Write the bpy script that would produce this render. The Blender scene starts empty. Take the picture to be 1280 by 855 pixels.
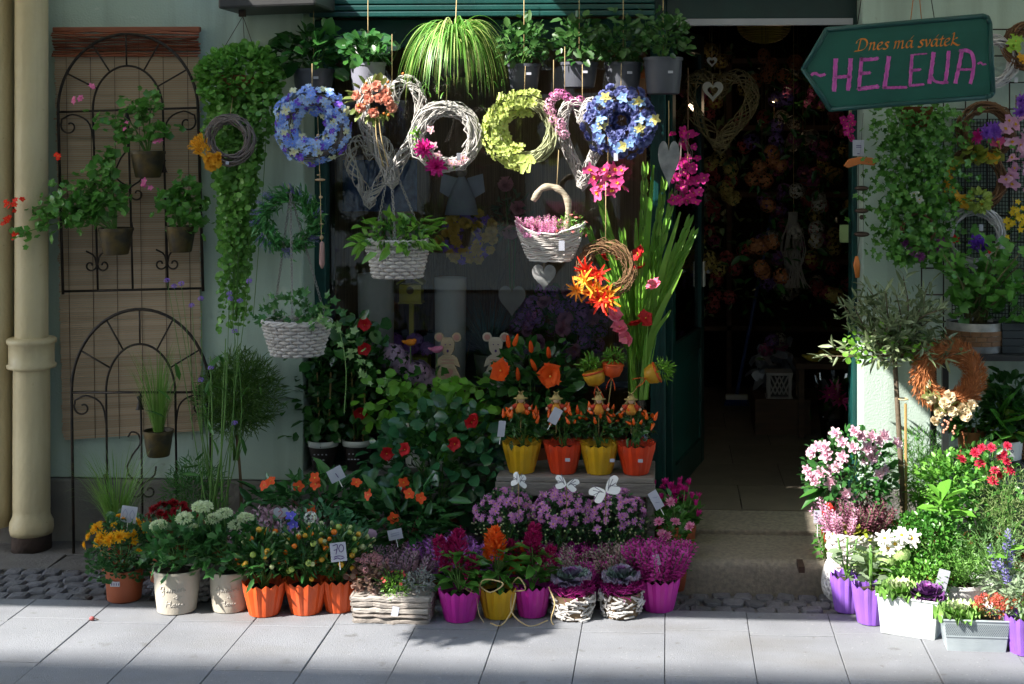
import bpy, math, random
import numpy as np
from mathutils import Vector, Matrix
rng = np.random.default_rng(11); random.seed(11)
S = bpy.context.scene; COL = S.collection
PI = math.pi
# ---------------------------------------------------------------- camera, sky, sun, exposure
FPX, PSI, EYE, CY = 1800.0, math.radians(3.2), 1.70, -5.94
PPX, PPY = 835 - FPX * math.tan(PSI), 170.0
cam = bpy.data.cameras.new('camera'); co = bpy.data.objects.new('camera', cam); COL.objects.link(co)
cam.sensor_width = 36.0; cam.lens = 36.0 * FPX / 1280
cam.shift_x = (640 - PPX) / 1280; cam.shift_y = -(427.5 - PPY) / 1280
cam.clip_start = 0.05; cam.clip_end = 400
co.location = (0, CY, EYE); co.rotation_euler = (PI / 2, 0, PSI)
S.camera = co
SUN = Vector((0.75, 0.5, -0.80)).normalized()          # direction the light travels
W = bpy.data.worlds.new('World'); S.world = W; W.use_nodes = True
nt = W.node_tree; sky = nt.nodes.new('ShaderNodeTexSky'); sky.sky_type = 'NISHITA'; sky.sun_disc = False
sky.sun_elevation = math.asin(-SUN.z); sky.sun_rotation = math.atan2(-SUN.x, -SUN.y)
sky.air_density = 1.0; sky.dust_density = 1.0; sky.ozone_density = 1.0
bg = nt.nodes['Background']; bg.inputs[1].default_value = 0.11
nt.links.new(sky.outputs[0], bg.inputs[0])
sl = bpy.data.lights.new('sun', 'SUN'); sl.energy = 2.9; sl.angle = math.radians(0.53); sl.color = (1.0, 0.955, 0.88)
so = bpy.data.objects.new('sun', sl); COL.objects.link(so); so.rotation_euler = SUN.to_track_quat('-Z', 'Y').to_euler()
so.location = (-3, -4, 8)
S.view_settings.view_transform = 'Standard'; S.view_settings.look = 'None'
S.view_settings.exposure = 2.2; S.view_settings.gamma = 1.0
S.render.engine = 'CYCLES'
S.cycles.use_denoising = True
try: S.cycles.denoiser = 'OPENIMAGEDENOISE'
except Exception: pass
S.cycles.max_bounces = 8; S.cycles.diffuse_bounces = 4; S.cycles.transparent_max_bounces = 16
S.cycles.sample_clamp_indirect = 4.0; S.cycles.caustics_reflective = False; S.cycles.caustics_refractive = False
S.cycles.use_adaptive_sampling = True

# ---------------------------------------------------------------- photo pixel -> point at a stated depth
Fv = np.array((-math.sin(PSI), math.cos(PSI))); Rv = np.array((math.cos(PSI), math.sin(PSI)))
def at(px, py, Y):
    a = (px - PPX) / FPX; b = (PPY - py) / FPX
    d = Fv + a * Rv; t = (Y - CY) / d[1]
    return Vector((d[0] * t, Y, EYE + b * t))
def gnd(px, py, z=0.0):
    b = (PPY - py) / FPX; t = (z - EYE) / b
    d = (Fv + (px - PPX) / FPX * Rv) * t
    return Vector((d[0], CY + d[1], z))
def sc(Y): return (Y - CY) / FPX

# ---------------------------------------------------------------- mesh collecting
class MB:
    def __init__(s): s.V = []; s.F = []; s.n = 0
    def add(s, v, f, m=0):
        v = np.asarray(v, float).reshape(-1, 3)
        by = {}
        for q in f: by.setdefault(len(q), []).append(q)
        for k, a in by.items(): s.F.append((np.asarray(a, int) + s.n, m))
        s.V.append(v); s.n += len(v)
    def arr(s, v, f, m=0):
        v = np.asarray(v, float).reshape(-1, 3); s.F.append((np.asarray(f, int) + s.n, m)); s.V.append(v); s.n += len(v)
    def inst(s, t, M, P, m=None):
        tv, tf = t; n = len(P)
        if n == 0: return
        v = np.einsum('nij,kj->nki', M, tv) + np.asarray(P)[:, None, :]
        k = len(tv); off = (np.arange(n) * k)[:, None, None] + s.n
        for a, mm in tf:
            s.F.append(((a[None] + off).reshape(-1, a.shape[1]), mm if m is None else m))
        s.V.append(v.reshape(-1, 3)); s.n += n * k
    def mesh(s, name, mats, smooth=False):
        me = bpy.data.meshes.new(name)
        if not s.V: return me
        v = np.concatenate(s.V); me.vertices.add(len(v)); me.vertices.foreach_set('co', v.ravel())
        idx = np.concatenate([a.ravel() for a, m in s.F]); tot = np.concatenate([np.full(len(a), a.shape[1]) for a, m in s.F])
        mi = np.concatenate([np.full(len(a), m) for a, m in s.F])
        st = np.concatenate(([0], np.cumsum(tot)[:-1]))
        me.loops.add(len(idx)); me.loops.foreach_set('vertex_index', idx.astype(np.int32))
        me.polygons.add(len(tot)); me.polygons.foreach_set('loop_start', st.astype(np.int32))
        me.polygons.foreach_set('material_index', mi.astype(np.int32))
        me.polygons.foreach_set('use_smooth', np.full(len(tot), smooth))
        for m in (mats if isinstance(mats, (list, tuple)) else [mats]): me.materials.append(m)
        me.update(calc_edges=True); me.validate()
        return me
    def tmpl(s):
        return np.concatenate(s.V), list(s.F)
def link(name, me, parent=None, loc=None, kind=None):
    o = bpy.data.objects.new(name, me); COL.objects.link(o)
    if parent is not None: o.parent = parent
    if loc is not None: o.location = loc
    if kind: o['kind'] = kind
    return o
def obj(name, mb, mats, parent=None, smooth=False, kind=None, bevel=0, loc=None):
    o = link(name, mb.mesh(name, mats, smooth), parent, loc, kind)
    if bevel:
        b = o.modifiers.new('bevel', 'BEVEL'); b.width = bevel; b.segments = 2; b.limit_method = 'ANGLE'
    return o
def tag(o, label, cat, group=None):
    o['label'] = label; o['category'] = cat
    if group: o['group'] = group
    return o
def T(name, label, cat, loc=(0, 0, 0), group=None, rz=0):
    o = bpy.data.objects.new(name, None); COL.objects.link(o); o.empty_display_size = 0.05
    o.location = loc; o.rotation_euler = (0, 0, rz)
    return tag(o, label, cat, group)
def copy_tree(o, parent=None):
    c = o.copy(); COL.objects.link(c); c.parent = parent
    for ch in list(o.children): copy_tree(ch, c)
    return c

# ---------------------------------------------------------------- shapes
def box(mb, c, s, rz=0, m=0, taper=1.0):
    x, y, z = np.array(s) / 2
    v = np.array([(-x, -y, -z), (x, -y, -z), (x, y, -z), (-x, y, -z), (-x * taper, -y * taper, z), (x * taper, -y * taper, z), (x * taper, y * taper, z), (-x * taper, y * taper, z)])
    if rz:
        ca, sa = math.cos(rz), math.sin(rz); v[:, :2] = v[:, :2] @ np.array([(ca, sa), (-sa, ca)])
    mb.add(v + np.array(c), [(3, 2, 1, 0), (4, 5, 6, 7), (0, 1, 5, 4), (1, 2, 6, 5), (2, 3, 7, 6), (3, 0, 4, 7)], m)
def box2(mb, a, b, m=0):
    a = np.array(a, float); b = np.array(b, float); box(mb, (a + b) / 2, np.abs(b - a), 0, m)
def tube(mb, pts, r, n=5, m=0, closed=False, flat=1.0):
    p = np.asarray(pts, float); k = len(p)
    if closed: t = np.roll(p, -1, 0) - np.roll(p, 1, 0)
    else: t = np.gradient(p, axis=0)
    t /= np.linalg.norm(t, axis=1)[:, None] + 1e-9
    mean = np.abs(t).mean(0); ref = np.eye(3)[int(np.argmin(mean))]
    a = np.cross(t, ref); a /= np.linalg.norm(a, axis=1)[:, None] + 1e-9
    b = np.cross(t, a); r = np.broadcast_to(np.asarray(r, float), (k,))
    th = np.arange(n) * 2 * PI / n
    v = p[:, None] + r[:, None, None] * (a[:, None] * np.cos(th)[None, :, None] + flat * b[:, None] * np.sin(th)[None, :, None])
    kk = k if closed else k - 1
    i = np.arange(kk)[:, None]; j = np.arange(n)[None, :]; i2 = (i + 1) % k; j2 = (j + 1) % n
    f = np.stack([i * n + j, i * n + j2, i2 * n + j2, i2 * n + j], -1).reshape(-1, 4)
    mb.arr(v, f, m)
    if not closed:
        mb.F.append((np.array([list(range(n))[::-1]]) + mb.n - k * n, m)); mb.F.append((np.array([list(range((k - 1) * n, k * n))]) + mb.n - k * n, m))
def lathe(mb, prof, n=28, c=(0, 0, 0), m=0, fr=None, cap=True, sq=1.0):
    prof = np.asarray(prof, float); k = len(prof); th = np.arange(n) * 2 * PI / n
    R = np.repeat(prof[:, 0:1], n, 1); Z = np.repeat(prof[:, 1:2], n, 1)
    if fr is not None: R, Z = fr(R, Z, th)
    v = np.stack([R * np.cos(th), R * np.sin(th) * sq, Z], -1) + np.array(c)
    i = np.arange(k - 1)[:, None]; j = np.arange(n)[None]; j2 = (j + 1) % n
    f = np.stack([i * n + j, i * n + j2, (i + 1) * n + j2, (i + 1) * n + j], -1).reshape(-1, 4)
    base = mb.n; mb.arr(v, f, m)
    if cap: mb.F.append((np.array([list(range(n))[::-1]]) + base, m))
def ball(mb, c, r, n=8, k=6, m=0, s=(1, 1, 1)):
    a = np.linspace(-PI / 2, PI / 2, k); sub = MB()
    lathe(sub, [(max(math.cos(x), 1e-4), math.sin(x)) for x in a], n, cap=False)
    mb.arr(sub.V[0] * r * np.array(s) + np.array(c), sub.F[0][0], m)
def prism(mb, outline, y0, y1, m=0):
    """outline in x,z; extruded in y from y0 to y1"""
    o = list(outline); n = len(o)
    v = [(x, y0, z) for x, z in o] + [(x, y1, z) for x, z in o]
    f = [tuple(range(n)), tuple(range(2 * n - 1, n - 1, -1))] + [(i, i + n, (i + 1) % n + n, (i + 1) % n) for i in range(n)]
    mb.add(v, f, m)
def curve(pts, n=24, closed=False):
    p = np.asarray(pts, float); k = len(p)
    if closed: q = np.concatenate([p[-1:], p, p[:2]])
    else: q = np.concatenate([2 * p[:1] - p[1:2], p, 2 * p[-1:] - p[-2:-1]])
    segs = k if closed else k - 1; out = []
    for u in np.linspace(0, segs, n, endpoint=not closed):
        i = min(int(u), segs - 1); t = u - i; a, b, c, d = q[i:i + 4]
        out.append(.5 * (2 * b + (c - a) * t + (2 * a - 5 * b + 4 * c - d) * t * t + (3 * b - a - 3 * c + d) * t ** 3))
    return np.array(out)
def stroke(mb, pts, w, y=0.0, m=0, nib=None, th=.0008):
    """flat ribbon of lettering in the x,z plane, proud of y by th"""
    p = np.asarray(pts, float); k = len(p)
    if nib is None:
        t = np.gradient(p, axis=0); t /= np.linalg.norm(t, axis=1)[:, None] + 1e-9
        o = np.stack([-t[:, 1], t[:, 0]], 1) * np.broadcast_to(np.asarray(w), (k,))[:, None] / 2
    else: o = np.repeat(np.array([nib]) * w / 2, k, 0)
    A = p + o; B = p - o
    v = [(a[0], y - th, a[1]) for a in A] + [(b[0], y - th, b[1]) for b in B]
    mb.add(v, [(i, i + 1, k + i + 1, k + i) for i in range(k - 1)], m)

# ---------------------------------------------------------------- materials
MATS = {}
def _n(nt, t, **kw):
    n = nt.nodes.new(t)
    for k, v in kw.items(): setattr(n, k, v)
    return n
def rgba(c): return (c[0], c[1], c[2], 1)
def mat(name, c=None, c2=None, rough=.5, metal=0, scale=6, bump=0, bscale=50, vary=0, transl=0, spec=.5, stretch=None, detail=4, coat=0, world=False, spots=None, streak=None):
    """noise between two colours, random tint per piece or island, fine bump"""
    if name in MATS: return MATS[name]
    m = bpy.data.materials.new(name); m.use_nodes = True; t = m.node_tree; L = t.links.new
    p = t.nodes['Principled BSDF']; p.inputs['Roughness'].default_value = rough; p.inputs['Metallic'].default_value = metal
    p.inputs['Specular IOR Level'].default_value = spec
    if coat: p.inputs['Coat Weight'].default_value = coat
    vec = _n(t, 'ShaderNodeNewGeometry').outputs['Position'] if world else _n(t, 'ShaderNodeTexCoord').outputs['Object']; v0 = vec
    if stretch:
        mp = _n(t, 'ShaderNodeMapping'); mp.inputs['Scale'].default_value = stretch; L(vec, mp.inputs['Vector']); vec = mp.outputs['Vector']
    nz = _n(t, 'ShaderNodeTexNoise'); nz.inputs['Scale'].default_value = scale; nz.inputs['Detail'].default_value = detail; L(vec, nz.inputs['Vector'])
    mx = _n(t, 'ShaderNodeMix', data_type='RGBA'); mx.inputs['A'].default_value = rgba(c); mx.inputs['B'].default_value = rgba(c2 or [x * .72 for x in c])
    fac = nz.outputs['Fac']
    rp = _n(t, 'ShaderNodeValToRGB'); rp.color_ramp.elements[0].position = .35; rp.color_ramp.elements[1].position = .68
    L(fac, rp.inputs['Fac'])
    fac = rp.outputs['Color']
    if vary:
        g = _n(t, 'ShaderNodeNewGeometry'); oi = _n(t, 'ShaderNodeObjectInfo')
        ad = _n(t, 'ShaderNodeMath', operation='ADD'); L(g.outputs['Random Per Island'], ad.inputs[0]); L(oi.outputs['Random'], ad.inputs[1])
        fr = _n(t, 'ShaderNodeMath', operation='FRACT'); L(ad.outputs[0], fr.inputs[0])
        m2 = _n(t, 'ShaderNodeMix', data_type='FLOAT'); m2.inputs['Factor'].default_value = vary
        L(fac, m2.inputs['A']); L(fr.outputs[0], m2.inputs['B']); fac = m2.outputs['Result']
    L(fac, mx.inputs['Factor']); col = mx.outputs['Result']
    for sp in (spots or []):      # (scale, radius, colour, amount): small marks scattered over the surface
        vo = _n(t, 'ShaderNodeTexVoronoi'); vo.inputs['Scale'].default_value = sp[0]; nn = _n(t, 'ShaderNodeTexNoise'); nn.inputs['Scale'].default_value = sp[0] * 3
        av = _n(t, 'ShaderNodeVectorMath', operation='MULTIPLY_ADD'); L(nn.outputs['Color'], av.inputs[0]); av.inputs[1].default_value = (.5 / sp[0],) * 3; L(v0, av.inputs[2]); L(v0, nn.inputs['Vector']); L(av.outputs[0], vo.inputs['Vector'])
        sz = _n(t, 'ShaderNodeSeparateColor'); L(vo.outputs['Color'], sz.inputs[0]); mr = _n(t, 'ShaderNodeMath', operation='MULTIPLY'); L(sz.outputs[0], mr.inputs[0]); mr.inputs[1].default_value = sp[1]
        lt = _n(t, 'ShaderNodeMapRange'); L(vo.outputs['Distance'], lt.inputs['Value']); L(mr.outputs[0], lt.inputs['From Max']); lt.inputs['From Min'].default_value = 0; lt.inputs['To Min'].default_value = sp[3]; lt.inputs['To Max'].default_value = 0
        ms_ = _n(t, 'ShaderNodeMix', data_type='RGBA'); L(lt.outputs['Result'], ms_.inputs['Factor']); L(col, ms_.inputs['A']); ms_.inputs['B'].default_value = rgba(sp[2]); col = ms_.outputs['Result']
    if streak:                    # (scale vector, colour, amount): long stains
        mp = _n(t, 'ShaderNodeMapping'); mp.inputs['Scale'].default_value = streak[0]; L(v0, mp.inputs['Vector']); sn = _n(t, 'ShaderNodeTexNoise'); sn.inputs['Scale'].default_value = 1; sn.inputs['Detail'].default_value = 6; L(mp.outputs[0], sn.inputs['Vector'])
        rr_ = _n(t, 'ShaderNodeMapRange'); rr_.inputs['From Min'].default_value = .5; rr_.inputs['From Max'].default_value = .75; rr_.inputs['To Max'].default_value = streak[2]; L(sn.outputs['Fac'], rr_.inputs['Value'])
        ms_ = _n(t, 'ShaderNodeMix', data_type='RGBA'); L(rr_.outputs['Result'], ms_.inputs['Factor']); L(col, ms_.inputs['A']); ms_.inputs['B'].default_value = rgba(streak[1]); col = ms_.outputs['Result']
    L(col, p.inputs['Base Color'])
    if bump:
        b = _n(t, 'ShaderNodeTexNoise'); b.inputs['Scale'].default_value = bscale; b.inputs['Detail'].default_value = 5; L(vec, b.inputs['Vector'])
        bn = _n(t, 'ShaderNodeBump'); bn.inputs['Strength'].default_value = bump; bn.inputs['Distance'].default_value = .01
        L(b.outputs['Fac'], bn.inputs['Height']); L(bn.outputs['Normal'], p.inputs['Normal'])
    if transl:
        tr = _n(t, 'ShaderNodeBsdfTranslucent'); ms = _n(t, 'ShaderNodeMixShader'); ms.inputs[0].default_value = transl
        hs = _n(t, 'ShaderNodeHueSaturation'); hs.inputs['Value'].default_value = 1.25; L(col, hs.inputs['Color']); L(hs.outputs['Color'], tr.inputs['Color'])
        L(p.outputs[0], ms.inputs[1]); L(tr.outputs[0], ms.inputs[2]); L(ms.outputs[0], t.nodes['Material Output'].inputs['Surface'])
    MATS[name] = m; return m
def lf(name, a, b, rough=.38, tr=.22, spec=.5): return mat('leaf_' + name, a, b, rough=rough, scale=14, vary=.8, transl=tr, spec=spec)
def fl(name, a, b=None, tr=.25, rough=.55, vary=.6): return mat('petal_' + name, a, b or [min(1, x * 1.35 + .02) for x in a], rough=rough, scale=30, vary=vary, transl=tr, spec=.25)
def glass_mat(name, tint=(1, 1, 1), refl=1.0):
    if name in MATS: return MATS[name]
    m = bpy.data.materials.new(name); m.use_nodes = True; t = m.node_tree; L = t.links.new
    t.nodes.remove(t.nodes['Principled BSDF'])
    tr = _n(t, 'ShaderNodeBsdfTransparent'); tr.inputs[0].default_value = rgba(tint); gl = _n(t, 'ShaderNodeBsdfGlossy'); gl.inputs['Roughness'].default_value = .01
    fr = _n(t, 'ShaderNodeFresnel'); fr.inputs[0].default_value = 1.5; ms = _n(t, 'ShaderNodeMixShader')
    L(fr.outputs[0], ms.inputs[0]); L(tr.outputs[0], ms.inputs[1]); L(gl.outputs[0], ms.inputs[2]); L(ms.outputs[0], t.nodes['Material Output'].inputs['Surface'])
    MATS[name] = m; return m
G_DARK = lf('dark', (.018, .075, .016), (.045, .15, .03), rough=.3)
G_MID = lf('mid', (.03, .12, .02), (.075, .22, .03))
G_LIGHT = lf('light', (.09, .26, .02), (.2, .42, .05))
G_BLUE = lf('blue', (.012, .075, .045), (.04, .16, .09))
G_OLIVE = lf('olive', (.06, .10, .035), (.15, .20, .09), rough=.5)
G_GREY = lf('grey', (.16, .24, .13), (.28, .36, .22), rough=.6)
G_STEM = mat('stem_green', (.08, .2, .03), (.14, .26, .06), rough=.5)
WOODSTEM = mat('stem_brown', (.10, .06, .03), (.2, .13, .07), rough=.8)
SOIL = mat('potting_soil', (.025, .016, .01), (.06, .04, .025), rough=.95, scale=60, bump=.6, bscale=90)
BLACKIRON = mat('black_iron', (.012, .011, .011), (.04, .028, .02), rough=.5, metal=.3, scale=30, spec=.4)
WHITE = mat('white_paint', (.78, .78, .76), (.68, .68, .68), rough=.5, scale=20)
PAPER = mat('white_card', (.50, .51, .58), (.44, .45, .52), rough=.6)
INK = mat('dark_ink', (.05, .02, .12), (.09, .03, .2), rough=.6)
REDINK = mat('red_ink', (.5, .03, .06), rough=.6)
STEEL = mat('steel_wire', (.4, .4, .4), (.25, .24, .23), rough=.35, metal=.9)
RAFFIA = mat('raffia', (.62, .47, .24), (.45, .32, .14), rough=.7, scale=40)

# ---------------------------------------------------------------- leaf and flower templates (along +X, face +Z)
def t_leaf(w=.42, droop=.14, fold=.10, peak=.4):
    m = MB(); x1, x2 = peak * .7, min(.8, peak + .3)
    v = [(0, 0, 0), (x1, 0, -fold * .2), (x2, 0, -droop * .45 - fold * .3), (1, 0, -droop),
         (x1, w / 2, fold), (x2, w * .40, fold * .8 - droop * .45), (x1, -w / 2, fold), (x2, -w * .40, fold * .8 - droop * .45)]
    m.add(v, [(0, 1, 4), (1, 2, 5, 4), (2, 3, 5), (0, 6, 1), (1, 6, 7, 2), (2, 7, 3)]); return m.tmpl()
def t_fan(rad, cup=.1, stalk=0):
    m = MB(); k = len(rad); th = np.linspace(-PI, PI, k, endpoint=False)
    v = [(.5, 0, -cup)] + [(.5 + .5 * r * math.cos(a), .5 * r * math.sin(a), cup * .3 * ((i % 2) - .5)) for i, (a, r) in enumerate(zip(th, rad))]
    m.add(v, [(0, i + 1, (i + 1) % k + 1) for i in range(k)]); return m.tmpl()
LEAF = t_leaf(); LEAFW = t_leaf(.62, .1, .08, .45); LEAFN = t_leaf(.22, .12, .05, .4); LEAFO = t_leaf(.75, .12, .1, .55)
ROUND = t_fan([.75, 1, .95, 1, .95, 1, .95, 1]); IVY = t_fan([.6, .75, .5, 1, .55, 1.25, .55, 1, .5, .75]); LOBED = t_fan([.4, 1, .8, 1.05, .85, 1.1, .85, 1.05, .8, 1], .18)
def _needle():
    m = MB(); m.add([(0, 0, 0), (.5, .5, 0), (1, 0, -.05), (.5, -.5, 0)], [(0, 3, 2, 1)]); return m.tmpl()
NEEDLE = _needle()
def unit(a): return a / (np.linalg.norm(a, axis=-1, keepdims=True) + 1e-9)
def frames(D, L, Wd=None, roll=.5, up=(0, 0, 1)):
    D = unit(np.asarray(D, float)); n = len(D); ref = np.array(up) + rng.normal(0, roll, (n, 3))
    Y = unit(np.cross(ref, D)); Z = np.cross(D, Y)
    L = np.broadcast_to(np.asarray(L, float), (n,)); Wd = L if Wd is None else np.broadcast_to(np.asarray(Wd, float), (n,))
    return np.stack([D * L[:, None], Y * Wd[:, None], Z * L[:, None]], -1)
def nframes(N, size, spin=True):
    N = unit(np.asarray(N, float)); n = len(N); a = rng.normal(0, 1, (n, 3)) if spin else np.repeat([[0, 0, 1.]], n, 0)
    X = unit(np.cross(a, N)); Y = np.cross(N, X); s = np.broadcast_to(np.asarray(size, float), (n,))[:, None]
    return np.stack([X * s, Y * s, N * s], -1)
def parts(root, name, me, M, P):
    out = []
    for m, p in zip(M, P):
        o = bpy.data.objects.new(name, me); COL.objects.link(o); o.parent = root
        mm = Matrix.Identity(4)
        for i in range(3):
            for j in range(3): mm[i][j] = m[i, j]
            mm[i][3] = p[i]
        o.matrix_basis = mm; out.append(o)
    return out
LM = {}
def leafmesh(t, m):
    k = (id(t), m.name)
    if k not in LM:
        b = MB(); b.inst(t, np.eye(3)[None], np.zeros((1, 3))); LM[k] = b.mesh('leaf', m, True)
    return LM[k]
def leaves(root, t, m, P, D, L, roll=.5, each=False, name=None, wf=None, up=(0, 0, 1)):
    n = len(P)
    if n == 0: return
    L = np.broadcast_to(L, (n,)) * rng.uniform(.5, 1.25, n); M = frames(D, L, None if wf is None else L * wf, roll, up)
    if each: return parts(root, name or 'leaf', leafmesh(t, m), M, P)
    b = MB(); b.inst(t, M, P); return obj(name or 'foliage', b, m, root, True, 'stuff')
def dome(n, c, r, shell=.5, zmin=-.4, up=.4, jit=.5):
    u = unit(rng.normal(0, 1, (n * 4, 3))); u = u[u[:, 2] > zmin][:n]
    q = (shell + (1 - shell) * rng.random(len(u)) ** .6)[:, None]
    # lumpy radius so the outline is uneven
    k = rng.normal(0, 1, (6, 3)); lump = 1 + .12 * np.sin(u @ k.T * 2.5 + rng.uniform(0, 6, 6)).sum(1)[:, None] / 2.4
    P = np.array(c) + u * np.array(r) * q * lump
    D = unit(u * (1, 1, .7) + (0, 0, up) + rng.normal(0, jit, u.shape))
    return P, D
def bush(root, c, r, n, t, m, L, shell=.45, zmin=-.4, up=.3, jit=.55, roll=.5, each=False, stems=6, sm=None, base=None, sr=.002, wf=None):
    P, D = dome(n, c, r, shell, zmin, up, jit)
    o = leaves(root, t, m, P, D, L, roll, each, wf=wf)
    if stems:
        b = MB(); base = np.array(base if base is not None else (0, 0, c[2] - r[2]))
        for p in P[rng.choice(len(P), min(stems, len(P)), False)]:
            s = base + rng.normal(0, .006, 3) * (1, 1, 0); mid = (s + p) / 2 + np.array((0, 0, .15 * np.linalg.norm(p - s))) + rng.normal(0, .01, 3)
            tube(b, curve([s, mid, p], 6), np.linspace(sr * 1.4, sr * .6, 6), 4)
        obj('stem', b, sm or G_STEM, root, True, 'stuff')
    return P
def surf(n, c, r, zmin=.1, jit=.35, front=0):
    k = np.arange(n) + .5; z = 1 - (1 - zmin) * k / n; a = PI * (1 + 5 ** .5) * k + rng.uniform(0, 6)
    N = np.stack([np.sqrt(1 - z * z) * np.cos(a), np.sqrt(1 - z * z) * np.sin(a), z], 1)
    N = unit(N + rng.normal(0, jit * .5, N.shape))
    if front: N[:, 1] = np.where(rng.random(n) < front, -np.abs(N[:, 1]), N[:, 1])
    return np.array(c) + N * np.array(r) * rng.uniform(.93, 1.08, (n, 1)), unit(N + (0, -.25, .15) + rng.normal(0, jit, N.shape))
def blades(mb, B, az, L, w, droop, k=6, m=0, tilt=None, fold=.25, pw=1.5):
    """long narrow leaves: n ribbons leaving B, leaning out along az and drooping"""
    n = len(B); t = np.linspace(0, 1, k); L = np.broadcast_to(L, (n,)); w = np.broadcast_to(w, (n,)); droop = np.broadcast_to(droop, (n,))
    tilt = np.broadcast_to(.25 if tilt is None else tilt, (n,))
    ang = tilt[:, None] + droop[:, None] * t[None] ** pw        # angle from vertical along the blade
    ds = (L / (k - 1))[:, None]
    h = np.concatenate([np.zeros((n, 1)), np.cumsum(np.sin(ang[:, :-1]) * ds, 1)], 1); z = np.concatenate([np.zeros((n, 1)), np.cumsum(np.cos(ang[:, :-1]) * ds, 1)], 1)
    d = np.stack([np.cos(az), np.sin(az)], 1); sd = np.stack([-np.sin(az), np.cos(az)], 1)
    ctr = np.concatenate([np.asarray(B)[:, None, :2] + d[:, None] * h[..., None], (np.asarray(B)[:, 2:3] + z)[..., None]], -1)
    ww = w[:, None] * np.sin(np.clip(t * .93 + .07, 0, 1) ** .6 * PI)[None] ** .7 / 2
    side = np.concatenate([sd[:, None] * ww[..., None], np.zeros((n, k, 1))], -1); lift = np.zeros_like(ctr); lift[..., 2] = fold * ww
    v = np.stack([ctr - side + lift, ctr, ctr + side + lift], 2)
    i = np.arange(n)[:, None, None] * k * 3 + np.arange(k - 1)[None, :, None] * 3 + np.arange(2)[None, None]
    f = np.stack([i, i + 1, i + 4, i + 3], -1).reshape(-1, 4); mb.arr(v, f, m)
def petal(L, w, cup=.2, curl=0, nu=4, tip=.6, end=.18):
    u = np.linspace(0, 1, nu); V = []
    for a in u:
        ww = w * math.sin(min(1, (a * .86 + .1)) ** tip * PI) / 2 if a < 1 else w * end
        for s in (-1, 0, 1): V.append((a * L, s * ww, cup * w * abs(s) * .5 + curl * a * a * L))
    return np.array(V), [(i * 3 + j, i * 3 + j + 1, i * 3 + j + 4, i * 3 + j + 3) for i in range(nu - 1) for j in (0, 1)]
def bloom(layers, centre=None, name='flower', mats=None, jit=.12):
    """layers: (count, length, width, elevation, cup, curl, r0, z0, material)"""
    b = MB()
    for (n, L, w, el, cup, curl, r0, z0, mi, *en) in layers:
        for i in range(n):
            a = 2 * PI * i / n + rng.normal(0, jit) + n * .37; e = el + rng.normal(0, jit); l = L * rng.uniform(.88, 1.1)
            v, f = petal(l, w, cup, curl, end=en[0] if en else .18); ce, se = math.cos(e), math.sin(e)
            x = v[:, 0] * ce - v[:, 2] * se + r0; z = v[:, 0] * se + v[:, 2] * ce + z0; y = v[:, 1]
            ca, sa = math.cos(a), math.sin(a); b.add(np.stack([x * ca - y * sa, x * sa + y * ca, z], 1), f, mi)
    if centre: ball(b, (0, 0, centre[1]), centre[0], 7, 5, centre[2], (1, 1, .6))
    return b.mesh(name, mats, True)
YEL = fl('yellow_eye', (.75, .45, .03), (.85, .6, .1)); WHT = fl('white', (.8, .8, .72), (.85, .83, .8))
def daisy(m, c=None): return bloom([(13, .48, .2, .15, .1, -.05, .03, 0, 0), (9, .3, .16, .5, .1, 0, .02, .03, 0)], (.1, .06, 1), 'flower', [m, c or YEL])
def mumbloom(m): return bloom([(14, .5, .2, .0, .3, .1, 0, 0, 0), (12, .42, .2, .35, .3, .12, 0, .03, 0), (10, .32, .18, .75, .3, .1, 0, .05, 0), (6, .22, .16, 1.2, .3, 0, 0, .06, 0)], None, 'flower', [m])
def rosebloom(m, n=1): return bloom([(6, .48, .58, .3, .5, -.1, 0, 0, 0, .5), (5, .44, .55, .75, .6, -.2, 0, .02, 0, .5), (5, .4, .42, 1.1, .7, -.3, .03, .05, 0, .5), (4, .34, .3, 1.35, .9, -.35, .04, .1, 0, .5)], None, 'flower', [m])
def fivebloom(m, c=None, el=.15, w=.46): return bloom([(5, .5, w, el, .15, -.08, .01, 0, 0)], (.07, .03, 1), 'flower', [m, c or YEL])
def fourbloom(m, c=None): return bloom([(4, .52, .56, .28, .35, -.22, .0, 0, 0, .5)], (.06, .03, 1), 'flower', [m, c or YEL])
def trumpet(m, c=None): return bloom([(5, .54, .95, .55, .22, -.22, .0, 0, 0, .42), (5, .46, .8, .8, .25, -.25, .0, .01, 0, .4)], (.05, .22, 1), 'flower', [m, c or YEL])
def upswept(m): return bloom([(6, .7, .36, 1.15, .25, -.12, .03, 0, 0)], None, 'flower', [m])
def pom(m, n=70, t=LEAFW, L=.3, fl_=1.0):
    b = MB(); P, N = surf(n, (0, 0, 0), (.36, .36, .3 * fl_), -.3, .2); D = unit(P + rng.normal(0, .12, P.shape)); b.inst(t, frames(D, L * rng.uniform(.8, 1.2, n), None, .6), P * .75)
    return b.mesh('flower', m, True)
def florets(m, c=None, n=36, flat=.8):
    """head of small four-petalled florets"""
    b = MB(); P, N = surf(n, (0, 0, 0), (.45, .45, .45 * flat), -.25, .2)
    v, f = petal(.5, .46, .1, -.1, 3); s = MB()
    for i in range(4):
        a = i * PI / 2; ca, sa = math.cos(a), math.sin(a); s.add(np.stack([v[:, 0] * ca - v[:, 1] * sa, v[:, 0] * sa + v[:, 1] * ca, v[:, 2]], 1), f)
    b.inst(s.tmpl(), nframes(unit(P), .26 * rng.uniform(.8, 1.2, n)), P); return b.mesh('flower', m, True)
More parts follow.
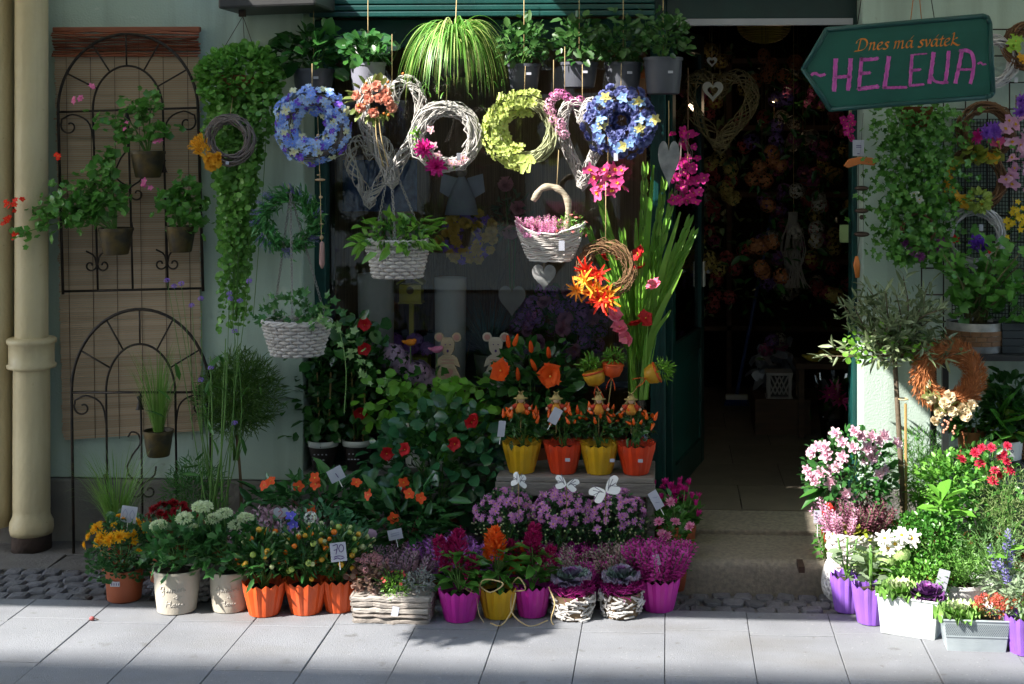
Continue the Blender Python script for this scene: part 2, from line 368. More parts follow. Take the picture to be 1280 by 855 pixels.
def plume(m, n=90):
    """feathery celosia plume pointing up +Z, height 1"""
    b = MB(); z = rng.random(n) ** .8; r = .22 * (1 - z) ** .7 * (1 + .4 * rng.random(n)) + .02; a = rng.uniform(0, 2 * PI, n)
    P = np.stack([r * np.cos(a), r * np.sin(a), z * .9], 1); D = np.stack([np.cos(a), np.sin(a), np.full(n, 1.1)], 1) + rng.normal(0, .25, (n, 3))
    b.inst(LEAF, frames(D, .22 * rng.uniform(.7, 1.2, n), None, .8), P); return b.mesh('flower', m, True)
def spike_t(n=36, h=1.0, r=.15, m=0):
    """one heather spike: bells crowded round a stem, height 1"""
    b = MB(); tube(b, [(0, 0, 0), (.01, 0, h * .5), (0, .01, h)], .012, 3, 1)
    z = np.linspace(.25, 1, n) * h; a = np.arange(n) * 2.4; P = np.stack([.02 * np.cos(a), .02 * np.sin(a), z], 1)
    D = np.stack([np.cos(a), np.sin(a), np.full(n, .7)], 1); L = r * (1.25 - .65 * z / h); b.inst(NEEDLE, frames(D, L, L * .62, .5), P, m); return b.tmpl()
SPIKE = spike_t()
def spikes(root, B, D, H, mats, name='flower_spike'):
    b = MB(); Dn = unit(np.asarray(D)); F = frames(Dn, H, H, .5); M = np.stack([F[..., 1], F[..., 2], F[..., 0]], -1)
    b.inst(SPIKE, M, B); return obj(name, b, mats, root, True, 'stuff')

# ---------------------------------------------------------------- pots, baskets, wreaths, tags
def pot(root, m, rt, rb, h, rim=.0, wall=.004, n=32, soil=True, lip=.012, sq=1.0):
    b = MB(); pr = [(rb * .92, 0), (rb, .004), (rb + (rt - rb) * .5, h * .5), (rt - rim, h - lip)]
    if rim: pr += [(rt, h - lip), (rt, h)]
    else: pr += [(rt, h)]
    pr += [(rt - wall - rim * .3, h), (rt - wall * 1.5 - rim, h - .02)]
    lathe(b, pr, n, sq=sq); o = obj('pot', b, m, root, True)
    md = o.modifiers.new('edge', 'EDGE_SPLIT'); md.split_angle = math.radians(40)
    if soil: soil_disc(root, (rt - wall * 2 - rim) * .97, h - .014, sq)
    return o
def soil_disc(root, r, z, sq=1.0):
    b = MB(); n = 18; v = [(0, 0, z + .006)] + [(r * k / 2 * math.cos(a), sq * r * k / 2 * math.sin(a), z + rng.normal(0, .002)) for k in (1, 2) for a in np.arange(n) * 2 * PI / n]
    f = [(0, 1 + i, 1 + (i + 1) % n) for i in range(n)] + [(1 + i, 1 + n + i, 1 + n + (i + 1) % n, 1 + (i + 1) % n) for i in range(n)]
    b.add(v, f); return obj('soil', b, SOIL, root, True)
def pleated(root, m, rt, rb, h, n=14, zig=.014, amp=.055):
    b = MB(); N = n * 4
    def fr(R, Z, th):
        tri = np.abs(((th * n / (2 * PI)) % 1) - .5) * 4 - 1
        k = np.clip(Z / h, 0, 1); R = R * (1 + amp * (.35 + .65 * k) * tri); Z = np.where(Z >= h - .0185, Z + zig * tri * .5, Z); return R, Z
    lathe(b, [(rb * .9, 0), (rb, .003), (rb + (rt - rb) * .3, h * .27), (rb + (rt - rb) * .62, h * .58), (rt * .97, h * .82), (rt, h), (rt - .004, h), (rt - .008, h - .018), (rt * .8, h * .6)], N, fr=fr)
    o = obj('pot', b, m, root, False); soil_disc(root, rt * .84, h - .022); return o
def wicker(root, m, rt, rb, h, sq=1.0, rows=9, st=18, name='basket', z0=0, sup=1.0, rimr=1.25, handle=None):
    b = MB(); st = int(st * 1.3) // 2 * 2; rows = rows + 1; nt_ = st * 4; th = np.arange(nt_) * 2 * PI / nt_; tr = h / rows / 2
    cx, sx = np.cos(th), np.sin(th)
    if sup != 1: cx = np.sign(cx) * np.abs(cx) ** sup; sx = np.sign(sx) * np.abs(sx) ** sup
    for i in range(rows):
        q = (i + .5) / rows; R = rb + (rt - rb) * q; w = tr * 1.15 * np.sin(st / 2 * th + PI * (i % 2)) + rng.normal(0, tr * .12, nt_)
        tube(b, np.stack([(R + w) * cx, (R + w) * sx * sq, np.full(nt_, z0 + q * h) + rng.normal(0, tr * .1, nt_)], 1), tr * 1.02, 5, closed=True)
    for i in range(3):
        ph = i * 2.1; tube(b, np.stack([(rt + tr * .8 * np.cos(9 * th + ph)) * cx, (rt + tr * .8 * np.cos(9 * th + ph)) * sx * sq, z0 + h + tr * .8 * np.sin(9 * th + ph)], 1), tr * .8, 5, closed=True)
    for k in range(st):
        a = (k + .5) * 2 * PI / st; c, s = math.cos(a), math.sin(a)
        if sup != 1: c = math.copysign(abs(c) ** sup, c); s = math.copysign(abs(s) ** sup, s)
        tube(b, [(rb * c, rb * s * sq, z0), (rt * c, rt * s * sq, z0 + h)], tr * .7, 4)
    pr = MB(); lathe(pr, [(rb * .97, z0), (rb * .98, z0 + .002), (rt * .97, z0 + h * .96)], 24, sq=sq)
    o = obj(name, b, m, root, True); return o
def wreath(root, m, R, r, n=36, th=.0035, name='ring', span=(2.5, 5), messy=.3, flat=.8):
    """twigs wound round a ring standing in the x,z plane"""
    b = MB()
    for i in range(n):
        a0 = rng.uniform(0, 2 * PI); L = rng.uniform(*span); k = int(L * 5) + 3; a = a0 + np.linspace(0, L, k) * rng.choice([-1, 1])
        ph = rng.uniform(0, 2 * PI) + np.linspace(0, L, k) * rng.uniform(.5, 1.6); rr = r * math.sqrt(rng.uniform(.15, 1)) * (1 + messy * rng.normal(0, .3, k))
        q = R + rr * np.cos(ph); tube(b, np.stack([q * np.cos(a), rr * np.sin(ph) * flat, q * np.sin(a)], 1), th * rng.uniform(.6, 1.2) * np.linspace(1.1, .6, k), 4)
    return obj(name, b, m, root, True, 'stuff')
def torus_pts(n, R, r, a0=0, a1=2 * PI, front=True):
    a = rng.uniform(a0, a1, n); ph = rng.uniform(-1.9, 1.9, n) if front else rng.uniform(0, 2 * PI, n)
    # ph measured from the outward front direction
    q = R + r * np.sin(ph) ; P = np.stack([q * np.cos(a), -r * np.cos(ph), q * np.sin(a)], 1)
    N = np.stack([np.sin(ph) * np.cos(a), -np.cos(ph), np.sin(ph) * np.sin(a)], 1); return P, unit(N + rng.normal(0, .25, N.shape))
def even_torus(n, R, r, rows=3, a0=0, a1=2 * PI, jit=.12):
    P = []; N = []
    for k in range(rows):
        ph0 = (k - (rows - 1) / 2) * 1.15 if rows > 1 else 0; mm = max(3, int(n / rows))
        for i in range(mm):
            a = a0 + (a1 - a0) * (i + .5 * (k % 2) + rng.normal(0, jit)) / mm; ph = ph0 + rng.normal(0, .15)
            q = R + r * math.sin(ph); q += rng.normal(0, r * .16); P.append((q * math.cos(a), -r * math.cos(ph) + rng.normal(0, r * .12), q * math.sin(a))); N.append((math.sin(ph) * math.cos(a), -math.cos(ph) - .3, math.sin(ph) * math.sin(a)))
    return np.array(P), unit(np.array(N) + rng.normal(0, .18, (len(N), 3)))
def heart_outline(w, h, n=40):
    t = np.linspace(0, 2 * PI, n, endpoint=False); x = 16 * np.sin(t) ** 3; y = 13 * np.cos(t) - 5 * np.cos(2 * t) - 2 * np.cos(3 * t) - np.cos(4 * t)
    return np.stack([x / 32 * w, (y + 2.5) / 29 * h], 1)
def chain(root, a, b_, ll=.016, r=.0016, m=None, name='chain'):
    a = np.array(a, float); b_ = np.array(b_, float); L = np.linalg.norm(b_ - a); n = max(2, int(L / (ll * .72))); d = (b_ - a) / L
    s = unit(np.cross(d, (.3, 1, .2))); u = np.cross(d, s); mb = MB(); th = np.arange(8) * 2 * PI / 8
    for i in range(n):
        c = a + d * L * (i + .5) / n; v = s if i % 2 else u
        tube(mb, c + np.outer(np.cos(th), d) * ll / 2 + np.outer(np.sin(th), v) * ll * .28, r, 4, closed=True)
    return obj(name, mb, m or STEEL, root, True)
def cord(root, pts, r=.0012, m=None, name='cord'):
    b = MB(); tube(b, pts, r, 4); return obj(name, b, m or RAFFIA, root, True)
def card(name, label, px, py, Y, w, h, roll=0, yaw=0, text=None, ink=None, stick=0, group='price cards stuck among the plants', mcard=None):
    """a price card on a stick; w, h in photo pixels"""
    s = sc(Y); r = T(name, label, 'price card', at(px, py, Y), group); r.rotation_euler = (0, roll, yaw)
    b = MB(); box2(b, (-w * s / 2, -.0006, -h * s / 2), (w * s / 2, .0006, h * s / 2)); obj('card_face', b, mcard or PAPER, r)
    if text:
        b = MB()
        for st in text: stroke(b, [(x * w * s, z * h * s) for x, z in (curve(st, 10) if len(st) > 2 else st)], .0028, -.0008)
        obj('writing', b, ink or INK, r)
    if stick:
        b = MB(); tube(b, [(0, .002, -h * s / 2 + .01), (0, .004, -h * s / 2 - stick)], .0015, 4); obj('stick', b, WHITE, r)
    return r
# ================================================================ THE SETTING
XL = at(379, 500, 0).x; XR = at(1078, 500, 0).x          # edges of the rendered wall either side of the shop front
REC = .24                                                 # depth of the recess that holds window and door
WX = at(822, 400, REC).x                                  # post between window and door
RENDER = mat('pale_green_render', (.46, .57, .50), (.40, .51, .45), rough=.85, scale=2.2, bump=.25, bscale=120, detail=8, streak=((9, 9, .7), (.24, .28, .23), .7), spots=[(7, .14, (.62, .66, .60), .7), (11, .12, (.25, .25, .2), .6)])
PLINTH = mat('grey_plinth', (.20, .19, .17), (.13, .125, .12), rough=.9, scale=5, bump=.4, bscale=80, spots=[(9, .3, (.09, .08, .07), .6)])
TEAL = mat('teal_paint', (.005, .064, .057), (.004, .046, .042), rough=.4, scale=9, bump=.1, bscale=40)
TEALD = mat('dark_teal_paint', (.004, .045, .04), (.003, .03, .028), rough=.35, scale=9, bump=.1, bscale=40)
STONE = mat('pavement_slab_concrete', (.228, .236, .256), (.172, .178, .196), rough=.85, scale=3, vary=.2, bump=.35, bscale=260, detail=10, world=True, spots=[(6, .2, (.10, .098, .095), .8), (17, .22, (.12, .115, .11), .8), (70, .35, (.13, .13, .13), .7), (55, .3, (.36, .36, .35), .6)], streak=((1.6, 3.5, 2), (.15, .145, .14), .8))
COB = mat('cobble_basalt', (.15, .15, .168), (.08, .08, .09), rough=.75, scale=30, vary=.6, bump=.6, bscale=90)
GRANITE = mat('step_granite', (.28, .24, .185), (.17, .15, .12), rough=.8, scale=60, bump=.35, bscale=160, detail=8, streak=((3, 3, 9), (.13, .11, .09), .6))
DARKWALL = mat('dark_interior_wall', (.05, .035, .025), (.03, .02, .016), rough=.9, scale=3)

g = MB(); g.add([(-60, -60, -.05), (60, -60, -.05), (60, 60, -.05), (-60, 60, -.05)], [(0, 1, 2, 3)])
o = obj('ground', g, mat('ground_dirt', (.10, .10, .09), rough=.95), kind='structure')
g = MB(); g.add([(-30, -9, -.046), (30, -9, -.046), (30, -2.6, -.046), (-30, -2.6, -.046)], [(0, 1, 2, 3)])
obj('road', g, mat('asphalt', (.05, .05, .052), (.035, .035, .037), rough=.9, scale=60, bump=.4), kind='structure')
g = MB(); g.add([(-30, -2.6, -.015), (30, -2.6, -.015), (30, .3, -.015), (-30, .3, -.015)], [(0, 1, 2, 3)])
pav = obj('pavement', g, mat('joint_sand', (.16, .15, .14), (.10, .095, .09), rough=.95, scale=40, bump=.5), kind='structure')
def slab_mesh(w, l, h=.045, e=.0016):
    b = MB(); x, y = w / 2, l / 2
    v = [(sx * (x - k), sy * (y - k), z) for k, z in ((0, -h), (0, -e), (e, 0)) for sx, sy in ((-1, -1), (1, -1), (1, 1), (-1, 1))]
    f = [(8, 9, 10, 11)] + [(a + i, a + (i + 1) % 4, a + 4 + (i + 1) % 4, a + 4 + i) for a in (0, 4) for i in range(4)]
    b.add(v, f); return b.mesh('slab', STONE)
KERB = -.775; SW = .288
SLABS = {l: slab_mesh(SW - .0026, l - .0035) for l in (.42, .20, .235, .30)}
for k in range(-11, 8):
    x = -.01 + SW * (k + .5); y = KERB; first = .235 if k % 2 else .20
    for j in range(5):
        l = first if j == 0 else .42 if j < 4 else .30
        if k < -9 and j > 1: continue
        o = link('slab', SLABS[l], pav, (x, y - l / 2, rng.normal(0, .0012))); o.rotation_euler = (rng.normal(0, .002), rng.normal(0, .002), 0); y -= l
# cobbles between the slabs and the wall, only where the plants leave them in view
CM = []
for i in range(6):
    b = MB(); n = 8; w, l = .0345, .0325; C8 = np.array([(1, -.72), (1, .72), (.72, 1), (-.72, 1), (-1, .72), (-1, -.72), (-.72, -1), (.72, -1)]) * (1 + rng.normal(0, .05, (8, 2))); a = np.arctan2(C8[:, 1], C8[:, 0]); sq = np.hypot(C8[:, 0], C8[:, 1])
    v = [(w * s * q * math.cos(t), l * s * q * math.sin(t), z + rng.normal(0, .0012)) for s, z in ((1, -.04), (1, -.009), (.93, -.002), (.6, .001)) for t, q in zip(a, sq)]
    f = [(r * n + i_, r * n + (i_ + 1) % n, (r + 1) * n + (i_ + 1) % n, (r + 1) * n + i_) for r in range(3) for i_ in range(n)] + [tuple(range(24, 32))]
    b.add(v, f); CM.append(b.mesh('cobble', COB, False))
def cobbles(x0, x1, y0, y1):
    y = y1; r = 0
    while y < y0:
        x = x0 + (r % 2) * .04
        while x < x1:
            o = link('cobble', CM[rng.integers(6)], pav, (x + rng.normal(0, .003), y + .037 + rng.normal(0, .004), -.002 + rng.normal(0, .003)))
            o.rotation_euler = (rng.normal(0, .05), rng.normal(0, .05), rng.normal(0, .08) + rng.integers(4) * PI / 2); o.scale = (rng.uniform(.95, 1.12), rng.uniform(.95, 1.05), 1)
            x += .079
        y += .075; r += 1
cobbles(-2.72, -1.50, -.42, KERB + .005)
cobbles(-.04, .66, -.56, KERB + .005)
cobbles(.66, 1.0, -.5, KERB + .005)
SL2 = slab_mesh(.36, .19); SL2.materials[0] = mat('flagstone_dark', (.15, .14, .135), (.09, .085, .08), rough=.85, scale=12, vary=.4, bump=.5, bscale=70)
for i in range(4):
    for j in range(2):
        o = link('slab', SL2, pav, (-2.62 + .365 * i + .1 * j, -.315 + .195 * j, -.004 + rng.normal(0, .003))); o.rotation_euler = (rng.normal(0, .01), rng.normal(0, .01), rng.normal(0, .015))

# ---- the shop building
shop = T('flower_shop', 'pale green flower shop front with a dark teal window frame and open doorway', 'shop', (0, 0, 0))
def part(name, boxes, m, bevel=0, parent=shop, smooth=False):
    b = MB()
    for a, c in boxes: box2(b, a, c)
    return obj(name, b, m, parent, smooth, bevel=bevel)
part('wall', [((-4.2, 0, .26), (XL, REC + .06, 4.2)), ((XR, 0, .26), (3.4, REC + .06, 4.2)), ((XL, .02, 2.32), (XR, REC + .06, 4.2))], RENDER, .006)
part('plinth', [((-4.2, -.018, -.03), (XL - .004, .2, .257))], PLINTH, .008); part('plinth', [((XR + .004, -.018, -.03), (3.4, .2, .257))], PLINTH, .008)
part('roof_cornice', [((-4.2, -.12, 4.2), (3.4, .3, 4.4))], RENDER)
LX0 = at(1062, 400, REC).x
ZT = 2.20
part('window_frame', [((XL, REC - .05, .36), (XL + .05, REC + .03, ZT)), ((XL + .05, REC - .05, .30), (WX - .03, REC + .03, .36)), ((XL + .05, REC - .05, ZT - .12), (WX - .03, REC + .03, ZT))], TEAL, .004)
part('door_post', [((WX - .03, REC - .09, .12), (WX + .035, REC + .05, ZT)), ((LX0, REC - .07, .12), (LX0 + .05, REC + .05, ZT))], TEAL, .004)
part('post_moulding', [((WX - .012, REC - .098, .12), (WX + .004, REC - .09, ZT)), ((WX + .018, REC - .098, .12), (WX + .026, REC - .09, ZT)), ((LX0 + .018, REC - .078, .12), (LX0 + .028, REC - .07, ZT))], TEALD)
part('door_lintel', [((WX + .035, REC - .07, 2.195), (XR, REC + .05, 2.32)), ((WX - .03, REC - .075, 2.20), (WX + .035, REC + .05, 2.32))], TEALD, .004)
part('shutter_rail', [((WX + .04, REC - .11, 2.165), (LX0 + .0, REC - .072, 2.193)), ((LX0 - .018, REC - .11, 1.95), (LX0 - .001, REC - .075, 2.163))], mat('grey_aluminium', (.42, .42, .45), (.36, .36, .4), rough=.4, metal=.4))
b = MB(); box2(b, (XL + .05, REC + .002, .36), (WX - .03, REC + .006, ZT - .12)); obj('pane', b, glass_mat('window_glass', (.99, .99, .99)), shop)
part('window_sill', [((XL, -.03, -.03), (WX - .03, REC + .28, .298))], PLINTH, .006)
for i in range(5):
    z = 2.195 + i * .026; b = MB(); box2(b, (XL + .03, -.02, z), (WX - .01, .03, z + .022)); obj('slat', b, TEAL, shop, bevel=.004)
b = MB(); prism(b, [(at(276, 5, -.3).x, 2.203), (at(398, 5, -.3).x, 2.215), (at(398, 5, -.3).x, 2.32), (at(276, 5, -.3).x, 2.32)], -.34, -.004); obj('awning_box', b, mat('awning_box_grey', (.055, .055, .055), (.04, .04, .04), rough=.5, metal=.2), shop, bevel=.01)
# step and threshold
def rough_block(a, c, n=(26, 12, 5), amp=.006):
    """granite block: rounded and pitted"""
    b = MB(); a = np.array(a); c = np.array(c); s = c - a
    def face(u, v, w, nu, nv, side):
        U, V = np.meshgrid(np.linspace(0, 1, nu + 1), np.linspace(0, 1, nv + 1), indexing='ij'); p = np.zeros(U.shape + (3,)); p[..., u] = U; p[..., v] = V; p[..., w] = side
        p = a + p * s
        i = np.arange(nu)[:, None] * (nv + 1) + np.arange(nv)[None]; f = np.stack([i, i + 1, i + nv + 2, i + nv + 1], -1).reshape(-1, 4); b.arr(p.reshape(-1, 3), f)
    face(0, 1, 2, n[0], n[1], 1); face(0, 2, 1, n[0], n[2], 0); face(1, 2, 0, n[1], n[2], 0); face(1, 2, 0, n[1], n[2], 1)
    P = np.concatenate(b.V); e = np.minimum(np.abs(P[:, 1] - a[1]), np.abs(c[2] - P[:, 2])); ed = np.exp(-((P[:, 1] - a[1]) + (c[2] - P[:, 2])) / .016)
    P[:, 2] -= .012 * ed; P[:, 1] += .010 * ed
    nz = np.sin(P[:, 0] * 37 + P[:, 2] * 51) * np.sin(P[:, 1] * 43 + P[:, 0] * 11) + .6 * np.sin(P[:, 0] * 91 + P[:, 1] * 77 + P[:, 2] * 83)
    P += (nz * amp * .5)[:, None] * np.array((0, -.6, .6)); b.V = [P]; return b
SX0, SX1 = at(836, 700, -.5).x, at(1046, 700, -.5).x
step = obj('step', rough_block((SX0, -.55, -.03), (SX1, -.2, .118), (60, 24, 8), .003), GRANITE, shop, True)
b = MB(); p = gnd(1001, 706, .118); box2(b, (p.x - .011, p.y - .04, .1), (p.x + .011, p.y + .055, .1225)); obj('step_drain_slot', b, mat('rust_dark', (.05, .025, .015), rough=.9), step)
part('threshold', [((WX + .04, -.198, -.03), (LX0 - .002, .10, .138))], GRANITE, .008)
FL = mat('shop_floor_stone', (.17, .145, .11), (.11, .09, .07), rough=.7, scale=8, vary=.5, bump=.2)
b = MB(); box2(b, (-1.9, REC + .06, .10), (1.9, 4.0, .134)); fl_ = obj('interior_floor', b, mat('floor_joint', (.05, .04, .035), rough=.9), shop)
FT = MB(); box(FT, (0, 0, 0), (.415, .415, .012)); FTm = FT.mesh('tile', FL)
for i in range(4):
    for j in range(7):
        o = link('tile', FTm, shop, (-.12 + .42 * i + .21 * (j % 2) - .2, .10 + .21 + .42 * j, .134)); 
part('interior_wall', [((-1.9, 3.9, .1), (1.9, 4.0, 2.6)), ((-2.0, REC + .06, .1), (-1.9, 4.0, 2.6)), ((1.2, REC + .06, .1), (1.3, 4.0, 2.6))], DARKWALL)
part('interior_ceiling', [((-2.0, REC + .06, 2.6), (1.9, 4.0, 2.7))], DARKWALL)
part('window_backdrop', [((XL - .1, 1.0, .134), (WX - .06, 1.03, 2.4))], mat('brown_reed_screen', (.32, .22, .13), (.17, .11, .07), rough=.9, scale=60, stretch=(3, 3, .05)))
# open door leaf, swung inwards on its left post
dl = T('open_door', 'narrow dark teal glazed door standing open inside the left door post', 'door', (WX + .045, REC + .06, .138), rz=math.radians(78))
def leafbox(name, bx, m): 
    b = MB()
    for a, c in bx: box2(b, a, c)
    return obj(name, b, m, dl, bevel=.003)
DW = .74
leafbox('stile', [((0, -.02, 0), (.07, .02, 2.04)), ((DW - .07, -.02, 0), (DW, .02, 2.04))], TEALD)
leafbox('rail', [((.07, -.019, 0), (DW - .07, .019, .12)), ((.07, -.019, .55), (DW - .07, .019, .65)), ((.07, -.019, 1.95), (DW - .07, .019, 2.04))], TEALD)
leafbox('lower_panel', [((.07, -.008, .12), (DW - .07, .008, .55))], TEAL)
leafbox('pane', [((.07, -.003, .65), (DW - .07, .003, 1.95))], glass_mat('door_glass', (.8, .85, .82)))
h = leafbox('handle_plate', [((DW - .05, -.03, .84), (DW - .015, -.0205, .96))], WHITE)
b = MB(); tube(b, curve([(DW - .03, -.03, .92), (DW - .03, -.06, .92), (DW - .13, -.062, .92)], 8), .008, 6); obj('handle', b, STEEL, h)
# small white switch plate hung on the door post edge
p = at(1069, 222, REC - .07)

# ---- awnings above the picture and the house across the street (they cast the shade)
def awning(label, x0, x1, x1f, x0f, y1=-2.38):
    r = T('awning', label, 'awning', ((x0 + x1) / 2, -.05, 2.62), 'cream canvas awnings over the shop front'); cx, cy, cz = r.location
    b = MB(); prof = [(x0, -.05, 2.62), (x1, -.05, 2.62), (x1, -.95, 2.55), (x1f, -1.02, 2.545), (x1f, y1, 2.47), (x0f, y1, 2.47), (x0f, -1.65, 2.51), (x0, -1.35, 2.53)]
    v = [(x - cx, y - cy, z - cz) for x, y, z in prof] + [(x - cx, y - cy, z - cz + .006) for x, y, z in prof]
    b.add(v, [tuple(range(7, -1, -1)), tuple(range(8, 16))] + [(i, (i + 1) % 8, 8 + (i + 1) % 8, 8 + i) for i in range(8)]); obj('canvas', b, mat('awning_canvas', (.62, .62, .56), (.56, .56, .5), rough=.9, transl=.42), r)
    b = MB(); tube(b, [(x0f - cx, y1 - cy, -.14), (x1f - cx, y1 - cy, -.14)], .025, 8); obj('front_bar', b, STEEL, r)
    b = MB(); tube(b, [(x0 - cx, 0, -.04), (x1 - cx, 0, -.04)], .04, 8); obj('roller', b, STEEL, r)
    return r
awning('long cream awning stretched out over the left part of the shop front', -5.2, -1.98, -1.66, -5.2)
awning('shorter cream awning stretched out over the doorway', -.80, 3.2, 3.2, -.50)
hb = T('shadow_basket', 'leafy round basket added out of view to cast a round paving shadow', 'hanging basket', (-2.80, -2.42, 2.30))  # unseen basket, added only to throw the rounded shadow on the slabs
bush(hb, (0, 0, 0), (.19, .14, .12), 700, LEAFW, G_MID, .05, .5, -1, stems=0)
b = MB(); lathe(b, [(.01, -.10), (.10, -.06), (.13, 0)], 16); obj('basket', b, WOODSTEM, hb); cord(hb, [(0, 0, .05), (0, .04, .2)], .004)
hs = T('townhouse', 'cream townhouse across the street opposite the flower shop', 'house', (0, -10, 0))
HM = mat('cream_render', (.62, .56, .44), (.55, .5, .4), rough=.85, scale=2)
part('wall', [((-16, -3, 0), (16, 0.6, 12.72))], HM, parent=hs); b = MB()
b.add([(-16, .7, 12.72), (16, .7, 12.72), (16, -3, 14.6), (-16, -3, 14.6), (16, -3, 12.72), (-16, -3, 12.72)], [(0, 1, 2, 3), (1, 4, 2), (0, 3, 5), (0, 5, 4, 1), (3, 2, 4, 5)]); obj('roof', b, mat('roof_tile', (.3, .1, .06), rough=.8), hs)
wb = MB(); box(wb, (0, 0, 0), (1.05, .06, 1.7)); wm = wb.mesh('window', glass_mat('far_glass') if False else mat('far_window_glass', (.03, .035, .04), rough=.08))
for i in range(-7, 8):
    for zf in (1.6, 4.8, 8.0, 11.2): o = link('window', wm, hs, (i * 2.1, .62, zf))

# ---- drainpipes
CREAM = mat('cream_pipe_paint', (.62, .53, .33), (.54, .45, .27), rough=.5, scale=4, bump=.3, bscale=45, detail=8, spots=[(22, .10, (.20, .11, .05), .8), (9, .12, (.42, .33, .18), .7)], streak=((14, 14, 1.1), (.36, .29, .17), .6))
def drainpipe(label, px0, px1, Y, zb, collar):
    s = sc(Y); r_ = (px1 - px0) * s / 2; p = at((px0 + px1) / 2, 400, Y); t = T('drainpipe', label, 'drainpipe', (p.x, p.y, zb), 'cream drainpipes on the wall')
    b = MB(); lathe(b, [(r_ * 1.25, 0), (r_ * 1.32, .02), (r_ * 1.3, .05), (r_ * 1.12, .075), (r_ * 1.1, .1)] if collar else [(r_, 0), (r_, .1)], 28); lathe(b, [(r_ * 1.12, .1), (r_ * 1.1, .6), (r_ * 1.06, .80)] if collar else [(r_, .1), (r_ * .98, .8)], 28, cap=False)
    lathe(b, [(r_, .8), (r_ * .98, 4 - zb)], 28, cap=False); obj('pipe', b, CREAM, t, True)
    if collar:
        z = at(0, 440, Y).z - zb; b = MB(); lathe(b, [(r_ * 1.1, z - .07), (r_ * 1.45, z - .062), (r_ * 1.5, z - .05), (r_ * 1.36, z - .044), (r_ * 1.36, z + .034), (r_ * 1.48, z + .04), (r_ * 1.5, z + .054), (r_ * 1.4, z + .06), (r_, z + .064)], 28, cap=False); obj('collar', b, CREAM, t, True)
        b = MB(); lathe(b, [(r_ * 1.22, -zb - .03), (r_ * 1.2, 0)], 24); obj('iron_shoe', b, mat('rust', (.07, .045, .035), (.04, .025, .02), rough=.9, scale=20, bump=.5), t, True)
drainpipe('cream drainpipe with a ringed collar left of the bamboo blind', 19, 60, -.13, .06, True)
drainpipe('cream drainpipe at the far left edge, without a collar in view', -40, 17, -.10, .085, False)

# ---- bamboo blind
p0 = at(70, 38, -.02); p1 = at(250, 555, -.02); bw = p1.x - p0.x; bh = p0.z - p1.z
bl = T('bamboo_blind', 'hanging bamboo blind with a red-brown bundle of slats along its top', 'blind', (p0.x, -.025, p0.z))
BAM = mat('bamboo', (.53, .40, .28), (.36, .26, .17), rough=.6, vary=.8, scale=20, stretch=(2, 2, 40))
BAMR = mat('bamboo_red', (.28, .085, .04), (.14, .04, .02), rough=.55, vary=.8, scale=20)
b = MB(); n = 175
for i in range(n):
    q = i / (n - 1); z = -.10 - (bh - .10) * q; x0 = .035 * q - .004 + rng.normal(0, .0025); x1 = bw * (1 + .01 * q) - .0 + rng.normal(0, .003); zz = .03 * q ** 2
    box(b, ((x0 + x1) / 2, rng.normal(0, .0012), z + zz * .5), (x1 - x0, .003, .0078)); v = b.V[-1]; v[:, 2] += zz * (v[:, 0] - x0) / bw * 1.6 
obj('slat', b, BAM, bl, kind='stuff')
b = MB()
for i in range(15):
    z = -.004 - i * .0075; xa = -.004 + rng.normal(0, .003); xb = bw + .002 + rng.normal(0, .004); k = 8
    tube(b, np.stack([np.linspace(xa, xb, k), -.016 - .012 * math.sin(i * .5) + rng.normal(0, .002, k), z + rng.normal(0, .0025, k)], 1), .0036, 4)
obj('slat_bundle', b, BAMR, bl, kind='stuff')
b = MB(); box2(b, (-.006, -.018, -.008), (bw + .005, .008, .012)); obj('head_rail', b, BAMR, bl, bevel=.003)
for i in range(6):
    x = bw * (.08 + .168 * i); cord(bl, [(x, -.012, 0), (x + .008, -.0055, -bh * .5), (x + .02, -.0055, -bh + .02)], .0012, mat('cord_brown', (.08, .05, .035), rough=.9))
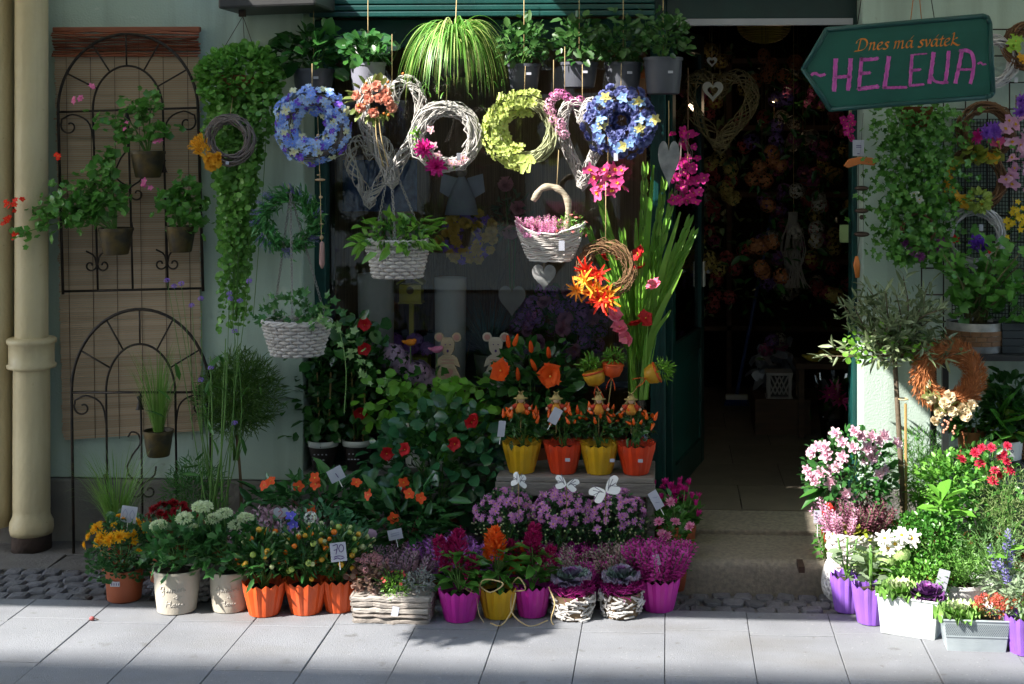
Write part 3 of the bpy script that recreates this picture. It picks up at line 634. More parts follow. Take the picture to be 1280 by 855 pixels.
# ================================================================ LEFT WALL: trellis and pots
def spiral(c, r, a0, turns, n=22, inner=.25): # in x,z
    t = np.linspace(0, 1, n); a = a0 + turns * 2 * PI * t; q = r * (1 - (1 - inner) * t); return np.stack([c[0] + q * np.cos(a), np.zeros(n), c[1] + q * np.sin(a)], 1)
def trellis(label, pxs, Y, rot, lower):
    """pxs: (left, right, top, bar, bottom) in photo pixels at depth Y"""
    l, r, t, br, bt = pxs; s = sc(Y); w = (r - l) * s; H = (bt - t) * s; hb = (bt - br) * s; t_ = T('garden_trellis', label, 'trellis', at((l + r) / 2, bt, Y), 'black wrought iron trellises on the wall'); t_.rotation_euler = (0, rot, 0)
    b = MB(); th = .0064; a = np.linspace(PI, 0, 30); R = w / 2; ah = H - hb
    tube(b, [(-R, 0, 0), (-R, 0, hb), *[(R * math.cos(x), 0, hb + ah * math.sin(x)) for x in a[1:-1]], (R, 0, hb), (R, 0, 0)], th, 6)
    tube(b, [(-R, 0, hb), (R, 0, hb)], th * .8, 5)
    if not lower: tube(b, [(-R, 0, .012), (R, 0, .012)], th * .8, 5)
    obj('arch_frame', b, BLACKIRON, t_, True)
    b = MB(); ri = R * .50; hi = ah * .58
    tube(b, [(-ri, 0, .012), (-ri, 0, hb), *[(ri * math.cos(x), 0, hb + hi * math.sin(x)) for x in a[1:-1]], (ri, 0, hb), (ri, 0, .012)], th * .75, 5); tube(b, [(0, 0, 0.012), (0, 0, hb)], th * .75, 5)
    obj('inner_arch', b, BLACKIRON, t_, True)
    for q in (.17, .34, .5, .66, .83):
        x = PI * (1 - q); b = MB(); tube(b, [(ri * math.cos(x), 0, hb + hi * math.sin(x)), (R * math.cos(x), 0, hb + ah * math.sin(x))], th * .6, 5); obj('spoke', b, BLACKIRON, t_, True)
    def scroll(pts): b = MB(); tube(b, pts, th * .6, 5); obj('scroll', b, BLACKIRON, t_, True)
    for sg in (-1, 1):
        m = np.array((sg, 1, 1))
        scroll(np.concatenate([curve([(ri * .98, 0, hb - .16), (ri * 1.12, 0, hb - .05), (R * .78, 0, hb - .012), (R * .95, 0, hb - .03)], 14), spiral((R * .84, hb - .06), R * .13, .5, -.9)]) * m)
    for x, z in ([(0, hb * .58), (-ri, hb * .22), (ri, hb * .22)] if not lower else [(0, hb * .52), (-ri, hb * .22), (ri, hb * .22)]):
        for sg in (-1, 1):
            m = np.array((sg, 1, 1)); o_ = np.array((x, 0, z))
            scroll(np.concatenate([spiral((.028, .0), .026, PI, 1.0)[::-1], curve([(.002, 0, .0), (.012, 0, .04), (.045, 0, .06)], 6)]) * m + o_ - (0, 0, .05)) if not (x == 0) else scroll(np.concatenate([spiral((.03, -.03), .03, PI, .95)[::-1], curve([(0, 0, -.03), (.0, 0, -.005), (.05, 0, .03), (.06, 0, .07)], 8)]) * m * (1, 1, 1) + o_)
        if x == 0: scroll(curve([(-.06, 0, .07), (-.035, 0, .12), (-.005, 0, .16), (-.012, 0, .2), (-.04, 0, .21), (-.055, 0, .19)], 16) + o_)
    for x, z in ([(0, hb - .012), (-ri, hb * .70), (ri, hb * .70)] if not lower else [(0, hb * .96), (-ri, hb * .55), (ri, hb * .55)]):
        b = MB(); lathe(b, [(.004, .02), (.012, .016), (.006, .0), (.014, -.03), (.018, -.036)], 12, (x, -.012, z)); obj('bell', b, BLACKIRON, t_, True)
    return t_
trellis('upper black arched trellis with three hanging geranium pots', (75, 257, 36, 133, 366), -.07, math.radians(-1.6), False)
trellis('lower black arched trellis reaching down to the cobbles', (89, 269, 380, 486, 728), -.20, math.radians(-.8), True)

RUSTPOT = mat('mottled_zinc', (.035, .03, .022), (.11, .075, .02), rough=.55, metal=.3, scale=22, bump=.2)
LGER = lf('geranium', (.06, .20, .03), (.14, .36, .06))
def clump(root, mes, c, n, spread, size):
    P = np.array(c) + rng.normal(0, 1, (n, 3)) * spread; N = unit(P - np.array(c) + np.array((0, -.03, .02))); return parts(root, 'flower', mes, nframes(N, size * rng.uniform(.8, 1.2, n)), P)
MREDF = fivebloom(fl('scarlet', (.75, .02, .015), (.9, .06, .02))); MPINKF = fivebloom(fl('pink', (.75, .12, .38), (.9, .3, .55)))
def geranium(label, px, py, Y, wpx, hpx, sprays, leafc, flow, mes):
    s = sc(Y); rt = wpx * s / 2; h = hpx * s; t = T('hanging_geranium', label, 'potted plant', at(px, py, Y), 'geraniums in zinc pots on the trellis')
    pot(t, RUSTPOT, rt, rt * .72, h, rim=.003)
    b = MB()
    for dx, dz in sprays:
        e = np.array((dx * s, rng.uniform(-.06, .02), h + dz * s)); mid = np.array((dx * s * .4, -.02, h + max(dz * s, .02) * .75 + .02)); tube(b, curve([(0, 0, h - .02), mid, e], 10), np.linspace(.004, .0018, 10), 5)
        n = int(14 + np.linalg.norm(e) * 70); q = rng.uniform(.3, 1.02, n)[:, None]; P = (1 - q) ** 2 * np.array((0, 0, h)) + 2 * q * (1 - q) * mid + q * q * e + rng.normal(0, .022, (n, 3))
        leaves(t, LOBED, LGER, P, rng.normal(0, 1, (n, 3)) * (1, .5, .6) + (0, -.5, .1), .040, .9, each=True, up=(0, -.8, .6))
    obj('stem', b, G_STEM, t, True, 'stuff')
    for dx, dz, n in flow: clump(t, mes, (dx * s, -.05, h + dz * s), n, .011, .024)
    b = MB(); tube(b, [(rt, 0, h - .01), (rt * .6, .06, h + .02)], .003, 4); obj('hook', b, BLACKIRON, t)
geranium('pink geranium in the top zinc pot of the upper trellis', 185, 222, -.16, 44, 34, [(-60, 45), (-20, 65), (15, 70), (-45, 20), (30, 30)], 30, [(-86, 68, 5), (-70, 80, 2), (-20, 30, 3), (22, 12, 2)], MPINKF)
geranium('trailing geranium with red flowers in the lower left zinc pot', 145, 318, -.19, 44, 34, [(-75, 35), (-40, 60), (-60, 10), (-90, 25), (-20, 80), (-10, 95), (10, 50), (-75, 55), (-118, 26), (-116, -6)], 40, [(-130, 28, 7), (-124, -10, 6), (-138, 10, 5), (-70, 92, 3), (-122, 40, 4)], MREDF)
geranium('bushy leafy geranium in the lower right zinc pot', 226, 315, -.17, 38, 33, [(-15, 40), (15, 45), (30, 25), (-20, 20), (40, 5), (5, 60)], 40, [(-40, 60, 3), (-36, 50, 2)], MPINKF)

# grass in a zinc pot on the lower trellis
Yg = -.24; s = sc(Yg); t = T('potted_grass', 'upright green grass in a dark zinc pot on the lower trellis', 'potted plant', at(198, 570, Yg)); pot(t, RUSTPOT, 19 * s, 14 * s, 33 * s, rim=.003)
b = MB(); n = 150; az = rng.uniform(0, 2 * PI, n); B = np.stack([.018 * np.cos(az), .018 * np.sin(az), np.full(n, 31 * s)], 1); blades(b, B, az, rng.uniform(.18, .42, n), .0028, rng.uniform(.1, .9, n), tilt=rng.uniform(.0, .35, n)); obj('foliage', b, lf('grass', (.10, .25, .03), (.22, .38, .08)), t, True, 'stuff')

# ---------------------------------------------------------------- trailing dichondra from the beam
Yd = -.24; s = sc(Yd); t = T('trailing_plant', 'lush round-leaved plant trailing far down beside the trellis', 'hanging plant', at(303, 95, Yd))
LD = lf('dichondra', (.08, .25, .03), (.22, .46, .09))
bush(t, (0, -.01, 0), (54 * s, .12, 38 * s), 2000, ROUND, LD, .026, .6, -.75, up=-.1, stems=0)
P = []
for k in range(60):
    x = rng.normal(0, 1) * 22; L = rng.uniform(120, 335) if abs(x) < 28 else rng.uniform(50, 150); n = int(L / 2.3); z = -np.linspace(20, L, n); q = np.linspace(0, 1, n)
    P.append(np.stack([(x * (1 - .35 * q) - 9 * q + 4 * np.sin(q * 9 + k)) * s, rng.normal(-.04, .025) + .05 * q + 0 * q, z * s], 1) + rng.normal(0, .007, (n, 3)))
P = np.concatenate(P); D = rng.normal(0, 1, P.shape) * (1, .4, .4) + (0, -.3, -.5); leaves(t, ROUND, LD, P, D, .023, .5, name='foliage', up=(0, -1, .3))
b = MB()
for k in range(10):
    x = rng.normal(0, 15); tube(b, curve([(x * s, -.03, -20 * s), (x * .8 * s, -.03, -150 * s), ((x * .6 - 8) * s, .0, -310 * s)], 10), .0015, 3)
obj('stem', b, G_STEM, t, True, 'stuff'); b = MB(); lathe(b, [(.06, -.09), (.10, -.02), (.105, .0)], 20); obj('pot', b, mat('terracotta', (.35, .12, .05), (.26, .085, .035), rough=.7, scale=12), t, True)
for dx, dy in ((-28, -.02), (-2, .06), (22, -.04)): cord(t, [(dx * s, dy, 25 * s), ((305 - 303) * s * .3, 0, 76 * s)], .0014, mat('cord_brown', (.08, .05, .035), rough=.9), 'hanger_cord')
b = MB(); box(b, (0, 0, 80 * s), (.025, .02, .03)); obj('hook', b, mat('rust', (.07, .045, .035)), t)

# ---------------------------------------------------------------- wreaths and hanging things
def wroot(name, label, px, py, Y, cat='wreath', group='wreaths hung along the shop front'):
    return T(name, label, cat, at(px, py, Y), group), sc(Y)
TWIGG = mat('grey_willow', (.26, .22, .20), (.13, .10, .09), rough=.75, vary=.8, scale=20)
TWIGW = mat('whitewashed_willow', (.62, .60, .57), (.36, .33, .31), rough=.75, vary=.8, scale=30)
TWIGB = mat('brown_willow', (.26, .13, .06), (.13, .06, .03), rough=.7, vary=.8, scale=20)
WICKW = mat('white_wicker', (.70, .66, .64), (.50, .45, .43), rough=.65, vary=.5, scale=30)
t, s = wroot('willow_wreath', 'grey willow wreath with a yellow corn and flower bunch at its lower left', 287, 175, -.36); wreath(t, TWIGG, 26 * s, 7.5 * s, 46, .0032)
YF = fl('golden', (.80, .38, .02), (.9, .55, .06)); YR = rosebloom(YF)
parts(t, 'flower', YR, nframes([(-.3, -1, .3), (.2, -1, 0), (0, -1, -.4), (-.5, -1, -.1)], .052), [(-22 * s, -.03, -24 * s), (-14 * s, -.035, -28 * s), (-20 * s, -.03, -32 * s), (-10 * s, -.03, -22 * s)])
PL = plume(YF, 60); parts(t, 'dried_ear', PL, nframes([(-1, -.3, .9), (-1, -.4, .5), (-.8, -.3, 1.3)], .085, False), [(-24 * s, -.02, -16 * s)] * 3)
b = MB(); box(b, (0, -.03, -29 * s), (.013, .001, .011), .3); obj('price_tag', b, PAPER, t); cord(t, [(0, 0, 26 * s), (0, .05, 60 * s)])

def hydr(name, label, px, py, Y, R, r, n, mats, size, rows=3, sub=None, a0=0, a1=2 * PI, core=True, ring=TWIGG, group='wreaths hung along the shop front'):
    t, s = wroot(name, label, px, py, Y, group=group)
    if core: wreath(t, ring, R * s, r * s * .75, 22, .003)
    P, N = even_torus(n, R * s, r * s, rows, a0, a1)
    for i, me in enumerate(mats): k = np.arange(len(P)) % len(mats) == i; parts(t, 'flower', me, nframes(N[k], size * rng.uniform(.8, 1.2, k.sum())), P[k])
    cord(t, [(0, 0, (R) * s), (rng.normal(0, .004), .02, (R + 45) * s)])
    return t, s
FB1 = fourbloom(fl('hydrangea_blue', (.17, .30, .80), (.32, .48, .92))); FB2 = fourbloom(fl('hydrangea_sky', (.36, .54, .90), (.55, .70, .94))); FB3 = fourbloom(fl('hydrangea_cream', (.68, .72, .42), (.8, .8, .6))); FB4 = fourbloom(fl('hydrangea_violet', (.16, .08, .6), (.28, .14, .75)))
hydr('flower_wreath', 'round wreath of bright blue hydrangea florets', 390, 157, -.36, 34, 13, 270, [FB1, FB2, FB1, FB2, FB3, FB2, FB4], .031, 5)
FV1 = rosebloom(fl('dusk_blue', (.13, .15, .38), (.22, .25, .52))); FP1 = fivebloom(fl('pansy_blue', (.24, .44, .88), (.42, .6, .92)), fl('pale_eye', (.6, .6, .35)))
t, s = hydr('flower_wreath', 'dark violet-blue wreath with light blue pansies, nearest the door post', 776, 152, -.34, 28, 13, 90, [FV1, FV1, FV1], .045, 4)
P, N = even_torus(16, 28 * s, 17 * s, 1); P = P + rng.normal(0, .012, P.shape); parts(t, 'pansy', FP1, nframes(N, .048), P)
parts(t, 'pale_pansy', fivebloom(fl('pansy_cream', (.7, .65, .25)), YEL), nframes(N[::3], .042), P[::3] + (.02, -.006, .01))

# lavender wreath
t, s = wroot('lavender_wreath', 'loose green wreath with lavender sprigs', 361, 276, -.33); n = 1000; a = rng.uniform(0, 2 * PI, n); R = 30 * s
P = np.stack([R * np.cos(a), np.zeros(n), R * np.sin(a)], 1) + rng.normal(0, .016, (n, 3)); D = np.stack([-np.sin(a), np.full(n, -.5), np.cos(a)], 1) + rng.normal(0, .7, (n, 3)) + np.stack([np.cos(a), 0 * a, np.sin(a)], 1) * .5
leaves(t, LEAFN, lf('lav', (.04, .19, .045), (.11, .34, .09)), P, D, .042, .8); wreath(t, G_STEM, R, .008, 10, .002)
LAV = fl('lavender', (.20, .17, .46), (.32, .28, .60)); mm = [LAV, G_STEM]; a = rng.uniform(0, 2 * PI, 26); spikes(t, np.stack([R * np.cos(a), np.full(26, -.015), R * np.sin(a)], 1), np.stack([np.cos(a) * .8 - np.sin(a) * .5, rng.normal(-.2, .2, 26), np.sin(a) * .8 + np.cos(a) * .5 + .1], 1), .06, mm, 'lavender_sprig')
cord(t, [(0, 0, R), (0, 0, R + .05)])

# big white wicker hearts
def wheart(label, px, py, Y, w, h, rt_=6, n=46, m=TWIGW):
    n = int(n * 1.5)
    t, s = wroot('wicker_heart', label, px, py, Y, 'wicker heart', 'white wicker hearts hung in the window'); o = heart_outline(w * s, h * s, 48); C = np.stack([o[:, 0], 0 * o[:, 0], o[:, 1]], 1); b = MB(); r_ = rt_ * s
    T_ = unit(np.roll(C, -1, 0) - np.roll(C, 1, 0)); Nn = np.cross(T_, (0, 1, 0))
    for k in range(n):
        i0 = rng.integers(48); L = rng.integers(8, 16); i = (i0 + np.arange(L)) % 48; ph = rng.uniform(0, 6) + np.arange(L) * rng.uniform(.4, .8) * rng.choice([-1, 1])
        tube(b, C[i] + r_ * (Nn[i] * np.cos(ph)[:, None] + np.array((0, 1, 0)) * np.sin(ph)[:, None]), .0026, 4)
    obj('ring', b, m, t, True, 'stuff'); cord(t, [(0, 0, h * s * .3), (0, 0, h * s * .95)]); return t, s
wheart('tall white wicker heart behind the peach rose bunch', 490, 165, -.28, 74, 130, 8, 70)
wheart('bluish white wicker heart lower in the window beside the door side of the basket chains', 462, 215, .05, 50, 80, 7, 40)
t, s = wheart('slim whitewashed wicker heart between the green and the violet wreath', 728, 180, -.30, 50, 105, 7, 70)

# peach rose bunch
t, s = wroot('rose_bunch', 'bunch of peach silk roses with long raffia tails', 467, 124, -.38, 'flower bunch', None)
PR = rosebloom(fl('peach', (.78, .30, .20), (.85, .48, .36))); P = np.array([(-20, -.01, 4), (-6, -.03, 12), (6, -.03, 16), (10, -.03, 0), (16, -.02, 8), (-14, -.03, -10), (2, -.03, -16), (24, -.02, -10), (20, -.03, -2), (-4, -.035, 0)]) * (s, 1, s)
parts(t, 'flower', PR, nframes(np.stack([P[:, 0] * 6, np.full(10, -1), P[:, 2] * 6], 1), .045), P)
n = 40; a = rng.uniform(0, 2 * PI, n); leaves(t, LEAFW, lf('bronze', (.12, .2, .05), (.3, .33, .1)), np.stack([np.cos(a) * 22 * s, np.full(n, -.005), np.sin(a) * 20 * s], 1), np.stack([np.cos(a), np.full(n, -.4), np.sin(a)], 1), .045, .5, each=True)
b = MB(); [ball(b, rng.normal(0, 1, 3) * (.05, .01, .05) + (.02, -.03, .02), .006, 6, 5) for i in range(20)]; obj('berry', b, mat('orange_berry', (.7, .2, .02)), t, True, 'stuff')
for dx in (6, 12): cord(t, curve([(dx * s * .6, -.02, -16 * s), (dx * s, -.03, -50 * s), ((dx + 8) * s, -.02, -85 * s)], 8), .0022)

# white twig wreath with magenta flowers
t, s = wroot('twig_wreath', 'white birch twig wreath with magenta flowers at its lower left', 558, 170, -.37); wreath(t, TWIGW, 36 * s, 10 * s, 70, .0034, messy=.6)
MG = fl('magenta', (.55, .015, .22), (.75, .04, .36)); MGR = mumbloom(MG); parts(t, 'flower', MGR, nframes([(-.3, -1, .1), (0, -1, -.2)], .085), [(-25 * s, -.045, -16 * s), (-10 * s, -.045, -38 * s)])
parts(t, 'small_flower', fivebloom(fl('blush', (.75, .45, .5))), nframes(np.repeat([[0, -1, .1]], 6, 0), .035), [(-14 * s, -.04, -12 * s), (-18 * s, -.04, 8 * s), (-8 * s, -.05, -24 * s), (8 * s, -.03, -34 * s), (18 * s, -.04, -32 * s), (24 * s, -.04, -28 * s)])
a = rng.uniform(2.8, 5, 26); leaves(t, LEAF, G_LIGHT, np.stack([38 * s * np.cos(a), np.full(26, -.03), 38 * s * np.sin(a)], 1), rng.normal(0, 1, (26, 3)) + (0, -.5, 0), .035, .8, each=True)
b = MB(); box(b, (18 * s, -.05, -26 * s), (.016, .001, .03), .4); obj('price_tag', b, PAPER, t); cord(t, [(0, 0, 36 * s), (0, .02, 100 * s)])

# yellow-green wreath
LIME = fl('lime', (.50, .62, .12), (.68, .75, .28)); LF = fourbloom(LIME)
RINGG = mat('pale_green_willow', (.50, .52, .30), (.32, .35, .18), rough=.7, vary=.7, scale=20)
t, s = hydr('hydrangea_wreath', 'lime green hydrangea wreath with a bare woven lower right side', 655, 163, -.37, 36, 12, 170, [LF], .034, 5, a0=1.2, a1=4.6, ring=RINGG)
wreath(t, RINGG, 36 * s, 8 * s, 30, .0032); b = MB()
for k, (a, L) in enumerate([(-2.6, .045), (-.6, .045), (-1.8, .07), (-1.4, .065)]):
    v, f = petal(L, .035, .3, .1, 5, .8); ca, sa = math.cos(a), math.sin(a); b.add(np.stack([v[:, 0] * ca - v[:, 1] * sa + 4 * s, -.05 - v[:, 2], v[:, 0] * sa + v[:, 1] * ca - 32 * s], 1), f)
obj('ribbon_bow', b, LIME, t, True)
PKR = florets(fl('pale_pink', (.72, .30, .50), (.8, .5, .62)), None, 24)
t, s = wroot('pink_garland', 'short hanging string of pale pink and mauve blossoms beside the lime wreath', 692, 140, -.43, 'garland', None)
parts(t, 'flower', PKR, nframes(np.repeat([[0, -1, .2]], 8, 0), .045), [(q[0] * s, rng.normal(0, .008), q[1] * s) for q in [(-5, 12), (-2, 0), (0, -10), (8, -22), (14, -28), (3, 20), (10, -14), (-6, 5)]])
t2, s = wroot('pink_flower_ring', 'little wreath of mauve pink florets above the white wicker heart', 706, 122, -.30); parts(t2, 'flower', florets(fl('mauve_pink', (.6, .12, .40), (.75, .3, .55)), None, 24), nframes(np.repeat([[0, -1, .2]], 7, 0), .042), [((-14 + 5.5 * i) * s, 0, (6 * math.sin(i * .9 + .3)) * s) for i in range(7)]); cord(t2, [(0, 0, 0), (0, 0, .2)]); cord(t, [(0, 0, .06), (0, 0, .2)])

# magenta orchids
ORC = fl('orchid', (.65, .03, .22), (.85, .18, .40)); OB = bloom([(2, .5, .55, .1, .2, 0, 0, .01, 0), (3, .52, .3, .05, .1, 0, 0, 0, 0), (2, .2, .2, .8, .4, 0, 0, .02, 1)], None, 'flower', [ORC, YEL])
t, s = wroot('orchid_bunch', 'bunch of magenta orchids hanging under the violet wreath', 760, 226, -.38, 'flower bunch', None)
parts(t, 'flower', OB, nframes(rng.normal(0, .4, (11, 3)) + (0, -1, 0), .062), [(q[0] * s, rng.normal(0, .01), q[1] * s) for q in [(-18, 4), (-8, -8), (0, 6), (12, -2), (-14, -16), (-4, 14), (8, 14), (20, -6), (4, -12), (-22, 14), (16, 12)]]); cord(t, [(0, 0, 0), (0, 0, .3)])
b = MB(); box(b, (10 * s, -.02, 30 * s), (.016, .001, .03)); obj('price_tag', b, PAPER, t)

# ---------------------------------------------------------------- hanging baskets
def hbasket(label, px, py, Y, w, h, lab_chain, foli, wb=.72):
    s = sc(Y); t = T('hanging_basket', label, 'hanging basket', at(px, py, Y), 'white wicker hanging baskets'); rt = w * s / 2
    wicker(t, WICKW, rt, rt * wb, h * s, .8, 9, 20); soil_disc(t, rt * .9, h * s - .02, .8)
    for a in (2.6, .6, -1.5): chain(t, (rt * .95 * math.cos(a), rt * .75 * math.sin(a), h * s), (lab_chain[0] * s, 0, lab_chain[1] * s))
    return t, s, rt, h * s
t, s, rt, h = hbasket('white wicker hanging basket full of bright green leafy shoots', 497, 347, -.38, 78, 46, (-9, 150), None)
LP = lf('shoot', (.10, .27, .02), (.22, .44, .06)); P, D = dome(120, (0, -.02, h), (62 * s, .12, 36 * s), .35, -.35, .0, .6); leaves(t, LEAF, LP, P, D, .062, .5, each=True)
n = 24; a = rng.uniform(-PI, 0, n); leaves(t, LEAF, LP, np.stack([rt * .95 * np.cos(a) * 1.1, rt * .8 * np.sin(a), np.full(n, h + .01)], 1), np.stack([np.cos(a) * 1.2, np.sin(a) * .4, np.full(n, -.9)], 1), .06, .4, each=True)
bush(t, (0, 0, h), (50 * s, .1, 26 * s), 120, LEAFN, G_MID, .05, .2, -.2, stems=10)
t, s, rt, h = hbasket('white wicker hanging basket of star-leaved ivy near the wall corner', 371, 444, -.36, 85, 43, (-8, 205), None, .70)
P, D = dome(110, (-.01, -.02, h), (54 * s, .11, 40 * s), .3, -.1, .1, .6); leaves(t, IVY, lf('ivy', (.03, .13, .03), (.09, .26, .06)), P, D, .042, .7, each=True, up=(0, -.8, .5))
n = 40; q = rng.random(n); leaves(t, IVY, lf('ivy_pale', (.14, .30, .08), (.30, .45, .18)), np.stack([(20 + 80 * q ** .8) * s + rng.normal(0, .012, n), -.09 + rng.normal(0, .02, n), h + (12 - 75 * q * q) * s + rng.normal(0, .015, n)], 1), rng.normal(0, 1, (n, 3)) * (1, .4, 1) + (0, -.5, -.4), .036, .7, each=True, up=(0, -1, .4)); b = MB(); tube(b, curve([(10 * s, -.05, h), (55 * s, -.1, h + 5 * s), (70 * s, -.1, h - 50 * s), (68 * s, -.1, h - 110 * s)], 12), .0016, 4); obj('stem', b, G_STEM, t)

# driftwood boat basket with heather
Yb = -.42; s = sc(Yb); t = T('driftwood_basket', 'boat-shaped white bark basket with a curved driftwood handle and pink heather', 'hanging basket', at(688, 327, Yb))
BARK = mat('white_bark', (.74, .71, .68), (.42, .38, .35), rough=.85, vary=.6, scale=18, bump=.5)
b = MB()
for k in range(15):
    q = k / 14; hw = (26 + 18 * q ** .7) * s; z0 = (2 + 34 * q) * s
    for sd in (-1, 1): x = np.linspace(-1, 1, 14); tube(b, np.stack([x * hw, sd * .075 * (.45 + .55 * q) * np.sqrt(np.maximum(0, 1 - x * x * .98)) , z0 * (.25 + .75 * 1) + (x ** 2) * 14 * s * q + rng.normal(0, .0022, 14)], 1), rng.uniform(.0032, .0055), 5)
obj('bark_weave', b, BARK, t, True, 'stuff')
b = MB(); tube(b, curve([(20 * s, 0, 35 * s), (22 * s, 0, 75 * s), (8 * s, 0, 92 * s), (-10 * s, 0, 92 * s), (-22 * s, 0, 76 * s)], 24), .0125 * (1 + .15 * np.sin(np.arange(24) * 1.3)), 8); obj('handle', b, mat('driftwood', (.46, .40, .30), (.28, .23, .16), rough=.85, scale=30, stretch=(1, 1, 6), bump=.4), t, True); cord(t, [(8 * s, 0, 92 * s), (10 * s, .02, 140 * s)])
HP = fl('heather_pink', (.66, .20, .45), (.8, .4, .6)); n = 90; B = np.stack([rng.uniform(-40, 8, n) * s, rng.normal(0, .03, n), np.full(n, 32 * s)], 1); spikes(t, B, np.stack([B[:, 0] * 1.2 + .1, B[:, 1] * 6 - .2, np.full(n, .5)], 1) + rng.normal(0, .22, (n, 3)), rng.uniform(.055, .085, n), [HP, G_STEM])
bush(t, (22 * s, -.01, 36 * s), (22 * s, .05, 22 * s), 320, LEAF, G_LIGHT, .014, .4, -.3, stems=0); P, N = surf(16, (26 * s, -.01, 38 * s), (24 * s, .05, 20 * s), .0); parts(t, 'small_flower', fivebloom(fl('salmon', (.7, .2, .2))), nframes(N, .016), P)
b = MB(); box(b, (16 * s, -.078, 22 * s), (.022, .001, .038), .15); obj('price_tag', b, PAPER, t)

# straw wreath with orange lilies
t, s = wroot('straw_wreath', 'brown straw wreath with orange and red silk lilies at its lower left', 757, 337, -.42)
wreath(t, mat('brown_straw', (.30, .17, .08), (.16, .08, .04), rough=.8, vary=.8, scale=30), 30 * s, 9 * s, 120, .0018, span=(1, 2.2), messy=.5)
OR1 = fl('orange', (.85, .22, .02), (.9, .38, .04)); OR2 = fl('yellow_orange', (.85, .42, .03), (.9, .6, .08)); RD = fl('red', (.6, .015, .01), (.8, .05, .02)); LILY = lambda m: bloom([(8, .55, .15, .55, .3, -.5, .02, 0, 0), (6, .42, .13, 1.0, .3, -.4, .02, .02, 0)], (.05, .16, 1), 'flower', [m, YEL])
for me, c, sz in [(LILY(OR1), (-16, -22), .10), (LILY(OR2), (-24, -12), .10), (LILY(RD), (-4, -36), .11), (LILY(OR2), (-8, -24), .09), (LILY(OR1), (4, -32), .1), (LILY(RD), (-22, 2), .1), (LILY(OR1), (-34, -24), .08), (LILY(RD), (-8, -6), .08)]:
    parts(t, 'flower', me, nframes([(rng.normal(-.2, .3), -1, rng.normal(0, .3))], sz), [(c[0] * s, -.05, c[1] * s)])
cord(t, [(0, 0, 30 * s), (0, .02, 110 * s)])

# heart ornaments and wind chimes
def heart_obj(name, label, px, py, Y, w, h, m, th=.010, hole=False, cordto=40, group=None, long=1):
    s = sc(Y); t = T(name, label, 'heart ornament', at(px, py, Y), group); o = heart_outline(w * s, h * s, 36)
    b = MB()
    if hole:
        i_ = heart_outline(w * s * .5, h * s * .48, 36); n = 36; v = [(x, y, z) for y in (-th / 2, th / 2) for q in (o, i_) for x, z in q]
        f = []
        for i in range(n):
            j = (i + 1) % n; f += [(i, j, n + j, n + i), (2 * n + j, 2 * n + i, 3 * n + i, 3 * n + j), (j, i, 2 * n + i, 2 * n + j), (n + i, n + j, 3 * n + j, 3 * n + i)]
        b.add(v, f)
    else: prism(b, o, -th / 2, th / 2)
    obj('heart_plate', b, m, t, bevel=.002); cord(t, [(0, 0, h * s * .30), (0, 0, h * s * .3 + cordto * s)], .0016); return t, s
ZINC = mat('mottled_tin', (.42, .42, .42), (.20, .21, .21), rough=.45, metal=.3, scale=18, bump=.2)
t, s = heart_obj('tin_heart', 'long grey tin heart on a white loop by the door post', 836, 206, -.28, 27, 60, ZINC, cordto=62); 
b = MB(); box2(b, (-.013, -.007, -.08), (.013, -.0061, .035)); 
heart_obj('small_heart', 'small grey metal heart hanging under the driftwood basket', 680, 347, -.06, 30, 33, ZINC, cordto=18)
t, s = wroot('flower_string', 'string of magenta silk blossoms hanging inside the doorway edge', 860, 205, -.10, 'garland', None)
MGF = fivebloom(fl('hot_magenta', (.50, .01, .20), (.70, .04, .32)), None, .3, .6); n = 46; P = np.stack([rng.normal(0, 9, n) * s, rng.normal(0, .02, n), rng.uniform(-48, 42, n) * s], 1); parts(t, 'flower', MGF, nframes(rng.normal(0, .5, (n, 3)) + (0, -1, 0), .042 * rng.uniform(.7, 1.2, n)), P); cord(t, [(0, 0, -50 * s), (0, 0, 120 * s)], .002, TWIGB)
b = MB(); [tube(b, curve([(-8 * s, 0, 40 * s), rng.normal(0, .02, 3) + (-.02, 0, 0), (-12 * s + rng.normal(0, .02), 0, -45 * s)], 6), .0012, 3) for i in range(14)]; obj('twig', b, TWIGG, t, kind='stuff')

t, s = wroot('bead_chime', 'long wooden bead chime ending in a pinkish wooden rod', 401, 205, -.37, 'wind chime', None)
b = MB(); tube(b, [(-4 * s, 0, 60 * s), (-1 * s, 0, -20 * s), (1 * s, 0, -104 * s)], .0012, 4); obj('cord', b, RAFFIA, t)
WB = mat('bead_wood', (.55, .38, .22), (.42, .28, .15), rough=.5)
for dx, z, r_, sq_ in [(-4, 25, 4.5, 1.4), (-3.5, 36, 2.2, 1), (-3, -14, 2.2, .5), (-1, -20, 7, .25), (0, -42, 2.4, .9), (.6, -76, 3.4, .3), (1, -93, 2.6, 1.1)]:
    b = MB(); ball(b, (dx * s, 0, z * s), r_ * s, 10, 7, s=(1, 1, sq_)); obj('bead', b, WB, t, True)
b = MB(); lathe(b, [(.004, -132 * s), (.0115, -126 * s), (.009, -100 * s), (.004, -98 * s)], 10, (1.6 * s, 0, 0)); obj('rod', b, mat('pink_wood', (.45, .26, .24), rough=.6), t, True)

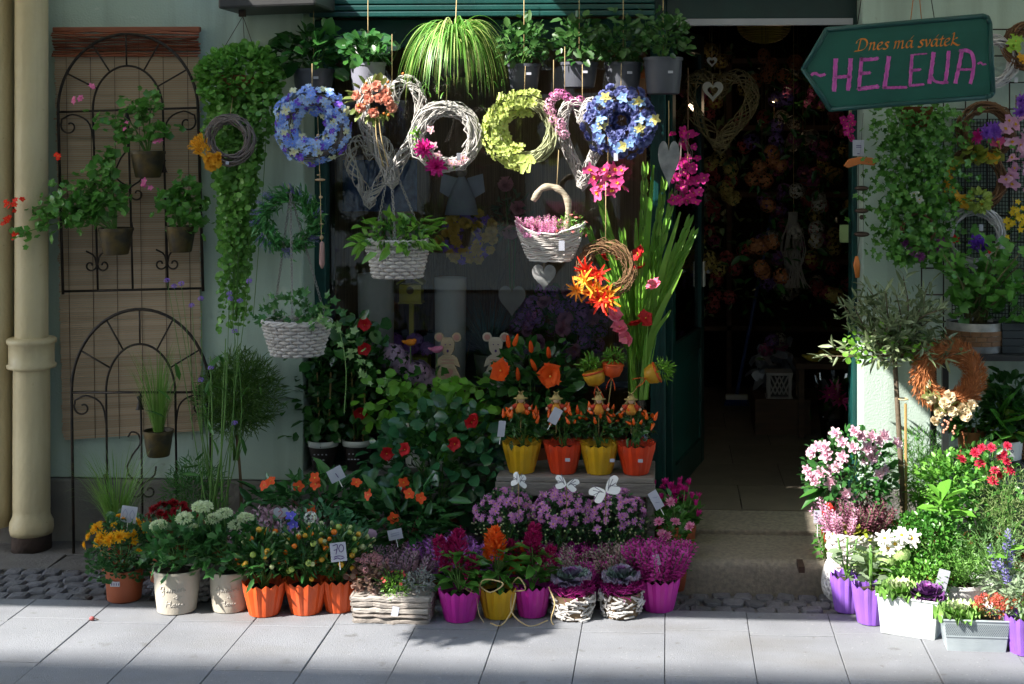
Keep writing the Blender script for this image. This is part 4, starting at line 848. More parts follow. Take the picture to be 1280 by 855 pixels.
# spider plant
Ysp = -.33; s = sc(Ysp); t = T('spider_plant', 'big spider plant with arching green and cream striped leaves', 'hanging plant', at(568, 74, Ysp))
b = MB(); n = 380; az = rng.uniform(0, 2 * PI, n); B = np.stack([.03 * np.cos(az), .03 * np.sin(az), rng.uniform(0, .03, n)], 1)
for k in range(3):
    q = slice(k * 110, min(n, k * 110 + 110)); m_ = q.stop - q.start; blades(b, B[q], az[q], rng.uniform(.20, .50, m_), rng.uniform(.008, .0125, m_), rng.uniform(2.7, 3.2, m_), 14, k % 2, rng.uniform(-.2, .05, m_), pw=.5)
obj('foliage', b, [lf('spider', (.10, .30, .03), (.2, .42, .08)), lf('spider_cream', (.40, .50, .12), (.55, .62, .25))], t, True, 'stuff').scale = (.64, .8, 1.25)
b = MB(); lathe(b, [(.045, -.07), (.055, -.01), (.057, 0)], 20); obj('pot', b, mat('dark_plastic', (.02, .025, .02), rough=.4), t, True); cord(t, [(0, 0, 0), (.01, 0, .27)], .002)
P = np.stack([rng.uniform(-40, 62, 26) * s, np.full(26, -.06), rng.uniform(-70, -25, 26) * s], 1); az = rng.uniform(0, 2 * PI, 26); b = MB(); blades(b, P, az, .05, .005, 1.8, 5, 0, .5); obj('plantlet', b, MATS['leaf_spider'], t, True, 'stuff')

# planters hung along the top
POTG = mat('slate_grey_plastic', (.10, .105, .13), (.08, .085, .105), rough=.45, scale=4); POTL = mat('lilac_grey_plastic', (.26, .26, .32), (.2, .2, .26), rough=.45, scale=4)
HOYA = lf('hoya', (.022, .10, .025), (.07, .21, .04), rough=.22); IVYD = lf('ivy_dark', (.025, .085, .02), (.07, .17, .035))
for k, (px, pyb, w, h, Y, m, fx, fz, lab, lm, LL, tt) in enumerate([
    (392, 116, 54, 30, -.12, POTG, 48, 52, 'slate grey hanging pot with glossy waxy leaves beside the wall corner', HOYA, .07, LEAFO),
    (460, 118, 46, 40, -.20, POTL, 30, 34, 'sunlit lilac-grey pot with a white label stick above the peach roses', HOYA, .06, LEAFO),
    (655, 112, 42, 32, -.06, POTG, 38, 58, 'slate grey hanging pot right of the spider plant', IVYD, .045, LEAFW),
    (724, 110, 48, 32, -.08, POTG, 36, 58, 'slate grey hanging pot above the slim white wicker heart', IVYD, .045, LEAFW),
    (779, 112, 48, 34, -.08, POTG, 36, 60, 'slate grey hanging pot above the violet wreath', IVYD, .05, LEAFW),
    (829, 118, 50, 46, -.14, POTG, 40, 60, 'slate grey hanging pot nearest the doorway with an ivy trailing right', IVYD, .042, LEAFW)]):
    s = sc(Y); t = T('hanging_pot', lab, 'hanging pot', at(px, pyb, Y), 'pots hung along the top of the window'); h_ = h * s; pot(t, m, w * s / 2, w * s * .40, h_, rim=.004)
    n = 110; P, D = dome(n, (0, -.01, h_ + fz * .45 * s), (fx * s, .13, fz * .6 * s), .25, -.8, -.1, .6); leaves(t, tt, lm, P, D, LL, .5, each=True, up=(0, -.6, .8))
    bush(t, (0, -.01, h_ + fz * .4 * s), (fx * .85 * s, .12, fz * .55 * s), 150, LEAFW, G_DARK, .03, .2, -.8, stems=8, base=(0, 0, h_ - .02))
    cord(t, [(0, .0, h_), (0, 0, h_ + .3)], .0016); b = MB(); box2(b, (w * .12 * s, -w * s / 2 - .002, h_ * .55), (w * .12 * s + .02, -w * s / 2 + .003, h_ * .55 + .01)); obj('price_tag', b, PAPER, t)
    if k == 1: b = MB(); box2(b, (-.02, -.05, h_ - .01), (.014, -.048, h_ + .065)); o = obj('label_stick', b, WHITE, t); o.rotation_euler = (0, -.25, 0)
# ================================================================ THE GROUND DISPLAY
def plast(name, c): return mat('plastic_' + name, c, [x * .74 + .012 for x in c], rough=.45, scale=9, transl=.12, spec=.4, bump=.08, bscale=30, detail=8, vary=.2, spots=[(40, .2, [x * .5 + .10 for x in c], .7), (13, .2, (.06, .04, .025), .5)], streak=((25, 25, 8), [x * .6 + .06 for x in c], .45))
P_OR = plast('orange', (.82, .11, .015)); P_YE = plast('yellow', (.80, .46, .01)); P_MA = plast('magenta', (.62, .02, .40)); P_PU = plast('purple', (.30, .12, .62)); P_OR2 = plast('red_orange', (.82, .06, .008))
def groot(name, label, px, pyb, rb_px, cat='potted plant', group=None, z=0.0, rz=None):
    """thing whose pot touches the ground with its front edge at pixel row pyb"""
    g_ = gnd(px, pyb, z); s = sc(g_.y); g_.y += rb_px * s; s = sc(g_.y)
    return T(name, label, cat, g_, group, rng.uniform(0, 6) if rz is None else rz), s
def yroot(name, label, px, Y, cat='potted plant', group=None, z=0.0):
    p = at(px, 500, Y); p.z = z; return T(name, label, cat, p, group), sc(Y)
def zpx(py, Y, z0=0.0): return at(0, py, Y).z - z0

# yellow chrysanthemum in terracotta
TERRA = mat('plastic_terracotta', (.32, .075, .022), (.25, .055, .018), rough=.6, scale=8)
t, s = groot('potted_chrysanthemum', 'yellow chrysanthemum in a terracotta coloured pot, first in the front row', 148, 755, 20, group='chrysanthemums in the street display', rz=0)
pot(t, TERRA, 24 * s, 21 * s, 40 * s, rim=.003); b = MB(); box2(b, (-9 * s, -23.8 * s, 23 * s), (3 * s, -21.5 * s, 29 * s)); obj('price_tag', b, PAPER, t)
b = MB(); [stroke(b, [((-7 + 3 * i) * s, 24.5 * s), ((-7 + 3 * i) * s, 27.5 * s)], .003, -23.8 * s) for i in range(4)]; obj('price_print', b, INK, t)
LMUM = lf('mum', (.02, .085, .025), (.06, .17, .05))
bush(t, (-.0, 0, 62 * s), (46 * s, .12, 46 * s), 900, LOBED, LMUM, .022, .35, -.75, stems=10, base=(0, 0, 36 * s))
YM = mumbloom(fl('mum_yellow', (.85, .40, .01), (.9, .58, .03))); P, N = surf(26, (0, -.02, 66 * s), (44 * s, .11, 44 * s), .15, .4, .5); parts(t, 'flower', YM, nframes(N, rng.uniform(.02, .056, 26)), P)
# dark red mum behind
t, s = yroot('potted_chrysanthemum', 'dark crimson chrysanthemum half hidden behind the yellow one', 212, -.52, group='chrysanthemums in the street display')
z = zpx(655, -.52); pot(t, TERRA, .085, .07, z * .75); bush(t, (0, 0, z * .8), (34 * s, .10, 40 * s), 350, LOBED, LMUM, .024, .3, -.6, stems=6, base=(0, 0, z * .7)); P, N = surf(46, (0, -.01, z + .0), (32 * s, .09, 30 * s), .1); parts(t, 'flower', mumbloom(fl('crimson', (.22, .005, .012), (.38, .012, .02))), nframes(N, rng.uniform(.03, .045, len(P))), P)
# cream pots with green-white mums
CREAMP = mat('cream_glaze', (.50, .45, .37), (.40, .36, .30), rough=.6, scale=5, bump=.15, bscale=60)
GWM = pom(fl('green_white', (.60, .72, .40), (.82, .86, .66)), 260, LEAF, .15, .5)
LCHR = lf('chrys', (.022, .10, .025), (.07, .22, .05))
SCRIPT1 = [[(-.40, .06), (-.36, .15), (-.30, .12), (-.36, .0), (-.42, .04)], [(-.30, .06), (-.31, -.06), (-.36, -.10)], [(-.26, .05), (-.22, .08), (-.24, 0), (-.19, .07), (-.18, 0), (-.14, .08)], [(-.12, 0), (-.1, .08), (-.07, .08)], [(-.02, .05), (-.06, .04), (-.05, 0), (0, .02), (.02, .17)], [(.02, .0), (.06, .06), (.09, .06), (.05, .01), (.1, .02)], [(.12, 0), (.13, .08), (.16, .07), (.17, 0), (.2, .04)]]
SCRIPT2 = [[(-.02, .0), (.03, .08), (.0, .1), (-.01, .06), (.05, 0)], [(-.10, .04), (-.06, .05)], [(.09, .05), (.13, .06)]]
SCRIPT3 = [[(-.24, .14), (-.26, .0), (-.28, .02)], [(-.27, .07), (-.15, .08)], [(-.14, .15), (-.16, 0), (-.12, .02)], [(-.09, .06), (-.11, .01), (-.06, .02), (-.07, .07), (-.03, .06)], [(-.02, 0), (0, .07), (.02, .0), (.05, .07), (.07, 0)], [(.09, .03), (.13, .06), (.1, .01), (.16, .03)]]
def creampot(label, px, pyb, wt, h, fls, spread):
    t, s = groot('potted_chrysanthemum', label, px, pyb, wt * .4, group='chrysanthemums in the street display', rz=0)
    rt, rb, hh = wt * s / 2, wt * .40 * s, h * s; pot(t, CREAMP, rt, rb, hh, rim=.005, n=40, lip=.008); b = MB()
    for sc_, zc, k in ((SCRIPT1, .56, 1.0), (SCRIPT2, .40, .8), (SCRIPT3, .22, 1.0)):
        for st in sc_:
            c = curve(st, 14); x = c[:, 0] * wt * s * .85 * k + wt * s * .14; zz = hh * zc + c[:, 1] * wt * s * .85 * k; r_ = rb + (rt - rb) * zz / hh
            tube(b, np.stack([x, -np.sqrt(np.maximum(r_ ** 2 - x ** 2, 1e-6)) - .0003, zz], 1), .0013, 4)
    obj('embossed_lettering', b, mat('pale_relief', (.62, .58, .52), rough=.6), t, True)
    c = (spread * s, 0, hh + 26 * s); bush(t, c, (46 * s, .12, 34 * s), 170, LOBED, LCHR, .042, .25, -.7, stems=14, base=(0, 0, hh), sr=.0025)
    P, D = dome(70, c, (48 * s, .13, 36 * s), .6, -.6, .1, .5); leaves(t, IVY, LCHR, P, D, .046, .6, each=True)
    M = np.array([(x * s, -.03 + rng.normal(0, .03), z * s) for x, z in fls]); parts(t, 'flower', GWM, nframes(rng.normal(0, .12, (len(M), 3)) + (0, -.3, 1), .078), M)
    b = MB(); [tube(b, curve([(0, 0, hh), (m[0] * .6, 0, hh + .06), m - (0, 0, .01)], 7), .0022, 4) for m in M]; obj('flower_stalk', b, G_STEM, t, True, 'stuff')
creampot('cream pot of green-white chrysanthemums with embossed script, the taller one beside the terracotta pot', 213, 770, 61, 54, [(-20, 110), (16, 122), (18, 103), (36, 136)], 4)
creampot('cream pot of green-white chrysanthemums with embossed script, beside the orange pots', 281, 768, 54, 51, [(-20, 115), (22, 118), (-28, 133), (10, 108), (-6, 122)], -2)
# woven band basket between
t, s = yroot('woven_basket', 'small pale woven strip basket wedged between the two cream pots', 249, -.74, 'basket'); wicker(t, TWIGW, 13 * s, 11 * s, 46 * s, 1, 6, 12); soil_disc(t, 12 * s, 44 * s)

# jerusalem cherries in orange pots
CHER = lf('cherry', (.02, .09, .02), (.06, .18, .04), rough=.3); BM = {}
def berry(nm, c):
    if nm not in BM: b = MB(); ball(b, (0, 0, 0), .5, 9, 7); BM[nm] = b.mesh('berry', mat('berry_' + nm, c, rough=.25), True)
    return BM[nm]
def cherry(label, px, pyb, wt, h):
    t, s = groot('potted_cherry_plant', label, px, pyb, wt * .36, group='orange berry plants in pleated orange pots'); rt, hh = wt * s / 2, h * s; pleated(t, P_OR, rt, rt * .70, hh)
    P = bush(t, (0, 0, hh + 30 * s), (34 * s, 34 * s, 34 * s), 330, LEAFN, CHER, .05, .35, -.65, stems=14, base=(0, 0, hh - .02), up=.5, wf=1.2)
    n = 40; Q, N = surf(n, (0, 0, hh + 32 * s), (32 * s, 32 * s, 32 * s), -.3, .5)
    for k, (nm, c) in enumerate((('orange', (.85, .20, .01)), ('green', (.38, .50, .10)), ('amber', (.75, .40, .03)), ('pale', (.5, .55, .25)))): i = np.arange(n) % 4 == k; parts(t, 'berry', berry(nm, c), nframes(N[i], rng.uniform(.016, .025, i.sum())), Q[i])
cherry('orange pleated pot with an orange berry plant, nearest the cream pots', 325, 773, 54, 40)
cherry('orange pleated pot with an orange berry plant, the middle of three', 378, 771, 54, 40)
cherry('orange pleated pot with an orange berry plant, tucked behind the bark planter', 420, 768, 46, 40)

# bark planter
PB = mat('planter_bark', (.44, .40, .36), (.20, .17, .15), rough=.9, vary=.7, scale=14, stretch=(1, 1, 5), bump=.6)
t, s = groot('bark_planter', 'long grey bark strip planter box with sedum and heather', 488, 780, 0, 'planter', rz=0); t.location.y += .07
L, H, Dp = 100 * s, 34 * s, .13; b = MB(); box(b, (0, 0, H / 2), (L * .93, Dp * .9, H * .96), taper=1.04); obj('box', b, PB, t)
for k in range(5):
    z = H * (.08 + .205 * k); w = L * (.92 + .07 * k / 4); m = 12
    for sd in (-1, 1): 
        b = MB(); x = np.linspace(-w / 2, w / 2, m); tube(b, np.stack([x, sd * (Dp / 2 + .002 + .003 * k / 4) + rng.normal(0, .0012, m), z + rng.normal(0, .0018, m)], 1), H * .105 * (1 + rng.normal(0, .12, m)), 6, flat=.6); obj('bark_strip', b, PB, t)
    b = MB(); [tube(b, [(sx * (w / 2), -Dp / 2, z), (sx * (w / 2 + .002), 0, z + .002), (sx * (w / 2), Dp / 2, z)], H * .10, 6) for sx in (-1, 1)]; obj('end_strip', b, PB, t, kind='stuff')
b = MB(); box2(b, (-L * .46, -Dp * .44, H * .9), (L * .46, Dp * .44, H * .96)); obj('soil', b, SOIL, t)
b = MB(); box(b, (3 * s, -Dp / 2 - .009, H * .5), (.024, .001, .036)); o = obj('price_tag', b, PAPER, t); o.rotation_euler = (0, .2, 0)
SED = lf('sedum_pink', (.20, .10, .09), (.32, .22, .16)); 
bush(t, (-32 * s, 0, H + 14 * s), (24 * s, .07, 26 * s), 260, LEAFO, SED, .022, .3, -.6, stems=8); P, N = surf(60, (-30 * s, -.01, H + 20 * s), (26 * s, .07, 26 * s), .0); parts(t, 'flower_head', florets(fl('sedum', (.42, .16, .20), (.55, .3, .32)), None, 16), nframes(N[:22], .024), P[:22])
bush(t, (4 * s, -.02, H + 8 * s), (20 * s, .06, 18 * s), 420, LEAF, G_LIGHT, .012, .3, -.6, stems=4); P, N = surf(10, (2 * s, -.02, H + 10 * s), (18 * s, .06, 18 * s), .1); parts(t, 'small_flower', fivebloom(fl('salmon2', (.7, .1, .1))), nframes(N, .014), P)
bush(t, (34 * s, -.01, H + 10 * s), (18 * s, .06, 18 * s), 350, LEAF, lf('silver', (.22, .24, .22), (.40, .42, .40), rough=.7), .016, .3, -.6, stems=4)

# heathers
def heather(label, px, Y, zt_px, w_px, col, n=140, Hs=(.10, .2), dense=.08, pot_=True, name='potted_heather', group='heathers in the street display', pl=None, potm=None):
    t, s = yroot(name, label, px, Y, group=group); zt = zpx(zt_px, Y); rt = min(.075, w_px * s * .45)
    z0 = max(.06, zt - (Hs[1] + .04)); pot(t, potm or TERRA, rt, rt * .75, z0)
    a = rng.uniform(0, 2 * PI, n); r_ = np.sqrt(rng.random(n)); B = np.stack([r_ * np.cos(a) * rt, r_ * np.sin(a) * rt, np.full(n, z0 - .01)], 1)
    D = np.stack([np.cos(a) * r_ * w_px * s * .5 / (zt - z0), np.sin(a) * r_ * .5, np.ones(n)], 1) + rng.normal(0, .08, (n, 3)); spikes(t, B, D, (zt - z0) * rng.uniform(.65, 1.08, n), [fl('heather_' + col[0], col[1], col[2]), G_OLIVE])
    bush(t, (0, 0, z0 + .02), (w_px * s * .42, .07, .05), 200, LEAFN, G_OLIVE, .018, .1, -.3, stems=0); return t
HC1 = ('violet', (.34, .08, .40), (.55, .22, .60)); HC2 = ('dusky', (.40, .22, .30), (.56, .40, .46)); HC3 = ('mag', (.42, .02, .24), (.60, .08, .38)); HC4 = ('dry', (.36, .24, .22), (.52, .42, .38))
heather('dusky mauve heather behind the bark planter', 505, -.66, 672, 80, HC2, 150)
heather('violet heather between the bark planter and the pink chrysanthemums', 555, -.60, 660, 84, HC1, 170)
heather('tall violet heather behind the celosias', 598, -.58, 668, 50, HC1, 100)
heather('greyish mauve heather with a heart shaped price tag behind the orange berry plants', 342, -.58, 634, 84, HC2, 130)
heather('dried straw pink heather standing left behind the twig pots', 692, -.66, 672, 58, HC4, 110)
heather('deep magenta heather showing between the two twig pots', 730, -.66, 674, 60, HC3, 130, potm=P_MA)
heather('dried straw pink heather standing right behind the twig pots', 783, -.66, 668, 66, HC4, 110)

# celosias
def celosia(label, px, pyb, wt, h, m, pl, nfl, lm):
    t, s = groot('potted_celosia', label, px, pyb, wt * .36, group='celosias in pleated pots'); rt, hh = wt * s / 2, h * s; pleated(t, m, rt, rt * .72, hh, 15)
    t.rotation_euler = (0, 0, 0); n = 44; a = rng.uniform(0, 2 * PI, n); z = rng.uniform(0, 46, n) * s
    leaves(t, LEAF, lm, np.stack([np.cos(a) * .02, np.sin(a) * .02, hh + z], 1), np.stack([np.cos(a), np.sin(a), rng.uniform(-.2, .7, n)], 1), .085, .3, each=True)
    Q = [(0, -.01, 42)] + [(rng.uniform(-22, 22), rng.uniform(-.03, .03), rng.uniform(14, 46)) for _ in range(nfl - 1)]; b = MB()
    for q in Q: p = np.array((q[0] * s, q[1], hh + q[2] * s)); tube(b, curve([(0, 0, hh - .01), p * (.4, .4, 0) + (0, 0, hh + q[2] * s * .5), p + (0, 0, .02)], 6), .003, 5)
    obj('stem', b, G_STEM, t, True, 'stuff'); parts(t, 'plume', pl, nframes([(rng.normal(0, .2), rng.normal(-.1, .15), 1) for q in Q], rng.uniform(.062, .098, len(Q)), False), [(q[0] * s, q[1], hh + q[2] * s) for q in Q]); return t, s, rt, hh
PL1 = plume(fl('celosia_purple', (.28, .006, .075), (.46, .015, .14)), 150); PL2 = plume(fl('celosia_orange', (.80, .09, .01), (.9, .22, .03)), 150)
CEL = lf('celosia', (.04, .15, .02), (.12, .31, .05))
celosia('magenta pleated pot with purple celosia plumes, beside the bark planter', 572, 780, 52, 38, P_MA, PL1, 6, CEL)
t, s, rt, hh = celosia('yellow pleated pot with fiery orange celosia plumes and raffia ties', 621, 776, 49, 37, P_YE, PL2, 5, CEL)
t2, s, rt, hh = celosia('magenta pleated pot with purple celosia plumes, beside the twig pots', 664, 774, 47, 38, P_MA, PL1, 6, CEL)
def bow(t, pts, s): b = MB(); tube(b, curve([(x * s, -y, z * s) for x, y, z in pts], 20), .0024, 5, flat=.4); obj('raffia_tie', b, RAFFIA, t)
bow(t, [(-24, .05, 32), (-14, .10, 56), (10, .10, 52), (-6, .11, 42), (-24, .08, 50)], s); bow(t, [(-25, .06, 34), (-20, .1, 15), (-14, .1, 4)], s); bow(t, [(24, .06, 36), (20, .1, 18), (8, .11, 2), (-6, .1, 3)], s); bow(t, [(-26, .06, 34), (-38, .06, 40), (-30, .07, 44), (-32, .07, 36)], s)
bow(t2, [(-24, .05, 36), (-22, .1, 14), (0, .12, 0), (22, .09, 4)], s); bow(t2, [(-24, .06, 44), (-14, .09, 56), (-6, .09, 42), (-20, .08, 38)], s); bow(t2, [(22, .06, 42), (30, .08, 24), (26, .09, 6), (30, .1, -2)], s)

# kale in twig pots
KALE = mat('leaf_kale', (.20, .13, .26), (.36, .36, .42), rough=.5, vary=.7, scale=12); KALEG = mat('leaf_kale_green', (.10, .16, .14), (.22, .30, .26), rough=.5, vary=.7, scale=12); MOSS = fl('dyed_moss', (.40, .01, .20), (.55, .04, .30))
def ruffle(L, w, wave=.12, n=11, cupz=.12):
    """cabbage leaf with a frilled edge"""
    V = []; F = []; nu = 4
    for i in range(nu):
        u = i / (nu - 1)
        for j in range(n):
            v = j / (n - 1) * 2 - 1; r_ = math.sin(min(1, .15 + .85 * u) * PI * .56)
            V.append((L * u * (1 - .18 * v * v), w / 2 * v * r_, cupz * L * u * u * .7 + .12 * L * v * v * u + wave * L * (u ** 3) * math.sin(j * 2.2 + rng.uniform(0, 1.2)) * (.4 + abs(v))))
    for i in range(nu - 1):
        for j in range(n - 1): F.append((i * n + j, i * n + j + 1, (i + 1) * n + j + 1, (i + 1) * n + j))
    b = MB(); b.add(V, F); return b
def rosette(t, c, R, ms, nl=(9, 9, 8, 7), wave=.2, sq=1.0):
    for k, n in enumerate(nl):
        for i in range(n):
            a = 2 * PI * i / n + k * .4 + rng.normal(0, .1); L = R * (1.0 - .21 * k) * rng.uniform(.88, 1.1); me = ruffle(L, L * .95, wave).mesh('leaf', ms[min(k, len(ms) - 1)], True); o = link('leaf', me, t, c + np.array((0, 0, .008 * k)))
            o.rotation_euler = (0, -(.08 + .27 * k) + rng.normal(0, .1), a)
def twigpot(label, px, pyb):
    t, s = groot('twig_pot', label, px, pyb, 22, group='twig pots with ornamental kale', rz=0); t.rotation_euler = (0, 0, 0); R = 27 * s; H = 34 * s; b = MB()
    for i in range(150):
        a = rng.uniform(0, 2 * PI); z = rng.uniform(.004, H * .85); rr = R * (.82 + .18 * z / H) + rng.normal(0, .004); L = rng.uniform(.03, .055); tl = rng.normal(0, .6)
        d = np.array((-math.sin(a) * math.cos(tl), math.cos(a) * math.cos(tl), math.sin(tl) * .55)); p = np.array((rr * math.cos(a), rr * math.sin(a), z)); q0 = p - d * L / 2; q1 = p + d * L / 2; q0[2] = max(q0[2], .004); q1[2] = max(q1[2], .004)
        tube(b, [q0, q1], rng.uniform(.0028, .0046), 6)
    obj('twig', b, TWIGW, t, kind='stuff'); b = MB(); lathe(b, [(R * .78, .002), (R * .92, H * .9)], 20); obj('liner', b, WOODSTEM, t)
    b = MB(); n = 500; a = rng.uniform(0, 2 * PI, n); r_ = R * np.sqrt(rng.uniform(.1, 1, n)); P = np.stack([r_ * np.cos(a), r_ * np.sin(a), H * .9 + rng.uniform(0, .03, n)], 1); D = np.stack([-np.sin(a), np.cos(a), np.zeros(n)], 1) + rng.normal(0, .5, (n, 3)); b.inst(NEEDLE, frames(D, .03, .003, 1), P); obj('dyed_moss', b, MOSS, t, kind='stuff')
    rosette(t, np.array((0, 0, H + .028)), 27 * s, [KALE, KALEG, KALE, mat('leaf_kale_heart', (.30, .10, .32), (.2, .06, .25), rough=.5)], wave=.15)
twigpot('birch twig pot with purple kale, next to the celosias', 714, 778); twigpot('birch twig pot with purple kale, next to the magenta heather pot', 776, 776)

# magenta heather pot at the end of the row
t, s = groot('potted_heather', 'bushy magenta heather in a pleated magenta pot at the doorway end of the row', 823, 767, 17, group='heathers in the street display'); rt, hh = 26 * s, 39 * s; pleated(t, P_MA, rt, rt * .72, hh, 15)
n = 200; a = rng.uniform(0, 2 * PI, n); r_ = np.sqrt(rng.random(n)); B = np.stack([r_ * np.cos(a) * rt * .8, r_ * np.sin(a) * rt * .8, np.full(n, hh - .02)], 1); spikes(t, B, np.stack([np.cos(a) * r_ * .55, np.sin(a) * r_ * .55, np.ones(n)], 1) + rng.normal(0, .06, (n, 3)), rng.uniform(.10, .16, n), [fl('heather_mag', HC3[1], HC3[2]), G_OLIVE])
t.rotation_euler = (0, 0, 0)

# pink mums in magenta pots
LAVP = daisy(fl('mum_pink', (.50, .16, .46), (.68, .34, .62)), YEL)
def pinkmum(label, px, Y, py_pot, py_mid, w, hgt):
    t, s = yroot('potted_chrysanthemum', label, px, Y, group='chrysanthemums in the street display'); zp = zpx(py_pot, Y); pleated(t, P_MA, 34 * s, 26 * s, zp, 15); zc = zpx(py_mid, Y)
    bush(t, (0, 0, zc), (w * s * .52, .12, hgt * s * .55), 800, LEAFW, LMUM, .019, .4, -.8, stems=10, base=(0, 0, zp)); P, N = surf(75, (0, -.01, zc + 6 * s), (w * s * .50, .12, hgt * s * .50), -.02, .35, .25); parts(t, 'flower', LAVP, nframes(N, rng.uniform(.024, .036, 75)), P)
    P, N = surf(90, (0, 0, zc), (w * s * .53, .13, hgt * s * .55), -.5, .4, .6); b = MB(); [ball(b, p, .0042, 5, 4) for p in P]; obj('bud', b, mat('bud_green', (.35, .42, .16), (.5, .5, .3)), t, True, 'stuff')
pinkmum('mauve pink chrysanthemum cushion below the plank bench, nearest the dark leafy shrub', 634, -.48, 676, 640, 80, 64); pinkmum('mauve pink chrysanthemum cushion under the white butterfly, in the middle of three', 702, -.50, 676, 640, 78, 66); pinkmum('mauve pink chrysanthemum cushion nearest the doorway below the plank bench', 769, -.49, 676, 640, 76, 64)

# plank bench with pumpkin pots
Yq = -.40; s = sc(Yq); GW = mat('grey_weathered_wood', (.26, .235, .21), (.13, .115, .10), rough=.85, scale=12, stretch=(1.2, 8, 8), bump=.5, vary=.3)
zt = zpx(588, Yq); xl, xr = at(620, 590, Yq).x, at(818, 590, Yq).x
t = T('plank_bench', 'low weathered grey plank bench carrying four pleated pumpkin pots', 'bench', ((xl + xr) / 2, Yq + .16, 0)); w = (xr - xl) / 2
b = MB(); box2(b, (-w, -.155, zt - .020), (w, .0, zt)); obj('plank', b, GW, t, bevel=.004); b = MB(); box2(b, (-w, .004, zt - .02), (w, .16, zt - .001)); obj('plank', b, GW, t, bevel=.004)
b = MB(); box2(b, (-w - .003, -.16, zt - .072), (w + .003, -.135, zt - .0205)); obj('front_board', b, GW, t, bevel=.003)
for sx in (-1, 1): b = MB(); box2(b, (sx * w - .015 * (1 + sx), -.13, 0), (sx * w + .015 * (1 - sx), .15, zt - .021)); obj('leg', b, GW, t, bevel=.003)
PEP = lathe; b = MB(); lathe(b, [(.001, 0), (.16, .1), (.2, .3), (.13, .7), (.01, 1)], 8); PEPM = b.mesh('pepper', mat('pepper_orange', (.78, .07, .005), (.85, .15, .01), rough=.25, vary=.6), True)
HAT = mat('straw_hat', (.45, .33, .12), rough=.8); FACE = mat('doll_face', (.75, .48, .32), rough=.7); DUNG = mat('orange_dungarees', (.72, .30, .03), rough=.8); REDS = mat('red_sleeve', (.55, .05, .02), rough=.8)
def scarecrow(t, p, k=.01):
    p = np.array(p); r = link('doll', None, t, p)
    def m_(name, f, mt): b = MB(); f(b); obj(name, b, mt, r, True)
    m_('body', lambda b: lathe(b, [(1.4 * k, -1.8 * k), (1.8 * k, -.6 * k), (1.1 * k, 1.2 * k), (.4 * k, 1.6 * k)], 10), DUNG); m_('head', lambda b: ball(b, (0, 0, 2.5 * k), 1.15 * k, 9, 7), FACE)
    m_('hat', lambda b: (lathe(b, [(2.3 * k, 2.9 * k), (1.2 * k, 3.1 * k), (1.05 * k, 3.7 * k), (.5 * k, 4.3 * k), (.01, 4.4 * k)], 12), tube(b, curve([(0, 0, 4.3 * k), (-.9 * k, 0, 5.2 * k), (0, 0, 4.6 * k), (.9 * k, 0, 5.2 * k), (0, 0, 4.3 * k)], 12), .15 * k, 4)), HAT)
    for sx in (-1, 1): m_('sleeve', lambda b: tube(b, [(sx * .9 * k, 0, 1.1 * k), (sx * 2.3 * k, -.4 * k, .1 * k)], [.7 * k, .8 * k], 7), REDS); m_('hand', lambda b: ball(b, (sx * 2.8 * k, -.5 * k, -.2 * k), .55 * k, 7, 5), FACE); m_('braid', lambda b: tube(b, [(sx * 1.1 * k, -.3 * k, 2.8 * k), (sx * 1.3 * k, -.7 * k, 1.2 * k)], .22 * k, 5), HAT)
    b = MB(); tube(b, [(0, .004, 0), (0, .006, -.10)], .0015, 4); obj('stick', b, HAT, r)
for k, (px, m, lab, dx, tagx) in enumerate([(652, P_YE, 'yellow pleated pot of orange peppers with a doll, first on the plank bench', 0, None), (704, P_OR2, 'orange pleated pot of orange peppers with a doll, second on the plank bench', -8, 4), (749, P_YE, 'yellow pleated pot of orange peppers with a doll, third on the plank bench', 0, 14), (795, P_OR2, 'orange pleated pot of orange peppers with a doll, at the doorway end of the bench', -6, 3)]):
    Y = Yq + .09; s = sc(Y); p = at(px, 500, Y); p.z = zt; t = T('potted_pepper', lab, 'potted plant', p, 'pepper plants in pumpkin pots on the bench'); rt, hh = 23.5 * s, 37 * s; pleated(t, m, rt, rt * .66, hh, 14, .009)
    c = (0, 0, hh + 20 * s); bush(t, c, (24 * s, 24 * s, 20 * s), 130, LEAF, G_DARK, .034, .3, -.7, stems=8, base=(0, 0, hh - .02))
    n = 20; P, N = surf(n, (0, -.01, hh + 30 * s), (22 * s, 20 * s, 12 * s), -.3, .5); D = unit(N * (1, 1, .3) + (0, -.1, rng.normal(.3, .6))); parts(t, 'pepper', PEPM, nframes(unit(rng.normal(0, .5, (n, 3)) + (0, 0, .9)), rng.uniform(.028, .042, n)), P)
    b = MB(); n = 90; a = rng.uniform(0, 6.28, n); b.inst(NEEDLE, frames(np.stack([np.cos(a), np.sin(a), rng.uniform(-.2, .5, n)], 1), .03, .003, 1), np.stack([rt * .7 * np.cos(a), rt * .7 * np.sin(a), np.full(n, hh + .004)], 1)); obj('dyed_straw', b, m, t, kind='stuff')
    scarecrow(t, (dx * s, -.035, hh + 46 * s), .0125)
    if tagx: b = MB(); box2(b, (tagx * s, -rt * .93, hh * .5), ((tagx + 6) * s, -rt * .86, hh * .5 + 4 * s)); obj('price_tag', b, PAPER, t)

